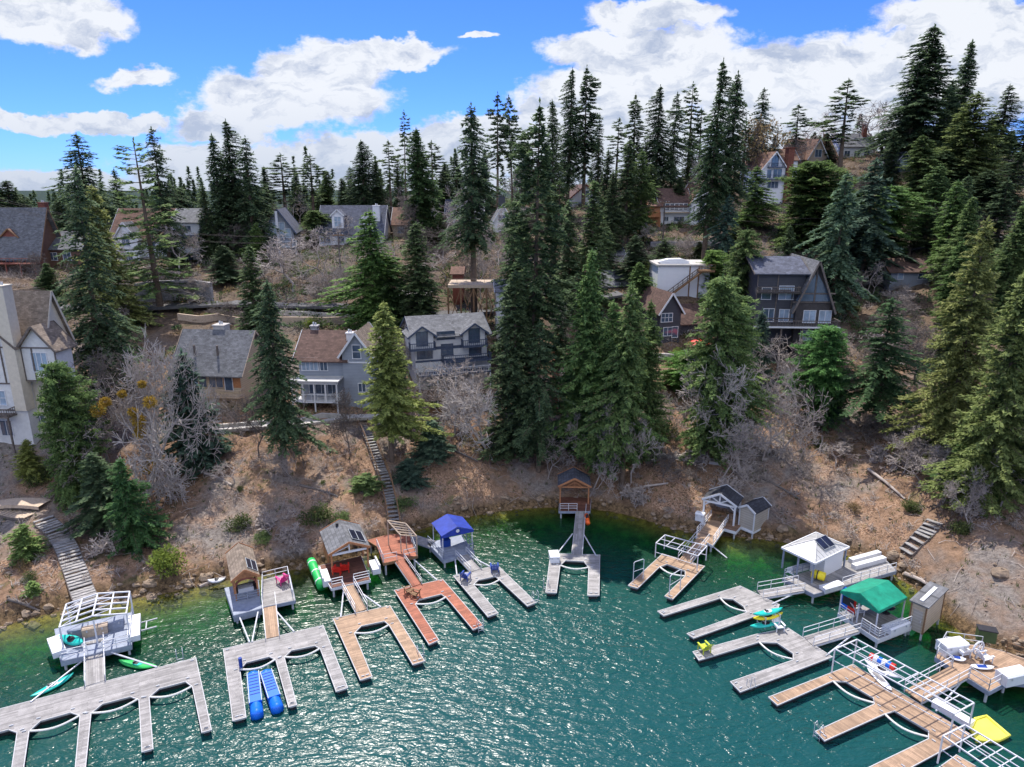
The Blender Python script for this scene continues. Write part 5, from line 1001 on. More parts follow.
# A-frame
t, W, Z, U = house('large dark A-frame chalet with glazed gable and long white-edged balcony', 752, 825, 366, 112, -3)
D = 11; ze = Z(307); Wa = W * .45; xa = W - Wa - .3
ro = body(t, W - Wa + 1, D, -4, Z(273), Z(257, 5.5) - Z(273), 'x', 'siding_dark', 'slate', ov=.6, trim='dark_bark'); body(t, Wa, D + 1, -4, Z(302), Z(261) - Z(302), 'y', 'dark_wall', 'grey', ox=xa, oy=-.8, ov=.7, trim='dark_bark', name='wing_wall')
F = FM('front', 1, 1, 0, -.8); cx = xa + Wa / 2; m = MB(); g1 = Z(300)
for (a, b, c_, d_) in ((-2.3, 2.3, -2.3, 2.3),): pass
for sx in (-1, 1):
    q = [F(cx + sx * .15, g1, .03), F(cx + sx * 2.9, g1, .03), F(cx + sx * 2.35, g1 + 1.1, .03), F(cx + sx * .15, g1 + 1.1, .03)]; m.hexa(q + [F(cx + sx * .15, g1, .06), F(cx + sx * 2.9, g1, .06), F(cx + sx * 2.35, g1 + 1.1, .06), F(cx + sx * .15, g1 + 1.1, .06)])
    q = [(cx + sx * .15, g1 + 1.35), (cx + sx * 2.1, g1 + 1.35), (cx + sx * .15, g1 + 4.3)]; m.add([F(a, b, .03) for a, b in q] + [F(a, b, .06) for a, b in q], [(0, 1, 2), (3, 5, 4), (0, 3, 4, 1), (1, 4, 5, 2), (2, 5, 3, 0)])
m.build('gable_window', 'glass', t); timber(t, F, [(cx, g1 - .3, cx, g1 + 5), (cx - 3.2, g1 + 1.22, cx + 3.2, g1 + 1.22), (cx - 3.3, g1 - .15, cx + 3.3, g1 - .15)], .2)
timber(t, FM('front', W, D), [(0, Z(290), xa - .8, Z(290)), (0, Z(318), xa, Z(318)), (.1, Z(322), .1, Z(274)), (U(772), Z(322), U(772), Z(274)), (U(787), Z(322), U(787), Z(291))], .18)
for p in (804, 819): window(t, F, U(p), Z(321), 1.8, 1.9, 2, 1, glass='glass_pale')
F = FM('front', W, D); window(t, F, U(781), Z(299), 2.2, 2.1, 2, 1, glass='glass_pale'); window(t, F, U(762), Z(299), 1.4, 1.8, 1); window(t, F, U(781), Z(321), 1.4, 1.9, 2, glass='glass_pale'); window(t, F, U(790), Z(321), 1.2, 1.9, 1, glass='glass_pale'); window(t, F, U(766), Z(321), 1.6, 2.0, 2, 1); window(t, FM('front', 1, 1, 0, -.8), U(803), Z(339), 1.8, 1.7, 2, glass='glass_pale')
o = balcony(t, U(748), W + .8, Z(323), 2.8, 'dark_wall', 'dark_bark', 0, .9, None, .4); MB().box(U(748), W + .8, -2.86, -2.82, Z(323) - .25, Z(323) + .03).build('edge_board', 'white_paint', o); MB().box(U(750), W - .3, -2.0, -.85, Z(340) - .2, Z(340)).build('lower_deck', 'dark_wall', t); m = MB()
for x in (U(775), U(795), U(812)): m.bar((x, -2.5, -3), (x, -2.5, Z(323) - .2), .25); m.bar((x, -2.4, Z(350)), (x + 2, -.9, Z(341)), .2)
m.build('brace', 'dark_bark', t); balcony(t, 0, U(792), Z(291), 1.3, 'dark_wall', 'dark_bark', 0, .8, None, .3)
# right-hand roofs
t, W, Z, U = house('low brown-roofed building glimpsed between the firs right of the chalet', 893, 940, 290, 135, 0)
body(t, W, 7, -3, Z(271), 1.9, 'x', 'siding_grey', 'red', ov=.6, trim='brown_wood'); window(t, FM('front', 1, 1), U(903), Z(279), 1.0, 1.3, 1, glass='glass_pale'); window(t, FM('front', 1, 1), U(925), Z(279), 1.6, 1.0)
t, W, Z, U = house('low brown-roofed building at the right edge of the hillside', 1008, 1050, 285, 134, 0); body(t, W, 6, -3, Z(270), 1.6, 'x', 'siding_brown', 'red', ov=.5, trim='brown_wood'); window(t, FM('front', 1, 1), 2.5, Z(281), 1.4, 1.2)
t, W, Z, U = house('grey-roofed house at the right edge under the tall firs', 998, 1050, 196, 195, -12); body(t, W, 9, -4, Z(190), Z(176, 4) - Z(190), 'x', 'siding_brown', 'grey', ov=.6, trim='white_paint'); window(t, FM('front', 1, 1), 4, Z(196), 2, 1.4)
t, W, Z, U = house('steep brown-roofed house on the ridge behind the tall pine', 800, 842, 168, 214, 8); D = 11; ze = Z(158); ro = body(t, W, D, -4, ze, Z(139, 5) - ze, 'x', 'siding_brown', 'brown', ov=.6, trim='pale_wood'); body(t, 6, 8, -4, Z(158), 5, 'y', 'pale_wood', 'brown', ox=U(808), oy=-1.5, ov=.4, name='wing_wall', trim='white_paint'); window(t, FM('front', 1, 1, 0, -1.5), U(808) + 3, Z(157), 2, 2); chimney(ro, U(838), 5, ze + 1, Z(134, 5), 'brickwork', 1.1)
t, W, Z, U = house('white-sided ridge house with brick chimney at the skyline', 842, 878, 160, 222, 0); D = 10; ze = Z(146); ro = body(t, W, D, -5, ze, Z(134, 5) - ze, 'x', 'siding_white', 'grey', ov=.5); [window(t, FM('front', 1, 1), U(p), ze - 3, 1.6, 1.6) for p in (850, 860, 870)]; chimney(ro, U(871), 4, ze, Z(125, 4), 'brickwork', 1.2)
t, W, Z, U = house('small blue house with white window between ridge firs', 897, 916, 176, 200, 6); D = 9; body(t, W, D, -5, Z(164), Z(152) - Z(164), 'y', 'navy_paint', 'slate', ov=.5); window(t, FM('front', 1, 1), W / 2, Z(166), 1.8, 1.6, 2, 2, glass='glass_pale')
t, W, Z, U = house('brown-roofed ridge house behind the red-leaved oak', 775, 800, 172, 205, 0); D = 9; body(t, W, D, -5, Z(160), 3, 'x', 'siding_white', 'brown', ov=.4); window(t, FM('front', 1, 1), W / 2, Z(166), 2.2, 1.4, 3)
t, W, Z, U = house('tan-walled house with brown roof behind the open-topped pines', 392, 428, 238, 172, 0); D = 9; body(t, W, D, -4, Z(224), Z(208, 4) - Z(224), 'x', 'siding_tan', 'brown', ov=.5); [window(t, FM('front', 1, 1), U(p), Z(233), 1.6, 1.4, 2) for p in (400, 411, 421)]
t, W, Z, U = house('pale blue house with dark roof left of the gambrel-fronted house', 446, 482, 228, 182, 0); D = 9; body(t, W, D, -4, Z(214), Z(200, 4) - Z(214), 'x', 'siding_white', 'slate', ov=.5); body(t, 5, 5, -4, Z(214), 3, 'y', 'siding_white', 'slate', ox=U(452), oy=-1.5, ov=.4, name='wing_wall'); window(t, FM('front', 1, 1, 0, -1.5), U(452) + 2.5, Z(222), 2, 1.6, 2, 2); [window(t, FM('front', 1, 1), U(p), Z(222), 1.5, 1.4, 2) for p in (468, 476)]
t, W, Z, U = house('brown timber house with long grey roof low behind the log house', 40, 78, 268, 150, 0); D = 9; body(t, W, D, -4, Z(248), Z(232, 4) - Z(248), 'x', 'siding_brown', 'grey', ov=.6); [window(t, FM('front', 1, 1), U(p), Z(260), 1.6, 1.5, 2) for p in (50, 64)]
t, W, Z, U = house('cream house with slate roof between the fir cluster and the navy gable', 205, 252, 262, 163, 0); D = 9; body(t, W, D, -4, Z(240), Z(224, 4) - Z(240), 'x', 'cream', 'slate', ov=.5); [window(t, FM('front', 1, 1), U(p), Z(252), 1.6, 1.5, 2) for p in (212, 225, 240)]; balcony(t, 0, W, Z(254), 1.5, 'pale_wood', 'white_paint', 0, .9, -4)
# road-level carports and decks
t, W, Z, U = house('open carport with flat pale roof beside the road', 384, 428, 322, 122, 0, 'carport', 'carport')
MB().box(-.3, W + .3, -.3, 6, Z(297), Z(297) + .3).build('roof', 'concrete', t); [MB().bar((x, y, -2), (x, y, Z(297)), .25).build('post', 'white_paint', t) for x in (.2, W / 2, W - .2) for y in (.2, 5.6)]; MB().box(0, W, 5.7, 5.9, -1, Z(297) - .01).build('rear_wall', 'dark_wall', t)
t, W, Z, U = house('long timber parking deck on posts behind the two-gabled house', 448, 512, 325, 119, 0, 'parking_deck', 'deck')
MB().box(0, W, 0, 7, Z(288), Z(285)).build('deck', 'pale_wood', t); post_rail(t, [(0, .1, Z(285)), (W, .1, Z(285))], 1.0, 'pale_wood', gap=1.5); m = MB(); Hh = Z(288)
for i in range(6): x = W * i / 5; MB().bar((x, .2, -3), (x, .2, Hh), .28).build('post', 'brown_wood', t)
for i in range(5): m.bar((W * i / 5, .2, 0), (W * (i + 1) / 5, .2, Hh), .14); m.bar((W * (i + 1) / 5, .2, 0), (W * i / 5, .2, Hh), .14)
m.build('brace', 'brown_wood', t)
t, W, Z, U = house('narrow grey building beside the timber parking deck', 497, 515, 330, 115, 4, 'garage', 'garage'); body(t, W, 8, -4, Z(292), 1.4, 'x', 'stucco', 'grey', ov=.4); window(t, FM('front', 1, 1), W / 2, Z(305), 1.2, 1.2)
t, W, Z, U = house('small dark red shed behind the tall fir by the road', 452, 462, 290, 130, 0, 'shed', 'shed'); body(t, W, 4, -5, Z(274), 1.0, 'x', 'red_wood', 'brown', ov=.3, trim='red_wood')
# walls, stairs
def wall(label, pts, h, th, mat, name='retaining_wall', cat='wall', down=1.5):
    W_ = [PY(*p) for p in pts]; c = W_[0].copy(); c.z = ground(c.x, c.y); m = MB()
    for a, b in zip(W_, W_[1:]):
        n = max(1, round((b - a).length / 4))
        for i in range(n):
            p, q = a.lerp(b, i / n), a.lerp(b, (i + 1) / n); zp, zq = ground(p.x, p.y), ground(q.x, q.y); nr = Vector((-(q - p).y, (q - p).x, 0)).normalized() * th / 2
            P0, P1 = Vector((p.x, p.y, 0)) - c, Vector((q.x, q.y, 0)) - c
            m.hexa([P0 - nr + Vector((0, 0, zp - down)), P1 - nr + Vector((0, 0, zq - down)), P1 + nr + Vector((0, 0, zq - down)), P0 + nr + Vector((0, 0, zp - down)), P0 - nr + Vector((0, 0, zp + h)), P1 - nr + Vector((0, 0, zq + h)), P1 + nr + Vector((0, 0, zq + h)), P0 + nr + Vector((0, 0, zp + h))])
    o = m.build(name, mat, None, loc=c); return tag(o, label, cat, 'retaining walls on the slope')
wall('tall stone retaining wall above the road behind the sparse pine', [(138, 312, 129), (165, 312, 131), (195, 314, 131), (215, 318, 129)], 3.6, .6, 'stonework')
wall('low grey path wall along the top of the bank below the tan house', [(185, 437, 89.2), (240, 433, 90.4), (300, 425, 91.6), (345, 420, 93)], .7, .35, 'concrete')
wall('long pale timber wall below the road between the tan and brown-roofed houses', [(180, 333, 121), (240, 332, 121), (350, 330, 121.5)], 1.1, .4, 'pale_wood'); wall('second pale wall nearer the road behind the brown-roofed house', [(280, 322, 123.5), (370, 320, 123.5)], .9, .3, 'concrete')
wall('thin timber edging along the bank below the two-gabled house', [(400, 418, 95.5), (440, 416, 96), (500, 412, 97)], .5, .25, 'brown_wood'); wall('low stone wall on the slope under the white brown-roofed house', [(650, 250, 157), (700, 248, 158), (740, 245, 160)], 1.2, .5, 'stonework')
wall('concrete wall in front of the dark gabled house', [(640, 360, 112), (690, 358, 112), (735, 356, 111)], 1.0, .4, 'concrete')
def stairs(label, pts, w, mat='planks_grey', rail=None, step=.5, lift=.25, name='stairs', rw=.07, bot=900):
    """pts (px,row,Y): treads set on the ground between them"""
    W_ = [hit(p[0], p[1]) if p[1] < bot else P(p[0], p[1], 1.0) for p in pts]; c = W_[0].copy(); c.z = ground(c.x, c.y); t = thing(name, label, 'stairs', c, 0, 'stairs down to the lake'); tr = MB(); st = MB(); path = []
    for a, b in zip(W_, W_[1:]):
        n = max(1, round((b - a).to_2d().length / step)); path += [a.lerp(b, i / n) for i in range(n)]
    path.append(W_[-1]); L_, R_ = [], []
    for i, p in enumerate(path):
        d = (path[min(i + 1, len(path) - 1)] - path[max(0, i - 1)]); d.z = 0; d.normalize(); nr = Vector((-d.y, d.x, 0)) * w / 2; z = max(ground(p.x, p.y), .9) + lift; q = Vector((p.x, p.y, z)) - c
        tr.bar(q - nr, q + nr, step * .78, .09); L_.append(q - nr * 1.02); R_.append(q + nr * 1.02)
    tr.build('treads', mat, t)
    for s in (L_, R_):
        st = MB()
        for a, b in zip(s, s[1:]): st.bar(a - Vector((0, 0, .15)), b - Vector((0, 0, .15)), .09, .28)
        st.build('stringer', 'dark_bark', t)
    if rail:
        for s in (L_, R_):
            m = MB(); k = s[::4] + ([s[-1]] if (len(s) - 1) % 4 else [])
            for a in k: m.bar(a, a + Vector((0, 0, 1)), rw)
            for a, b in zip(k, k[1:]): m.bar(a + Vector((0, 0, 1)), b + Vector((0, 0, 1)), rw); m.bar(a + Vector((0, 0, .5)), b + Vector((0, 0, .5)), rw * .8)
            m.build('handrail', rail, t)
    return t
stairs('curving grey plank stairs down to the white pipe pavilion', [(44, 521, 74), (58, 535, 71), (68, 552, 68), (76, 573, 64.5), (83, 593, 61.5), (88, 605, 59.5)], 2.0, bot=590)
stairs('pale steps at the left edge joining the curving stairs', [(-20, 508, 76.5), (8, 514, 75.3), (30, 517, 74.8)], 1.6, 'pale_wood')
stairs('long steep railed stairs down to the reddish deck', [(363, 428, 93.5), (375, 455, 88.5), (386, 485, 83), (391, 505, 79), (395, 530, 75.5)], 1.3, 'planks_grey', 'brown_wood', bot=515)
stairs('short slanting plank stairs on the right bank', [(934, 524, 70.8), (922, 537, 68.6), (906, 553, 66)], 1.6, 'planks_grey', None, .6)
stairs('steep reddish stairs running down between the central firs', [(556, 335, 117), (556, 375, 107), (557, 415, 98.5)], 1.4, 'planks_red', 'brown_wood')
def pole(label, px, top, row, Y, arm=2.2):
    p = PY(px, top, Y); g = ground(p.x, p.y); t = thing('utility_pole', label, 'utility pole', (p.x, p.y, g), 0, 'utility poles'); h = p.z - g; MB().tube([(0, 0, -.5), (0, 0, h)], .2, 7, .13).build('pole', 'dark_bark', t); MB().box(-arm / 2, arm / 2, -.08, .08, h - .7, h - .5).build('cross_arm', 'brown_wood', t); m = MB(); [m.tube([(x, 0, h - .5), (x, 0, h - .25)], .07) for x in (-arm / 2 + .2, 0.3, arm / 2 - .2)]; m.build('insulator', 'steel', t); return p
p1 = pole('thin utility pole in front of the white brown-roofed house', 665, 200, 250, 160); p2 = pole('utility pole standing by the long slate-roofed house', 338, 232, 300, 140); p3 = pole('utility pole between firs on the right slope', 946, 205, 262, 150); p0 = Vector((-100, 140, 38))
for lab, a, b in (('power line strung between the left and central utility poles', p2, p1), ('power line strung between the central and right utility poles', p1, p3), ('power line running off to the left from the slate-roofed house', p0, p2)):
    m = MB()
    for o_ in (-.9, .9):
        for zz in ((-.3, -1.6)): m.tube([Vector((0, 0, 0)) + (b - a) * (k / 14) + Vector((0, o_, zz - 3.0 * (1 - (2 * k / 14 - 1) ** 2))) for k in range(15)], .022, 4)
    tag(m.build('power_line', 'dark_bark', None, loc=a), lab, 'power line', 'power lines')
# ---------------------------------------------------------------- trees
def cards(name, C, T, Nn, Lh, Wh, mat):
    """kite shaped leaf sprays: centres, tangents, normals, half lengths and widths (numpy)"""
    C, T, Nn = map(np.array, (C, T, Nn)); Lh = np.array(Lh)[:, None]; Wh = np.array(Wh)[:, None]
    T /= np.linalg.norm(T, axis=1)[:, None] + 1e-9; Sd = np.cross(T, Nn); Sd /= np.linalg.norm(Sd, axis=1)[:, None] + 1e-9; U_ = np.cross(Sd, T)
    v = np.stack([C - T * Lh, C + Sd * Wh - T * Lh * .15 - U_ * Wh * .35, C + T * Lh - U_ * Lh * .15, C - Sd * Wh - T * Lh * .15 - U_ * Wh * .35], 1).reshape(-1, 3)
    n = len(C); me = bpy.data.meshes.new(name); me.vertices.add(4 * n); me.vertices.foreach_set('co', v.astype(np.float32).ravel()); me.loops.add(4 * n); me.loops.foreach_set('vertex_index', np.arange(4 * n, dtype=np.int32))
    me.polygons.add(n); me.polygons.foreach_set('loop_start', np.arange(0, 4 * n, 4, dtype=np.int32)); me.polygons.foreach_set('loop_total', np.full(n, 4, np.int32)); me.update(calc_edges=True); me.materials.append(MATS[mat]); return me
def conifer(seed, H, Rm, base, mat, prof='fir', ws=.6, nb=6, droop=.25, gap=.12, spray=.31, dens=1.2, lean=.0, up=.25, bark='bark'):
    rg = random.Random(seed); C, T, Nn, Lh, Wh = [], [], [], [], []; wood = MB(); G = rg.gauss; U = rg.uniform
    wood.tube([(0, 0, -1.5), (0, 0, H * .3), (0, 0, H * .6), (0, 0, H * .97)], H * .013 + .1, 8, .04)
    lump = [(U(0, 6.28), U(0, 1), U(.15, .42)) for _ in range(9)]; z = base * H
    def addc(p, t, s):
        C.append(p); T.append(t); Nn.append((G(0, .45), G(0, .45), 1)); Lh.append(s * U(.7, 1.25)); Wh.append(s * U(.30, .5))
    while z < H * .985:
        t = (z / H - base) / (1 - base)
        if prof == 'fir': r = (1 - t) ** .72 * min(1, .6 + t * 5)
        elif prof == 'cedar': r = (1 - t ** 1.6) ** .8 * min(1, .6 + t * 3.5)
        elif prof == 'round': r = math.sqrt(max(0, 1 - (t * 1.9 - .9) ** 2)) if t > .47 else min(1, .72 + t * .6)
        elif prof == 'pine': r = (math.sin(math.pi * min(1, t * .92 + .12)) ** .7) * (.75 + .25 * math.sin(t * 23 + seed))
        else: r = (1 - t) ** .5 * (.55 + .45 * abs(math.sin(t * 17 + seed)))
        r = r * Rm + .15; k = max(3, int(nb * (1 if t < .8 else .75)))
        a0 = U(0, 6.28)
        for b in range(k):
            if rg.random() < gap: continue
            a = a0 + b * 6.283 / k + G(0, .25); lf = 1
            for (la, lt, lw) in lump: lf += lw * math.cos(a - la) * math.exp(-((t - lt) / .12) ** 2)
            L_ = r * U(.62, 1.15) * lf * (1.25 if rg.random() < .06 else 1); zz = z + U(-.3, .3) * ws; el = up * (t - .35) * 2 - .12; ca, sa = math.cos(a), math.sin(a)
            P_ = lambda s: (ca * L_ * s, sa * L_ * s, zz + L_ * (math.tan(el) * s - droop * s * s + .10 * s ** 4))
            if L_ > 1.0 and (prof in ('pine', 'sparse') or b % 2 == 0): wood.tube([P_(0), P_(.5), P_(.95)], .03 + L_ * .012, 4, .015, False)
            sp = spray; n = max(2, int(L_ / (sp * .62) * dens)); s0 = .12 if prof != 'pine' else .38
            if prof == 'sparse': s0 = .3
            for i in range(n + 1):
                s = s0 + (1 - s0) * i / n; q = P_(s); w = (L_ * .30 * (1 - s * .75) + sp * .35)
                for sd in (-1, 1):
                    if rg.random() < gap * .7: continue
                    th = a + sd * U(.5, 1.1); off = w * U(.35, 1.0); dx, dy = math.cos(th), math.sin(th)
                    addc((q[0] + dx * off * .8, q[1] + dy * off * .8, q[2] - off * .18 + G(0, .07)), (dx, dy, U(-.5, .12)), sp * U(.8, 1.15))
                    if w > .8: addc((q[0] + dx * off * .35, q[1] + dy * off * .35, q[2] + G(0, .08)), (dx, dy, U(-.3, .25)), sp)
                if prof in ('cedar', 'fir', 'round') and rg.random() < .5: addc((q[0] + G(0, .25), q[1] + G(0, .25), q[2] - abs(G(0, .28))), (ca + G(0, .5), sa + G(0, .5), U(-1.0, -.1)), sp * 1.1)
                if prof in ('pine', 'round') or rg.random() < .4: addc((q[0] + G(0, .12), q[1] + G(0, .12), q[2] + abs(G(0, .18))), (ca + G(0, .4), sa + G(0, .4), U(.0, .8)), sp * .9)
        z += ws * .80 * U(.65, 1.35) * (1 if t < .75 else .8)
    for i in range(5): addc((0, 0, H * (.96 + .01 * i)), (G(0, .2), G(0, .2), 1), .35)
    t_me = wood.build('trunk', bark, None, recalc=False); tm = t_me.data; bpy.data.objects.remove(t_me)
    return dict(H=H, R=Rm, trunk=tm, crown=cards('crown', C, T, Nn, Lh, Wh, mat))
def bare(seed, H, spread, levels=6, mat='grey_bark', fork=.12, thick=.16, dens=3, leaves=None, bend=.28, tipr=.019):
    rg = random.Random(seed); m = MB(); m2 = MB(); tips = []
    def seg(mb, a, b, ra, rb, n): mb.tube([a, b], ra, n, rb, False)
    def grow(p, d, L_, r, lv):
        k = 2 if lv > 2 else 1; q = p; mb = m if lv >= levels - 1 else m2
        for i in range(2):
            d = (d + Vector((rg.gauss(0, bend), rg.gauss(0, bend), rg.gauss(0, bend) + .06))).normalized(); e = q + d * L_ / 2; seg(mb, q, e, max(tipr, r * (1 - .2 * i)), max(tipr, r * (1 - .2 * (i + 1))), 6 if lv >= levels - 1 else 3); q = e
            if lv > 0 and i == 0 and rg.random() < .7:
                dd = (d + Vector((rg.gauss(0, 1), rg.gauss(0, 1), rg.gauss(0, .7) * spread)) * .9).normalized(); grow(q, dd, L_ * rg.uniform(.45, .7), r * .5, lv - 1)
        if lv == 0: tips.append((q, d)); return
        for i in range(dens if lv > 1 else dens + 1):
            dd = (d * 1.0 + Vector((rg.gauss(0, 1), rg.gauss(0, 1), rg.gauss(0, .6))) * spread * .75).normalized(); grow(q, dd, L_ * rg.uniform(.58, .85), r * .62, lv - 1)
    grow(Vector((0, 0, -.6)), Vector((rg.gauss(0, .12), rg.gauss(0, .12), 1)), H * (.30 + fork), thick * H / 8, levels)
    zs = max(v[2] for v in m2.v); rr = sorted(math.hypot(v[0], v[1]) for v in m2.v)[int(len(m2.v) * .97)]
    o1 = m.build('trunk', mat, None, recalc=False); o2 = m2.build('branches', mat, None, recalc=False); tm, cm = o1.data, o2.data; bpy.data.objects.remove(o1); bpy.data.objects.remove(o2)
    res = dict(H=zs, R=rr, trunk=tm, crown=cm, bare=True, tips=tips)
    if leaves:
        C, T, Nn, Lh, Wh = [], [], [], [], []
        for q, d in tips:
            for _ in range(leaves[1]):
                C.append(q + Vector((rg.gauss(0, .25), rg.gauss(0, .25), rg.gauss(0, .25)))); T.append((rg.gauss(0, 1), rg.gauss(0, 1), rg.gauss(0, 1))); Nn.append((rg.gauss(0, 1), rg.gauss(0, 1), 1)); Lh.append(leaves[2] * rg.uniform(.6, 1.3)); Wh.append(leaves[2] * rg.uniform(.4, .8))
        res['leaf'] = cards('foliage', C, T, Nn, Lh, Wh, leaves[0])
    return res
K = {
 'sunfoot': conifer(53, 28, 5.4, .20, 'needles_sun', 'fir', .55, 8, .15, .16),
 'fir1': conifer(1, 30, 4.4, .05, 'needles_dark', 'fir', .55, 7), 'fir2': conifer(2, 30, 5.0, .10, 'needles_dark', 'cedar', .55, 7), 'foot': conifer(51, 26, 4.6, .20, 'needles_green', 'cedar', .5, 8, .2), 'foot2': conifer(52, 28, 5.0, .22, 'needles_dark', 'fir', .6, 7, .4, .17), 'slim': conifer(3, 30, 3.0, .06, 'needles_dark', 'fir', .5, 6, .35),
 'tall': conifer(4, 40, 4.6, .20, 'needles_dark', 'cedar', .65, 7, .35, .16), 'bare_foot': conifer(5, 38, 4.2, .36, 'needles_dark', 'cedar', .65, 7, .4, .16), 'pine1': conifer(6, 28, 3.8, .35, 'needles_dark', 'pine', 1.0, 5, .05, .22, .5),
 'pine2': conifer(7, 28, 3.4, .45, 'needles_dark', 'pine', 1.1, 5, .12, .28, .5), 'sparse': conifer(8, 28, 5.2, .12, 'needles_green', 'sparse', 1.1, 5, .05, .2, .4, 1.0), 'cedar1': conifer(9, 26, 5.0, .04, 'needles_green', 'cedar', .5, 8, .2),
 'cedar2': conifer(10, 26, 4.4, .05, 'needles_green', 'fir', .5, 8, .15), 'sun1': conifer(11, 28, 6.0, .04, 'needles_sun', 'cedar', .55, 8, .15, .16), 'sun2': conifer(12, 22, 4.2, .04, 'needles_sun', 'fir', .5, 7, .2, .14),
 'round': conifer(13, 20, 6.0, .02, 'needles_green', 'round', .5, 9, .15), 'blue': conifer(14, 16, 3.4, .03, 'needles_blue', 'fir', .5, 7, .3), 'bright': conifer(15, 16, 4.6, .02, 'needles_bright', 'fir', .55, 7, .2, .16),
 'deodar': conifer(16, 26, 5.4, .12, 'needles_blue', 'cedar', .9, 6, .45, .12, .5), 'young': conifer(17, 8, 1.9, .06, 'needles_green', 'fir', .42, 6, .2, .15, .26), 'spiky': conifer(18, 30, 5.4, .06, 'needles_dark', 'fir', .75, 6, .45, .2),
}
KB = {'oak1': bare(21, 9, .85, 5, dens=3, tipr=.024), 'oak2': bare(22, 9, 1.0, 6), 'oak3': bare(23, 10, .9, 5, bend=.35, tipr=.024), 'pale': bare(24, 9, 1.0, 5, 'silver_bark', dens=4, tipr=.026), 'dark': bare(25, 9, 1.2, 6, 'dark_bark'), 'poplar': bare(26, 11, .6, 5, tipr=.015), 'brush': bare(27, 3.2, 1.4, 4, fork=-.1, thick=.09, dens=4),
      'red': bare(28, 9, 1.0, 5, 'dark_bark', leaves=('leaves_dry', 1, .22)), 'leafy': bare(30, 9, 1.0, 5, 'bark', leaves=('needles_green', 2, .3)), 'sapling': bare(33, 6, .6, 3, 'dark_bark', thick=.07, dens=2)}
def bush(seed, H, Rm, mat, n=1500, leaf=.11, twigs=True):
    rg = random.Random(seed); lobes = [(rg.uniform(-.55, .55) * Rm, rg.uniform(-.55, .55) * Rm, rg.uniform(.25, .72) * H, rg.uniform(.3, .55) * Rm) for _ in range(9)]; C, T, Nn, Lh, Wh = [], [], [], [], []
    for _ in range(n):
        x, y, z, r_ = rg.choice(lobes); d = Vector((rg.gauss(0, 1), rg.gauss(0, 1), rg.gauss(0, 1))).normalized(); q = Vector((x, y, z)) + d * r_ * rg.uniform(.55, 1.12)
        if q.z < .02: q.z = abs(q.z) * .5
        C.append(q); T.append(d + Vector((rg.gauss(0, .6), rg.gauss(0, .6), rg.gauss(0, .6)))); Nn.append((rg.gauss(0, .7), rg.gauss(0, .7), 1)); Lh.append(leaf * rg.uniform(.6, 1.4)); Wh.append(leaf * rg.uniform(.35, .7))
    m = MB()
    for i in range(16):
        x, y, z, r_ = rg.choice(lobes); m.tube([(x * .15, y * .15, -.3), (x * .6, y * .6, z * .55), (x + rg.gauss(0, .2), y + rg.gauss(0, .2), z + r_ * .6)], .035, 4, .012, False)
    o = m.build('stems', 'dark_bark', None, recalc=False); tm = o.data; bpy.data.objects.remove(o)
    return dict(H=H, R=Rm, stems=tm, crown=cards('foliage', C, T, Nn, Lh, Wh, mat))
KS = {'shrub': bush(41, 2.2, 1.7, 'leaves_shrub'), 'shrub2': bush(42, 1.8, 1.9, 'needles_green'), 'lime': bush(43, 3, 2.2, 'leaves_lime', 1500, .14), 'dryshrub': bush(44, 1.7, 1.7, 'leaves_dry', 700, .09)}
def shrub(kind, label, px, py, w, hf=1.0, tint=(1, 1, 1), name='shrub'):
    if kind == 'shrub' and random.random() < .4: kind = 'shrub2'
    q = hit(px, py); g = ground(q.x, q.y); k = KB['brush'] if kind == 'brush' else KS[kind]; sx = w * mpp(q.y, py) / k['R']
    t = thing(name, label, 'shrub', (q.x, q.y, g - .1), random.uniform(0, 6.28), 'shrubs on the slope'); v = random.uniform(.85, 1.15)
    for part, me in (('branches', k['crown']),) if kind == 'brush' else (('stems', k['stems']), ('foliage', k['crown'])):
        o = bpy.data.objects.new(part, me); COL.objects.link(o); o.parent = t; o.scale = (sx, sx, sx * hf * (.85 if kind != 'brush' else 1)); o.color = (*[c * v for c in tint], 1)
TG = 'conifers on the hillside'
VAR = {'fir1': 61, 'fir2': 62, 'slim': 63, 'tall': 64, 'pine1': 66, 'pine2': 67, 'cedar1': 69, 'cedar2': 70, 'sun1': 71}
K2 = {'fir1': [K['fir1'], conifer(61, 30, 4.6, .12, 'needles_dark', 'fir', .7, 6, .35, .2)], 'fir2': [K['fir2'], conifer(62, 30, 5.2, .16, 'needles_dark', 'cedar', .65, 6, .3, .22)], 'slim': [K['slim'], conifer(63, 30, 3.2, .14, 'needles_dark', 'cedar', .6, 6, .25, .22)],
      'tall': [K['tall'], conifer(64, 40, 4.8, .26, 'needles_dark', 'pine', .7, 7, .2, .2, .45)], 'pine1': [K['pine1'], conifer(66, 28, 4.0, .42, 'needles_dark', 'pine', .9, 6, .1, .2, .5)], 'cedar1': [K['cedar1'], conifer(69, 26, 5.0, .08, 'needles_green', 'round', .55, 8, .3, .16)],
      'cedar2': [K['cedar2'], conifer(70, 26, 4.6, .06, 'needles_green', 'cedar', .55, 7, .25, .16)], 'sun1': [K['sun1'], conifer(71, 28, 6.0, .05, 'needles_sun', 'fir', .6, 8, .2, .18)]}
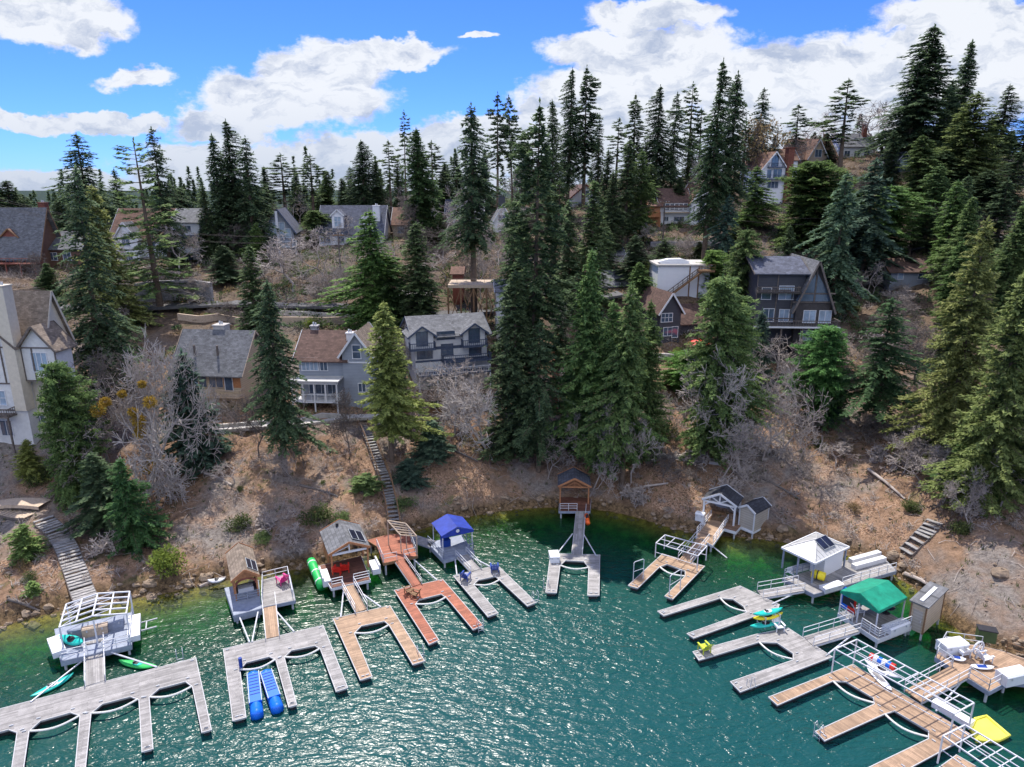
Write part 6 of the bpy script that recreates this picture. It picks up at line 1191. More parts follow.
def put(kind, label, px, top, Y, wpx=None, name=None, tint=(1, 1, 1), group=None, cat='tree', sink=0, rz=None, crown=None):
    k = random.choice(K2[kind]) if kind in K2 else (K.get(kind) or KB[kind]); isb = kind in KB
    p = PY(px, top, Y); g = ground(p.x, p.y) - sink; h = max(1.5, p.z - g); sz = h / k['H']
    sx = (wpx * 1.3 * mpp(Y, top) / k['R']) if wpx else sz
    nm = name or {'pine1': 'pine_tree', 'pine2': 'pine_tree', 'sparse': 'pine_tree', 'cedar1': 'cedar_tree', 'cedar2': 'cedar_tree', 'sun1': 'cedar_tree', 'sun2': 'cedar_tree', 'round': 'cedar_tree', 'blue': 'spruce_tree', 'deodar': 'cedar_tree'}.get(kind, 'fir_tree' if not isb else 'bare_tree')
    t = thing(nm, label, cat, (p.x, p.y, g), rz if rz is not None else random.uniform(0, 6.28), group or (TG if not isb else 'leafless trees on the hillside'))
    t.rotation_euler = (random.gauss(0, .016), random.gauss(0, .016), t.rotation_euler.z)
    v = random.uniform(.85, 1.15)
    for part, me in (('trunk', k['trunk']), ('branches' if isb else 'crown', k['crown'])) + ((('foliage', k['leaf']),) if 'leaf' in k else ()):
        o = bpy.data.objects.new(part, me); COL.objects.link(o); o.parent = t; o.scale = (sx, sx, sz); o.color = (*[c * v for c in tint], 1) if part != 'trunk' else (1, 1, 1, 1)
    return t
dk = (.85, .9, .95); lt = (1.25, 1.25, 1.1)
# left side
put('spiky', 'big dark spruce between the half-timbered house and the sparse pine', 66, 166, 95, 38, tint=dk)
put('sun2', 'yellow-green cedar showing right behind the big dark spruce', 96, 185, 118, 25); put('fir2', 'dark fir rising behind the top of the big dark spruce', 76, 133, 172, 24, tint=dk)
put('fir1', 'dark fir on the ridge left of the grey dormer roof', 5, 180, 175, 22); put('slim', 'small pointed fir on the skyline above the log house roof', 40, 202, 185, 8); put('slim', 'thin fir on the ridge behind the wide grey roof', 114, 168, 185, 10)
put('sparse', 'sparse nearly bare pine with level branches above the road wall', 137, 138, 126, 34); put('fir2', 'broad dark fir just right of the sparse pine', 152, 127, 150, 18, tint=dk)
put('fir1', 'leftmost dark fir of the cluster beside the navy gabled house', 213, 134, 158, 17, tint=dk); put('tall', 'tallest fir of the cluster beside the navy gabled house', 227, 119, 161, 17, tint=dk); put('fir1', 'right-hand fir of the cluster beside the navy gabled house', 243, 136, 157, 20, tint=dk)
put('slim', 'low fir at the left foot of the three-fir cluster', 202, 185, 155, 10); put('pine1', 'open pine on the skyline right of the fir cluster', 281, 153, 186, 17); put('pine1', 'open pine on the skyline left of the slate-roofed house', 309, 154, 188, 14); put('slim', 'thin fir behind the navy gable peak', 264, 166, 188, 9)
put('fir2', 'shaggy fir behind the slate-roofed house', 361, 140, 182, 16, tint=dk); put('fir1', 'second fir right of the shaggy one behind the slate-roofed house', 375, 160, 184, 12); put('slim', 'small fir over the left end of the slate roof', 341, 178, 186, 10); put('pine2', 'thin pale pine right of the slate-roofed house', 388, 140, 188, 10, tint=lt)
put('pine2', 'tall needle-thin pine on the skyline', 402, 110, 186, 8); put('cedar1', 'dense dark cedar right of the tall thin pine', 417, 128, 168, 17, tint=(.6, .7, .7)); put('pine1', 'open-topped pine right of the dense dark cedar', 431, 140, 184, 14)
put('cedar1', 'low green cedar in front of the slate-roofed house', 313, 210, 166, 12); put('fir1', 'dark fir between the road and the fir cluster', 222, 245, 140, 16, tint=dk)
put('slim', 'grey-green fir above the roof of the tan house', 246, 245, 109, 18, tint=lt); put('foot2', 'dark spruce between the tan house and the veranda house', 267, 281, 80, 30, tint=dk)
put('cedar2', 'bright green conical cedar behind the veranda house', 370, 209, 117, 27, tint=(1.1, 1.25, 1)); put('cedar1', 'dark cedar low behind the conical green one', 385, 255, 120, 18, tint=(.7, .8, .8)); put('sunfoot', 'sunlit yellow-green cedar right of the veranda house', 384, 301, 85, 29, tint=(1, 1.05, .95))
put('fir1', 'fir with a bare lower trunk behind the two-gabled house', 417, 222, 118, 24, tint=lt); put('bare_foot', 'tall dark fir with bare foot right of the two-gabled house', 471, 104, 124, 22, tint=dk)
put('blue', 'blue-green spruce right of the big grey bare tree', 183, 350, 83, 28, tint=dk); put('round', 'shaggy green tree in front of the half-timbered house', 50, 362, 77, 22, tint=(.85, .9, .85)); put('fir1', 'dark fir behind the bright young fir on the left bank', 92, 452, 72, 28, tint=dk)
put('bright', 'bright green young fir on the left bank', 120, 458, 69, 24); put('sun2', 'small yellow-green bushy conifer beside the left path', 24, 440, 80, 13, 'small_conifer', tint=lt); put('young', 'small young pine left of the curving stairs', 22, 525, 66, 15, 'young_pine', tint=lt); put('young', 'smallest pine at the lower left bank', 32, 588, 60.5, 7, 'young_pine', tint=lt)
put('young', 'slim young fir beside the long steep stairs', 366, 474, 79, 15, 'young_fir'); put('blue', 'dark green fir right of the long steep stairs', 432, 420, 86, 19); put('slim', 'thin young fir left of the blue-green spruce roots', 197, 430, 86, 9, 'young_fir'); put('blue', 'low dark fir by the water right of the long stairs', 408, 458, 82, 15, tint=dk)
# centre
put('pine1', 'left one of the two tall bare-stemmed pines right of the dark fir', 497, 92, 190, 12); put('pine1', 'right one of the two tall bare-stemmed pines right of the dark fir', 513, 94, 192, 10)
put('tall', 'huge dense fir in the middle of the picture', 535, 100, 92, 30, tint=(.95, 1, .95)); put('fir2', 'second stem of the central fir mass', 517, 190, 108, 22, tint=(.95, 1, .95)); put('fir1', 'pointed fir at the front of the central mass', 515, 272, 88, 30); put('fir2', 'dark fir low at the front right of the central mass', 540, 320, 87, 24, tint=dk)
put('tall', 'left tall fir of the far pair above the centre', 570, 68, 188, 13, tint=dk); put('tall', 'right tall fir of the far pair above the centre', 587, 65, 190, 14, tint=dk); put('fir1', 'fir left of the far pair above the centre', 555, 100, 178, 13); put('slim', 'slender fir in front of the white red-trimmed house', 571, 200, 122, 16); put('slim', 'slender fir right of the white red-trimmed house', 592, 180, 124, 20, tint=lt)
put('cedar2', 'tall cedar standing in front of the pale box house', 588, 248, 89, 26, tint=(.9, 1, .95)); put('cedar2', 'green cedar left of its twin above the wooden boathouse', 612, 300, 86, 24, tint=(1, 1.1, 1)); put('foot', 'large green cedar with bare foot above the wooden boathouse', 631, 283, 84, 26); put('cedar2', 'narrow green cedar below the white garage', 656, 300, 87, 18)
put('slim', 'fir between the far pair and the hillside houses', 607, 150, 160, 12); put('tall', 'dark fir on the skyline right of the far pair', 637, 93, 196, 10); put('tall', 'left fir of the close skyline group above the brown-roofed white house', 660, 85, 186, 15, tint=dk); put('fir2', 'right fir of the close skyline group above the brown-roofed white house', 676, 92, 188, 14, tint=dk)
put('slim', 'mid-green fir left of the timber deck house', 628, 138, 158, 15); put('cedar2', 'bushy fir just left of the timber deck house', 644, 150, 160, 15); put('slim', 'short fir left of the utility pole', 614, 172, 150, 12); put('pine2', 'pine behind the brown-roofed white house', 694, 82, 196, 13)
put('pine2', 'thin pine between the skyline groups', 648, 128, 194, 9); put('tall', 'tallest fir of the dark pair above the red-parasol house', 718, 59, 146, 18, tint=(.85, .95, .9)); put('bare_foot', 'right fir of the dark pair above the red-parasol house', 738, 72, 150, 17, tint=dk); put('deodar', 'drooping fir low behind the dark pair', 730, 195, 140, 15, tint=dk)
put('cedar2', 'fresh green conical cedar left of the tall white house foot', 757, 166, 172, 17, tint=(1.1, 1.2, 1)); put('fir2', 'dark conical fir behind the red-leaved oak', 763, 88, 212, 13, tint=dk); put('cedar1', 'green cedar left of the chalet balcony', 751, 228, 119, 15); put('fir1', 'dark fir below the power lines left of the garage', 636, 235, 136, 16, tint=dk)
put('cedar1', 'large bushy cedar below the red-parasol house', 722, 274, 86, 27); put('cedar2', 'pointed green cedar right of the large bushy one', 744, 300, 90, 20, tint=lt); put('blue', 'small blue spruce in front of the chalet', 766, 308, 104, 13); put('round', 'rounded green shrub-like cedar between the twin cedars', 690, 352, 102, 17, tint=(1, 1.3, .9))
# right
put('pine2', 'flat-topped open pine on the skyline above the brown ridge house', 598 + 202, 104, 212, 13, tint=dk); put('pine1', 'tall open pine on the skyline left of the huge ridge fir', 851, 78, 204, 18, tint=(.95, 1, .9)); put('round', 'broad rounded cedar above the chalet', 814, 161, 160, 31, tint=(1, 1.05, .9))
put('fir2', 'huge dense fir on the ridge at the upper right', 937, 24, 204, 30, tint=dk); put('fir2', 'second crown beside the huge ridge fir', 922, 60, 202, 24, tint=dk); put('fir1', 'dark fir right of the huge ridge fir', 972, 40, 208, 17, tint=dk); put('sun1', 'large olive-green cedar under the huge ridge fir', 978, 92, 184, 34, tint=(.65, .75, .8)); put('fir1', 'dark fir at the upper right edge of the photo', 1010, 84, 200, 20, tint=dk)
put('slim', 'thin dark fir below the small blue house', 897, 130, 186, 11, tint=dk); put('deodar', 'feathery cedar with bare stem right of the chalet', 848, 172, 126, 24, tint=lt); put('deodar', 'drooping blue-green cedar right of the feathery one', 878, 158, 138, 30); put('cedar1', 'dense green cedar above the low brown roof', 893, 185, 150, 22, tint=(.9, 1.05, .9)); put('fir1', 'dark green fir left of the low brown roof', 858, 205, 142, 18)
put('cedar2', 'green pointed cedar on the upper right slope', 925, 135, 178, 22); put('fir2', 'dark fir mass under the huge ridge fir', 945, 150, 182, 24, tint=dk); put('cedar2', 'pointed green cedar right of the low brown roof', 958, 180, 134, 20, tint=(.9, 1, .9)); put('slim', 'dark narrow fir at the right between two cedars', 1008, 178, 140, 16, tint=dk); put('cedar2', 'small pointed cedar above the sunlit giant', 975, 196, 128, 18)
put('sun1', 'giant sunlit yellow-green cedar at the right', 988, 218, 80, 38); put('sun1', 'giant olive cedar cut by the right edge', 1030, 265, 70, 40, tint=(.85, .95, .95)); put('fir2', 'dark cone fir on the bank right of the chalet', 893, 298, 91, 30, tint=(.75, .95, .85)); put('cedar1', 'shaggy dark green cedar by the water at the right edge', 1000, 420, 72, 34, tint=(.7, .85, .75)); put('round', 'rounded blue-green tree on the bank below the chalet', 836, 326, 94, 22, 'round_tree', tint=(.8, 1.15, .95))
put('blue', 'small dark spruce below the rounded tree', 838, 372, 94, 12, tint=dk); put('fir1', 'dark fir behind the low brown roof', 930, 205, 150, 20, tint=dk); put('slim', 'fir at the far right edge beside the giant cedar', 1020, 150, 165, 16, tint=dk)
put('fir1', 'fir low between the chalet and the rounded cedar', 790, 225, 142, 12, tint=dk); put('cedar1', 'short cedar right of the rounded cedar', 838, 225, 145, 14); put('young', 'small fir on the slope below the tall white house', 735, 225, 160, 10)
for kd, lab, px, top, Y, w, tn in [('cedar2', 'green cedar filling the slope left of the pointed one by the low roof', 940, 165, 160, 20, dk), ('fir1', 'dark fir behind the sunlit giant cedar', 970, 175, 145, 20, dk), ('cedar1', 'green cedar between the low brown roof and the sunlit giant', 962, 240, 118, 16, (.9, 1, .9)), ('fir2', 'dark fir below the olive ridge cedar', 990, 170, 168, 20, dk), ('cedar1', 'dense cedar right of the chalet roof', 862, 190, 150, 18, (.9, 1, .9)), ('cedar2', 'green fir at the right edge above the giant cedar', 1022, 205, 112, 22, (1, 1, 1)), ('fir2', 'dark fir low on the slope left of the giant cedar', 952, 330, 100, 20, dk), ('cedar1', 'bushy cedar at the lower right of the sunlit giant', 965, 380, 84, 22, lt), ('round', 'bright bushy cedar low between the dark pair and the chalet', 712, 250, 128, 14, (1.1, 1.2, .9)), ('cedar2', 'narrow cedar left of the white garage', 640, 262, 128, 13, (1, 1.1, 1)), ('fir1', 'dark fir between the central mass and the slender firs', 556, 215, 130, 14, dk), ('fir2', 'dark fir in the shade right of the central mass', 562, 300, 108, 14, dk), ('cedar1', 'green cedar on the slope below the pale box house', 600, 320, 106, 16, (1, 1, 1)), ('fir1', 'dark fir behind the twin cedars', 640, 330, 104, 16, dk), ('slim', 'slim dark fir rising behind the long steep stairs', 398, 350, 96, 10, dk)]:
    put(kd, lab, px, top, Y, w, tint=tn)
rg = random.Random(5)
# fillers further back, so the wood closes behind the houses
fill = [(20, 195, 190, 12), (60, 200, 192, 12), (98, 190, 190, 10), (180, 188, 195, 12), (258, 185, 192, 11), (296, 178, 200, 9), (326, 172, 198, 10), (350, 165, 198, 10), (396, 158, 196, 10), (444, 165, 190, 10), (456, 150, 195, 10), (484, 150, 192, 9), (524, 140, 195, 10), (546, 150, 190, 10), (600, 110, 200, 9), (618, 120, 202, 9), (630, 155, 180, 11), (652, 165, 178, 10), (690, 130, 190, 10), (704, 110, 196, 10), (748, 120, 200, 11), (775, 135, 205, 8), (828, 135, 215, 9), (885, 128, 215, 10), (905, 110, 214, 11), (955, 80, 212, 14), (995, 120, 212, 13), (1030, 110, 205, 18), (680, 175, 178, 8), (560, 180, 170, 10), (528, 210, 160, 10), (608, 225, 140, 10), (575, 275, 115, 10), (870, 245, 145, 12), (912, 232, 148, 10), (1012, 235, 118, 15), (665, 240, 142, 9), (600, 200, 160, 9), (700, 240, 150, 7), (484, 215, 165, 8), (170, 232, 152, 8), (256, 225, 152, 8), (20, 232, 150, 12), (45, 262, 132, 10), (440, 215, 165, 8), (1040, 330, 88, 30), (1045, 180, 130, 24), (-20, 170, 170, 20), (-40, 330, 90, 30), (1060, 420, 68, 30)]
nb_ = ['the log house', 'the log house', 'the wide grey roof', 'the three-storey white house', 'the navy gabled house', 'the navy gabled house', 'the slate-roofed house', 'the slate-roofed house', 'the thin pale pine', 'the open-topped pine', 'the tall bare-footed fir', 'the tall bare-footed fir', 'the huge central fir', 'the huge central fir', 'the far fir pair', 'the far fir pair', 'the timber deck house', 'the timber deck house', 'the white brown-roofed house', 'the dark fir pair', 'the dark fir pair', 'the tall white house', 'the brown ridge house', 'the white ridge house', 'the small blue house', 'the huge ridge fir', 'the olive cedar', 'the right edge of the ridge', 'the white brown-roofed house', 'the red-trimmed white house', 'the central fir mass', 'the pale box house', 'the reddish stairs', 'the feathery cedar', 'the low brown roof', 'the sunlit giant cedar', 'the utility pole', 'the small stacked houses', 'the white garage', 'the gambrel-fronted house', 'the sparse pine', 'the fir cluster', 'the log house deck', 'the chimney of the half-timbered house', 'the gambrel-fronted house', 'the right edge near the giant cedars', 'the right edge on the upper slope', 'the left edge of the ridge', 'the left edge by the half-timbered house', 'the right edge near the water']
for i, ((px, top, Y, w), nb1) in enumerate(zip(fill, nb_)):
    kd = rg.choice(['slim', 'fir1', 'pine2', 'cedar2', 'fir1']); top += rg.uniform(-3, 3)
    put(kd, '%s %s background tree close to %s' % (['short', 'slim', 'dim', 'dark', 'narrow'][i % 5], {'slim': 'pointed', 'fir1': 'dense', 'pine2': 'open', 'cedar2': 'rounded'}[kd], nb1), px, top, Y, w * 1.15, tint=rg.choice([dk, (1, 1, 1), lt]))
# leafless trees
gb = (1, 1, 1)
for kd, lab, px, top, Y, w in [
    ('pale', 'big silver-grey bare tree hung with golden mistletoe', 122, 340, 79, 46), ('oak2', 'grey bare tree at the right of the mistletoe tree', 152, 372, 81, 24), ('oak1', 'grey bare tree low in front of the half-timbered house', 95, 385, 82, 34), ('oak3', 'thin bare tree on the bank under the tan house', 211, 392, 86, 16),
    ('oak1', 'spreading bare tree behind the road left of the veranda house', 288, 232, 133, 34), ('oak3', 'bare tree in front of the slate-roofed house', 322, 225, 140, 30), ('oak2', 'bare tree left of the conical green cedar', 340, 250, 128, 20), ('poplar', 'bare tree around the stem of the dark spruce', 285, 372, 84, 18), ('dark', 'bare tree by the foot of the dark spruce', 252, 400, 84, 22),
    ('oak1', 'grey bare tree in front of the two-gabled house', 452, 366, 91, 34), ('pale', 'large pale bare tree right of the two-gabled house', 495, 380, 87, 38), ('oak3', 'bare tree with ivy at the foot of the two-gabled house', 422, 375, 93, 20), ('poplar', 'bare tree behind the two-gabled house', 440, 180, 152, 26), ('oak2', 'reddish-grey bare tree below the gambrel-fronted house', 498, 205, 148, 24), ('oak3', 'bare tree over the timber parking deck', 480, 228, 132, 20),
    ('oak2', 'grey bare tree above the wooden boathouse', 590, 405, 83, 28), ('oak1', 'small bare tree right of the wooden boathouse', 610, 440, 87, 22), ('pale', 'large tangled bare tree above the white gabled boathouse', 755, 352, 84, 50), ('oak2', 'grey bare tree left of the large tangled one', 722, 405, 82, 34), ('oak3', 'bare tree right of the large tangled one', 788, 366, 86, 28), ('oak1', 'bare tree in front of the chalet foot', 775, 345, 101, 30),
    ('dark', 'dark bare tree right of the cone fir', 925, 330, 98, 30), ('dark', 'dark bare tree left of the cone fir', 868, 352, 101, 24), ('oak2', 'grey bare tree on the bank above the plank stairs', 905, 445, 79, 32), ('oak3', 'grey bare tree leaning over the right bank', 945, 455, 76, 28), ('oak1', 'bare tree poking out at the right edge of the bank', 1012, 455, 68, 26), ('brush', 'reddish bare shrub in front of the giant cedar', 955, 425, 84, 24),
    ('red', 'red-brown leafy oak on the ridge beside the tall white house', 764, 118, 200, 18), ('oak2', 'bare ridge tree left of the brown ridge house', 785, 128, 214, 18), ('oak1', 'bare ridge tree right of the tall open pine', 880, 100, 222, 26), ('oak3', 'wide bare ridge tree behind the white ridge house', 835, 108, 225, 26), ('oak2', 'bare ridge tree behind the small blue house', 908, 122, 222, 20),
    ('oak1', 'bare ridge tree above the timber deck house', 700, 150, 190, 16), ('oak3', 'bare skyline tree beside the navy gable', 300, 190, 186, 20), ('oak2', 'bare skyline tree beside the slate roof chimney', 400, 185, 184, 18), ('oak1', 'bare skyline tree left of the huge central fir', 520, 165, 190, 16), ('oak3', 'bare tree between the far fir pair and the box house', 612, 185, 170, 16),
    ('oak1', 'bare tree in front of the three-storey white house', 172, 222, 146, 20), ('oak3', 'bare tree left of the sparse pine stem', 120, 228, 143, 20), ('oak2', 'bare tree by the white garage', 700, 232, 150, 18), ('oak1', 'bare tree beside the utility pole', 648, 222, 158, 14), ('dark', 'bare tree below the low brown roof', 905, 300, 118, 22), ('oak3', 'bare tree right of the white garage stair', 720, 250, 136, 12), ('oak1', 'bare tree behind the curving stairs', 88, 420, 80, 26),
    ('oak2', 'small bare tree right of the green path cedar', 590, 330, 110, 14), ('sapling', 'leaning dead sapling on the bare bank', 217, 430, 84, 8), ('sapling', 'crooked thin sapling by the brown boathouse bank', 352, 440, 84, 8), ('sapling', 'dark forked sapling below the two-gabled house', 492, 432, 86, 12), ('sapling', 'slim dark sapling on the bank below the rounded tree', 818, 375, 93, 6), ('sapling', 'dark sapling near the plank stairs', 902, 478, 75, 6),
    ('brush', 'pinkish bare shrub right of the curving stairs', 112, 528, 65, 26), ('brush', 'grey bare shrub above the brown boathouse', 290, 520, 72, 20), ('brush', 'bare shrub above the cedar boathouse', 262, 505, 75, 18), ('brush', 'bare shrub right of the cluttered deck', 1015, 470, 64, 24), ('brush', 'bare shrub between the white boathouse and the gazebo', 730, 470, 79, 22), ('brush', 'bare shrub at the water right of the wooden boathouse', 640, 478, 81, 20), ('brush', 'bare shrub low on the right bank', 880, 440, 84, 20), ('brush', 'bare shrub below the long low path', 690, 440, 86, 22)]:
    if kd == 'brush': shrub('brush', lab, px, top + 22, w, 1, name='bare_shrub')
    else: put(kd, lab, px, top - (10 if Y < 105 and kd != 'sapling' else 0), Y, w * 1.15, 'sapling' if kd == 'sapling' else ('oak_tree' if kd == 'red' else None))
extra = [(268, 215, 168, 16, 'left of the navy gabled house'), (335, 262, 128, 18, 'beside the pole near the slate-roofed house'), (395, 240, 140, 20, 'above the open carport'), (408, 200, 165, 16, 'right of the slate-roofed house'), (455, 200, 160, 18, 'left of the bare-footed fir'), (510, 195, 165, 16, 'behind the gambrel-fronted house'), (430, 280, 122, 18, 'at the carport corner'), (545, 250, 130, 14, 'in the central fir mass'), (560, 300, 112, 14, 'above the reddish stairs'), (625, 190, 165, 14, 'left of the timber deck house'), (640, 285, 128, 12, 'left of the white garage'), (735, 185, 178, 14, 'left of the tall white house'), (800, 200, 170, 16, 'below the tall white house'), (835, 190, 168, 14, 'right of the broad rounded cedar'), (880, 260, 132, 16, 'left of the low brown roof'), (950, 255, 128, 18, 'right of the low brown roof'), (140, 262, 136, 22, 'above the stone road wall'), (205, 270, 132, 18, 'right above the stone road wall'), (245, 200, 166, 14, 'behind the three-fir cluster'), (30, 250, 138, 14, 'below the log house'), (110, 300, 116, 20, 'right of the half-timbered house roof'), (400, 330, 104, 14, 'left of the two-gabled house'), (985, 150, 200, 18, 'under the ridge at the upper right'), (70, 400, 82, 26, 'beside the shaggy green tree'), (140, 452, 79, 20, 'on the bank right of the bright young fir'), (560, 380, 98, 20, 'in front of the reddish stairs'), (660, 395, 90, 22, 'below the narrow green cedar'), (800, 400, 91, 24, 'on the slope below the chalet'), (840, 330, 106, 18, 'behind the rounded blue-green tree')]
extra += [(60, 292, 122, 22, 'right of the half-timbered house chimney'), (182, 285, 128, 20, 'between the stone wall and the tan house'), (225, 300, 120, 18, 'above the tan house chimney'), (258, 262, 140, 18, 'left of the spreading tree behind the road'), (312, 275, 128, 20, 'right of the spreading tree behind the road'), (380, 235, 150, 18, 'left of the open carport roof'), (425, 225, 150, 20, 'above the open carport roof'), (445, 250, 140, 18, 'behind the dark red shed'), (505, 240, 140, 18, 'right of the timber parking deck'), (525, 262, 124, 18, 'between the parking deck and the central mass'), (650, 250, 145, 16, 'above the pale stone wall on the slope'), (690, 260, 140, 16, 'right above the garage roof'), (770, 240, 145, 18, 'above the chalet roof'), (845, 250, 140, 16, 'right of the chalet peak'), (905, 315, 108, 24, 'on the slope under the low brown roof'), (880, 340, 102, 22, 'on the slope right of the chalet'), (920, 285, 125, 18, 'in front of the low brown building'), (350, 215, 165, 16, 'behind the slate-roofed house'), (235, 222, 156, 16, 'in front of the cream slate-roofed house'), (232, 470, 79, 16, 'low on the bare bank above the brown boathouse'), (290, 452, 80, 16, 'beside the foot of the dark spruce on the bare bank'), (548, 440, 86, 18, 'left of the wooden boathouse roof'), (665, 455, 84, 18, 'beside the long low path'), (838, 452, 84, 18, 'on the open slope above the gazebo'), (930, 432, 80, 24, 'at the head of the plank stairs'), (60, 470, 76, 16, 'at the head of the curving stairs'), (100, 352, 86, 30, 'left of the mistletoe tree'), (140, 372, 82, 34, 'in front of the mistletoe tree'), (178, 410, 82, 14, 'in front of the blue-green spruce'), (770, 385, 86, 30, 'in front of the large tangled tree'), (735, 372, 90, 26, 'behind the large tangled tree'), (575, 412, 88, 20, 'left above the wooden boathouse'), (470, 385, 95, 24, 'between the two-gabled house and the pale tree'), (515, 400, 90, 24, 'right of the large pale tree'), (300, 430, 82, 14, 'on the bare bank right of the dark spruce'), (925, 462, 76, 22, 'behind the plank stairs'), (985, 480, 66, 22, 'in front of the giant olive cedar'), (905, 415, 86, 26, 'below the cone fir'), (870, 420, 88, 22, 'on the bank left of the cone fir'), (948, 420, 82, 26, 'at the left foot of the sunlit giant'), (700, 380, 88, 26, 'in front of the large bushy cedar'), (810, 345, 98, 20, 'at the right end of the chalet deck'), (345, 395, 86, 18, 'right of the veranda house path'), (635, 415, 84, 20, 'around the foot of the bare-footed cedar'), (300, 250, 150, 20, 'above the road behind the conical cedar'), (355, 235, 150, 18, 'below the slate-roofed house'), (470, 250, 140, 20, 'behind the timber parking deck')]
for i, (px, top, Y, w, lb) in enumerate(extra): put(['oak1', 'oak2', 'oak3', 'dark'][i % 4], '%s bare tree %s' % (['grey', 'twiggy', 'tall grey', 'dark twiggy'][i % 4], lb), px, top - (10 if Y < 105 else 0), Y, w * 1.15)
# mistletoe balls
c0 = None
for i, (px, py, Y, r_) in enumerate([(98, 410, 83, .9), (105, 402, 84.5, .7), (122, 394, 83, .5), (150, 402, 83, .8), (138, 420, 82.5, .9), (140, 432, 82, .8), (133, 412, 82.5, .6), (150, 467, 83, 1.0), (142, 384, 83, .5)]):
    c = PY(px, py, Y - 5.5); C, T, Nn, Lh, Wh = [], [], [], [], []
    for _ in range(420):
        d = Vector((rg.gauss(0, 1), rg.gauss(0, 1), rg.gauss(0, 1))).normalized() * r_ * rg.uniform(.3, 1) ** .5 * rg.uniform(.7, 1.1); C.append(d); T.append(d + Vector((0, 0, .001))); Nn.append((rg.gauss(0, 1), rg.gauss(0, 1), .5)); Lh.append(.14); Wh.append(.06)
    me = cards('mistletoe', C, T, Nn, Lh, Wh, 'leaves_gold'); o = bpy.data.objects.new('mistletoe', me); COL.objects.link(o); o.location = c; tag(o, 'golden mistletoe ball in the bare tree, ' + ['leftmost, the biggest of the left pair', 'next to the leftmost one', 'topmost small one at the left', 'one high up at the right', 'large one left of the centre pair', 'lower one of the centre pair', 'small one at the crotch of the trunk', 'lowest large one at the right', 'small topmost one in the middle'][i], 'mistletoe', 'mistletoe balls in the bare tree')
# shrubs
for kd, lab, px, top, Y, w in [
    ('lime', 'lime-green leafing bush at the water left of the brown boathouse', 172, 546, 64, 25), ('shrub', 'green shrub on the bank above the brown boathouse', 240, 515, 75, 15), ('shrub', 'dark ivy shrub above the cedar boathouse', 318, 505, 76, 18), ('shrub', 'ivy shrub right above the cedar boathouse roof', 340, 510, 75, 12), ('shrub', 'low green shrub on the left bank', 30, 572, 64, 9), ('shrub', 'dark shrub left of the brown boathouse roof', 262, 530, 71, 12),
    ('shrub', 'round clipped bush by the road below the stone wall', 186, 308, 124, 9), ('shrub', 'second clipped bush by the road right of the first', 209, 312, 124, 6), ('shrub', 'dark bush at the foot of the sparse pine', 145, 305, 122, 10), ('lime', 'bright shrub behind the veranda house', 310, 318, 116, 9), ('shrub', 'green bush behind the conical cedar foot', 365, 320, 112, 11), ('lime', 'bright small tree beside the two-gabled house', 472, 352, 97, 9),
    ('lime', 'bright green shrub beside the red parasol', 676, 348, 110, 10), ('shrub', 'big green bush right of the red parasol', 690, 350, 107, 12), ('dryshrub', 'dry tan shrub beside the tan shed', 925, 605, 60, 15), ('dryshrub', 'dry shrub in front of the tan shed', 945, 610, 58, 13), ('shrub', 'grey-green bush beside the left rail of the cluttered deck', 940, 628, 57, 8), ('dryshrub', 'dry shrub above the gazebo deck', 855, 500, 77, 12),
    ('shrub', 'low green shrub under the plank stairs', 912, 500, 73, 12), ('dryshrub', 'dry bush above the plank stairs', 950, 500, 71, 14), ('shrub', 'dark shrub by the right giant cedar foot', 960, 520, 69, 14), ('shrub', 'green shrub on the slope right of the tangled bare tree', 820, 440, 88, 9), ('dryshrub', 'dry shrub on the slope below the rounded tree', 850, 445, 86, 9), ('shrub', 'low shrub right of the chalet', 850, 300, 122, 12), ('shrub', 'bush under the tall white house', 745, 215, 168, 12),
    ('shrub', 'bush right below the tall white house', 790, 222, 165, 14), ('shrub', 'dark bush on the slope below the dark pair of firs', 700, 245, 150, 12), ('shrub', 'bush left of the white garage', 645, 262, 135, 12), ('shrub', 'ivy bush at the foot of the long steep stairs', 405, 495, 78, 14), ('shrub', 'tiny green shrub on the bare bank', 240, 486, 78, 5), ('shrub', 'shrub left of the steep stairs on the bare bank', 323, 480, 79, 4), ('dryshrub', 'dry shrub at the left shore', 20, 560, 66, 12),
    ('shrub', 'dark green undergrowth left of the half-timbered house path', 40, 470, 80, 14), ('shrub', 'undergrowth under the central fir mass', 548, 430, 92, 18), ('shrub', 'undergrowth between the reddish stairs and the cedars', 575, 420, 94, 16), ('shrub', 'undergrowth under the large bushy cedar', 700, 430, 90, 18), ('shrub', 'undergrowth beneath the twin cedars', 665, 420, 93, 16), ('dryshrub', 'dry undergrowth below the right giant cedar', 975, 480, 74, 16)]:
    shrub(kd, lab, px, top + w * .9, w)
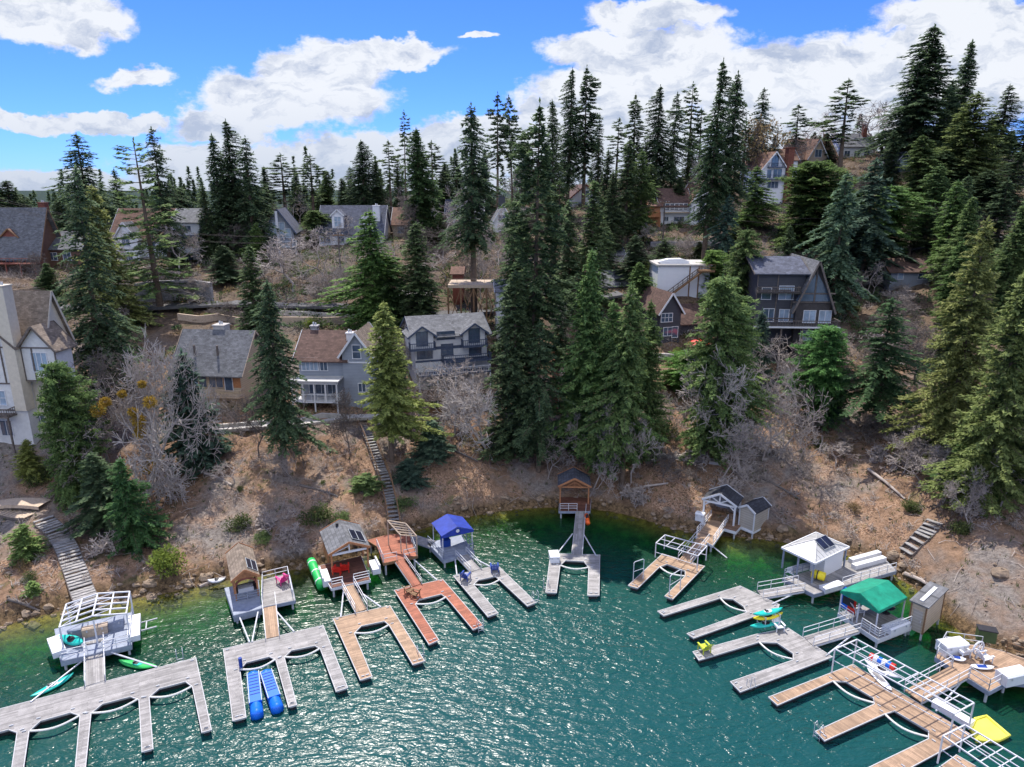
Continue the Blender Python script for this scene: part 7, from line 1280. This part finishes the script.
for lb, pa, pb, r_ in [('long fallen log on the bare bank below the tan house', (196, 470), (232, 486), .22), ('fallen log above the cedar boathouse', (300, 486), (338, 497), .18), ('pale fallen log on the bank right of the gazebo', (868, 470), (905, 500), .2), ('fallen log right of the wooden boathouse', (625, 492), (668, 484), .2), ('log half sunk at the shore by the brown boathouse', (200, 588), (226, 578), .2), ('log lying above the tan shed', (905, 575), (935, 590), .24), ('dead log on the slope above the white gabled boathouse', (760, 478), (800, 500), .18), ('thin log lying left of the pipe pavilion', (8, 600), (40, 612), .17), ('broken log on the bank below the two-gabled house', (440, 446), (478, 462), .18)]:
    A, B = hit(*pa), hit(*pb); t = thing('fallen_log', lb, 'log', A, 0, 'fallen logs on the bank'); d = B - A; MB().tube([Vector((0, 0, r_ * .7)), d * .5 + Vector((0, 0, r_ * .9 + .1)), d + Vector((0, 0, r_ * .6))], r_, 8, r_ * .6).build('trunk', 'dark_bark' if r_ < .2 else 'grey_bark', t)
    m = MB()
    for k in range(5): q = d * random.uniform(.3, .95) + Vector((0, 0, r_)); m.tube([q, q + Vector((random.gauss(0, .5), random.gauss(0, .5), random.uniform(.4, 1)))], .05, 4, .02, False)
    m.build('branches', 'grey_bark', t)
def boulder(lb, px, py, s):
    q = hit(px, py); m = MB(); m.blob((0, 0, s * .2), (s, s * .75, s * .6), 9, 6, .16); o = m.build('boulder', 'rock', None, loc=q); tag(o, lb, 'boulder', 'boulders on the bank')
for a in [('boulder on the bank above the pipe pavilion', 60, 470, .8), ('boulder beside the lime-green bush', 150, 585, .7), ('boulder by the shore left of the wooden boathouse', 540, 500, .6), ('rounded boulder by the shore right of the white shed', 782, 530, .7), ('boulder at the foot of the plank stairs', 893, 556, .7), ('boulder below the giant olive cedar', 1000, 575, .9), ('boulder on the slope above the gazebo', 835, 515, .6), ('boulder on the bare bank left of the long steep stairs', 340, 470, .55)]: boulder(*a)
# ---------------------------------------------------------------- litter, stones and tufts on the slope
def scatter(name, n, fn, mat, label, x=(-75, 75), y=(50, 125), zmin=.9, seed=3):
    r2 = random.Random(seed); xs = np.array([r2.uniform(*x) for _ in range(n)]); ys = np.array([r2.uniform(*y) for _ in range(n)]); h = hbase(xs, ys); m = MB()
    for a, b, hh in zip(xs, ys, h):
        if hh > zmin and hh < 14: fn(m, r2, Vector((a, b, ground(a, b))))
    return tag(m.build(name, mat, None, recalc=False), kind='stuff')
def leaf(m, r, c):
    d = Vector((r.gauss(0, 1), r.gauss(0, 1), r.gauss(0, .35))).normalized() * r.uniform(.07, .18); e = Vector((-d.y, d.x, r.gauss(0, .08))) * .8; c = c + Vector((0, 0, .05)); m.add([c - d, c - e, c + d, c + e], [(0, 1, 2, 3)])
scatter('leaf_litter', 7000, leaf, 'leaf_litter', '')
def twig(m, r, c):
    a = r.uniform(0, 6.28); L_ = r.uniform(.5, 1.8); d = Vector((math.cos(a), math.sin(a), 0)) * L_; e = c + d; e.z = ground(e.x, e.y); m.tube([c + Vector((0, 0, .08)), c.lerp(e, .5) + Vector((r.gauss(0, .15), r.gauss(0, .15), .22)), e + Vector((0, 0, .08))], .035, 3, .015, False)
scatter('fallen_twigs', 3500, twig, 'grey_bark', '', seed=9)
def rock(m, r, c): s = r.uniform(.08, .3); m.blob(c + Vector((0, 0, s * .1)), (s, s * r.uniform(.6, 1), s * r.uniform(.4, .7)), 6, 4, .25)
o = scatter('stones', 900, rock, 'rock', '', seed=4)
m = MB(); r2 = random.Random(12)
for i in range(700):
    k = r2.uniform(0, len(SHORE) - 1.001); a, b = SHORE[int(k)], SHORE[int(k) + 1]; f = k % 1; p = P(a[0] + (b[0] - a[0]) * f, a[1] + (b[1] - a[1]) * f, 0); p.y += r2.gauss(0, .7); p.x += r2.gauss(0, .4); s = abs(r2.gauss(.12, .16)) + .08; z = ground(p.x, p.y)
    m.blob((p.x, p.y, max(-.6, z)), (s, s * r2.uniform(.6, 1), s * r2.uniform(.4, .8)), 7, 4, .25)
tag(m.build('shore_stones', 'rock', None, recalc=False), kind='stuff')
def tuft(m, r, c):
    for _ in range(7):
        a = r.uniform(0, 6.28); d = Vector((math.cos(a), math.sin(a), 0)); q = c + d * r.uniform(0, .25); w = Vector((-d.y, d.x, 0)) * .035; m.add([q - w, q + w, q + d * .15 + Vector((0, 0, r.uniform(.2, .5)))], [(0, 1, 2)])
scatter('grass_tufts', 5000, tuft, 'leaves_shrub', '', seed=15)

# brushy undergrowth on the upper slopes
def under(name, n, per, mat, seed, size, x, y, zlo, leafs, dens=.5):
    r2 = random.Random(seed); C, T, Nn, Lh, Wh = [], [], [], [], []
    k = 0
    while k < n:
        a, b = r2.uniform(*x), r2.uniform(*y)
        if noise.noise(Vector((a * .06, b * .06, seed))) < -.12: continue
        k += 1; g = ground(a, b)
        if g < zlo: continue
        s = size * r2.uniform(.5, 1.3)
        for _ in range(per):
            d = Vector((r2.gauss(0, 1), r2.gauss(0, 1), abs(r2.gauss(0, .8)))).normalized(); q = Vector((a, b, g)) + Vector((d.x * s, d.y * s, d.z * s * .8)) * r2.uniform(.5, 1.1)
            C.append(q); T.append(d + Vector((r2.gauss(0, .6), r2.gauss(0, .6), r2.gauss(0, .6)))); Nn.append((r2.gauss(0, .7), r2.gauss(0, .7), 1)); Lh.append(leafs[0] * r2.uniform(.6, 1.4)); Wh.append(leafs[1] * r2.uniform(.6, 1.4))
    o = bpy.data.objects.new(name, cards(name, C, T, Nn, Lh, Wh, mat)); COL.objects.link(o); return tag(o, kind='stuff')
under('undergrowth', 1200, 60, 'leaves_shrub', 3, 1.5, (-120, 130), (118, 225), 13, (.24, .12)); under('dark_undergrowth', 1500, 60, 'needles_dark', 8, 1.6, (-120, 130), (96, 225), 9, (.28, .12))
under('dry_brush', 2200, 60, 'grey_bark', 5, 1.9, (-120, 130), (96, 225), 9, (.6, .022)); under('slope_brush', 750, 60, 'grey_bark', 12, 1.0, (-75, 75), (58, 97), 1.3, (.42, .02))
under('brown_brush', 700, 50, 'leaves_dry', 6, 1.3, (-120, 130), (104, 225), 11, (.2, .1))

# the far-off wood beyond the ridge, one mass
r2 = random.Random(77); C, T, Nn, Lh, Wh = [], [], [], [], []
for i in range(700):
    a = r2.uniform(-300, 260) if i < 330 else r2.uniform(-280, -10); b = r2.uniform(232, 300) if i % 3 else r2.uniform(300, 440); g = ground(a, b); hh = r2.uniform(10, 25); rr = r2.uniform(2.2, 3.6)
    if a > 20: hh *= .5
    for _ in range(230):
        t_ = r2.random() ** .8; an = r2.uniform(0, 6.28); q = rr * (1 - t_) ** .8 * r2.uniform(.5, 1.1); C.append((a + math.cos(an) * q, b + math.sin(an) * q, g + hh * (.08 + .92 * t_))); T.append((math.cos(an), math.sin(an), r2.uniform(-.6, .2))); Nn.append((r2.gauss(0, .4), r2.gauss(0, .4), 1)); Lh.append(.75); Wh.append(.35)
o = bpy.data.objects.new('distant_wood', cards('distant_wood', C, T, Nn, Lh, Wh, 'needles_dark')); COL.objects.link(o); tag(o, kind='stuff')
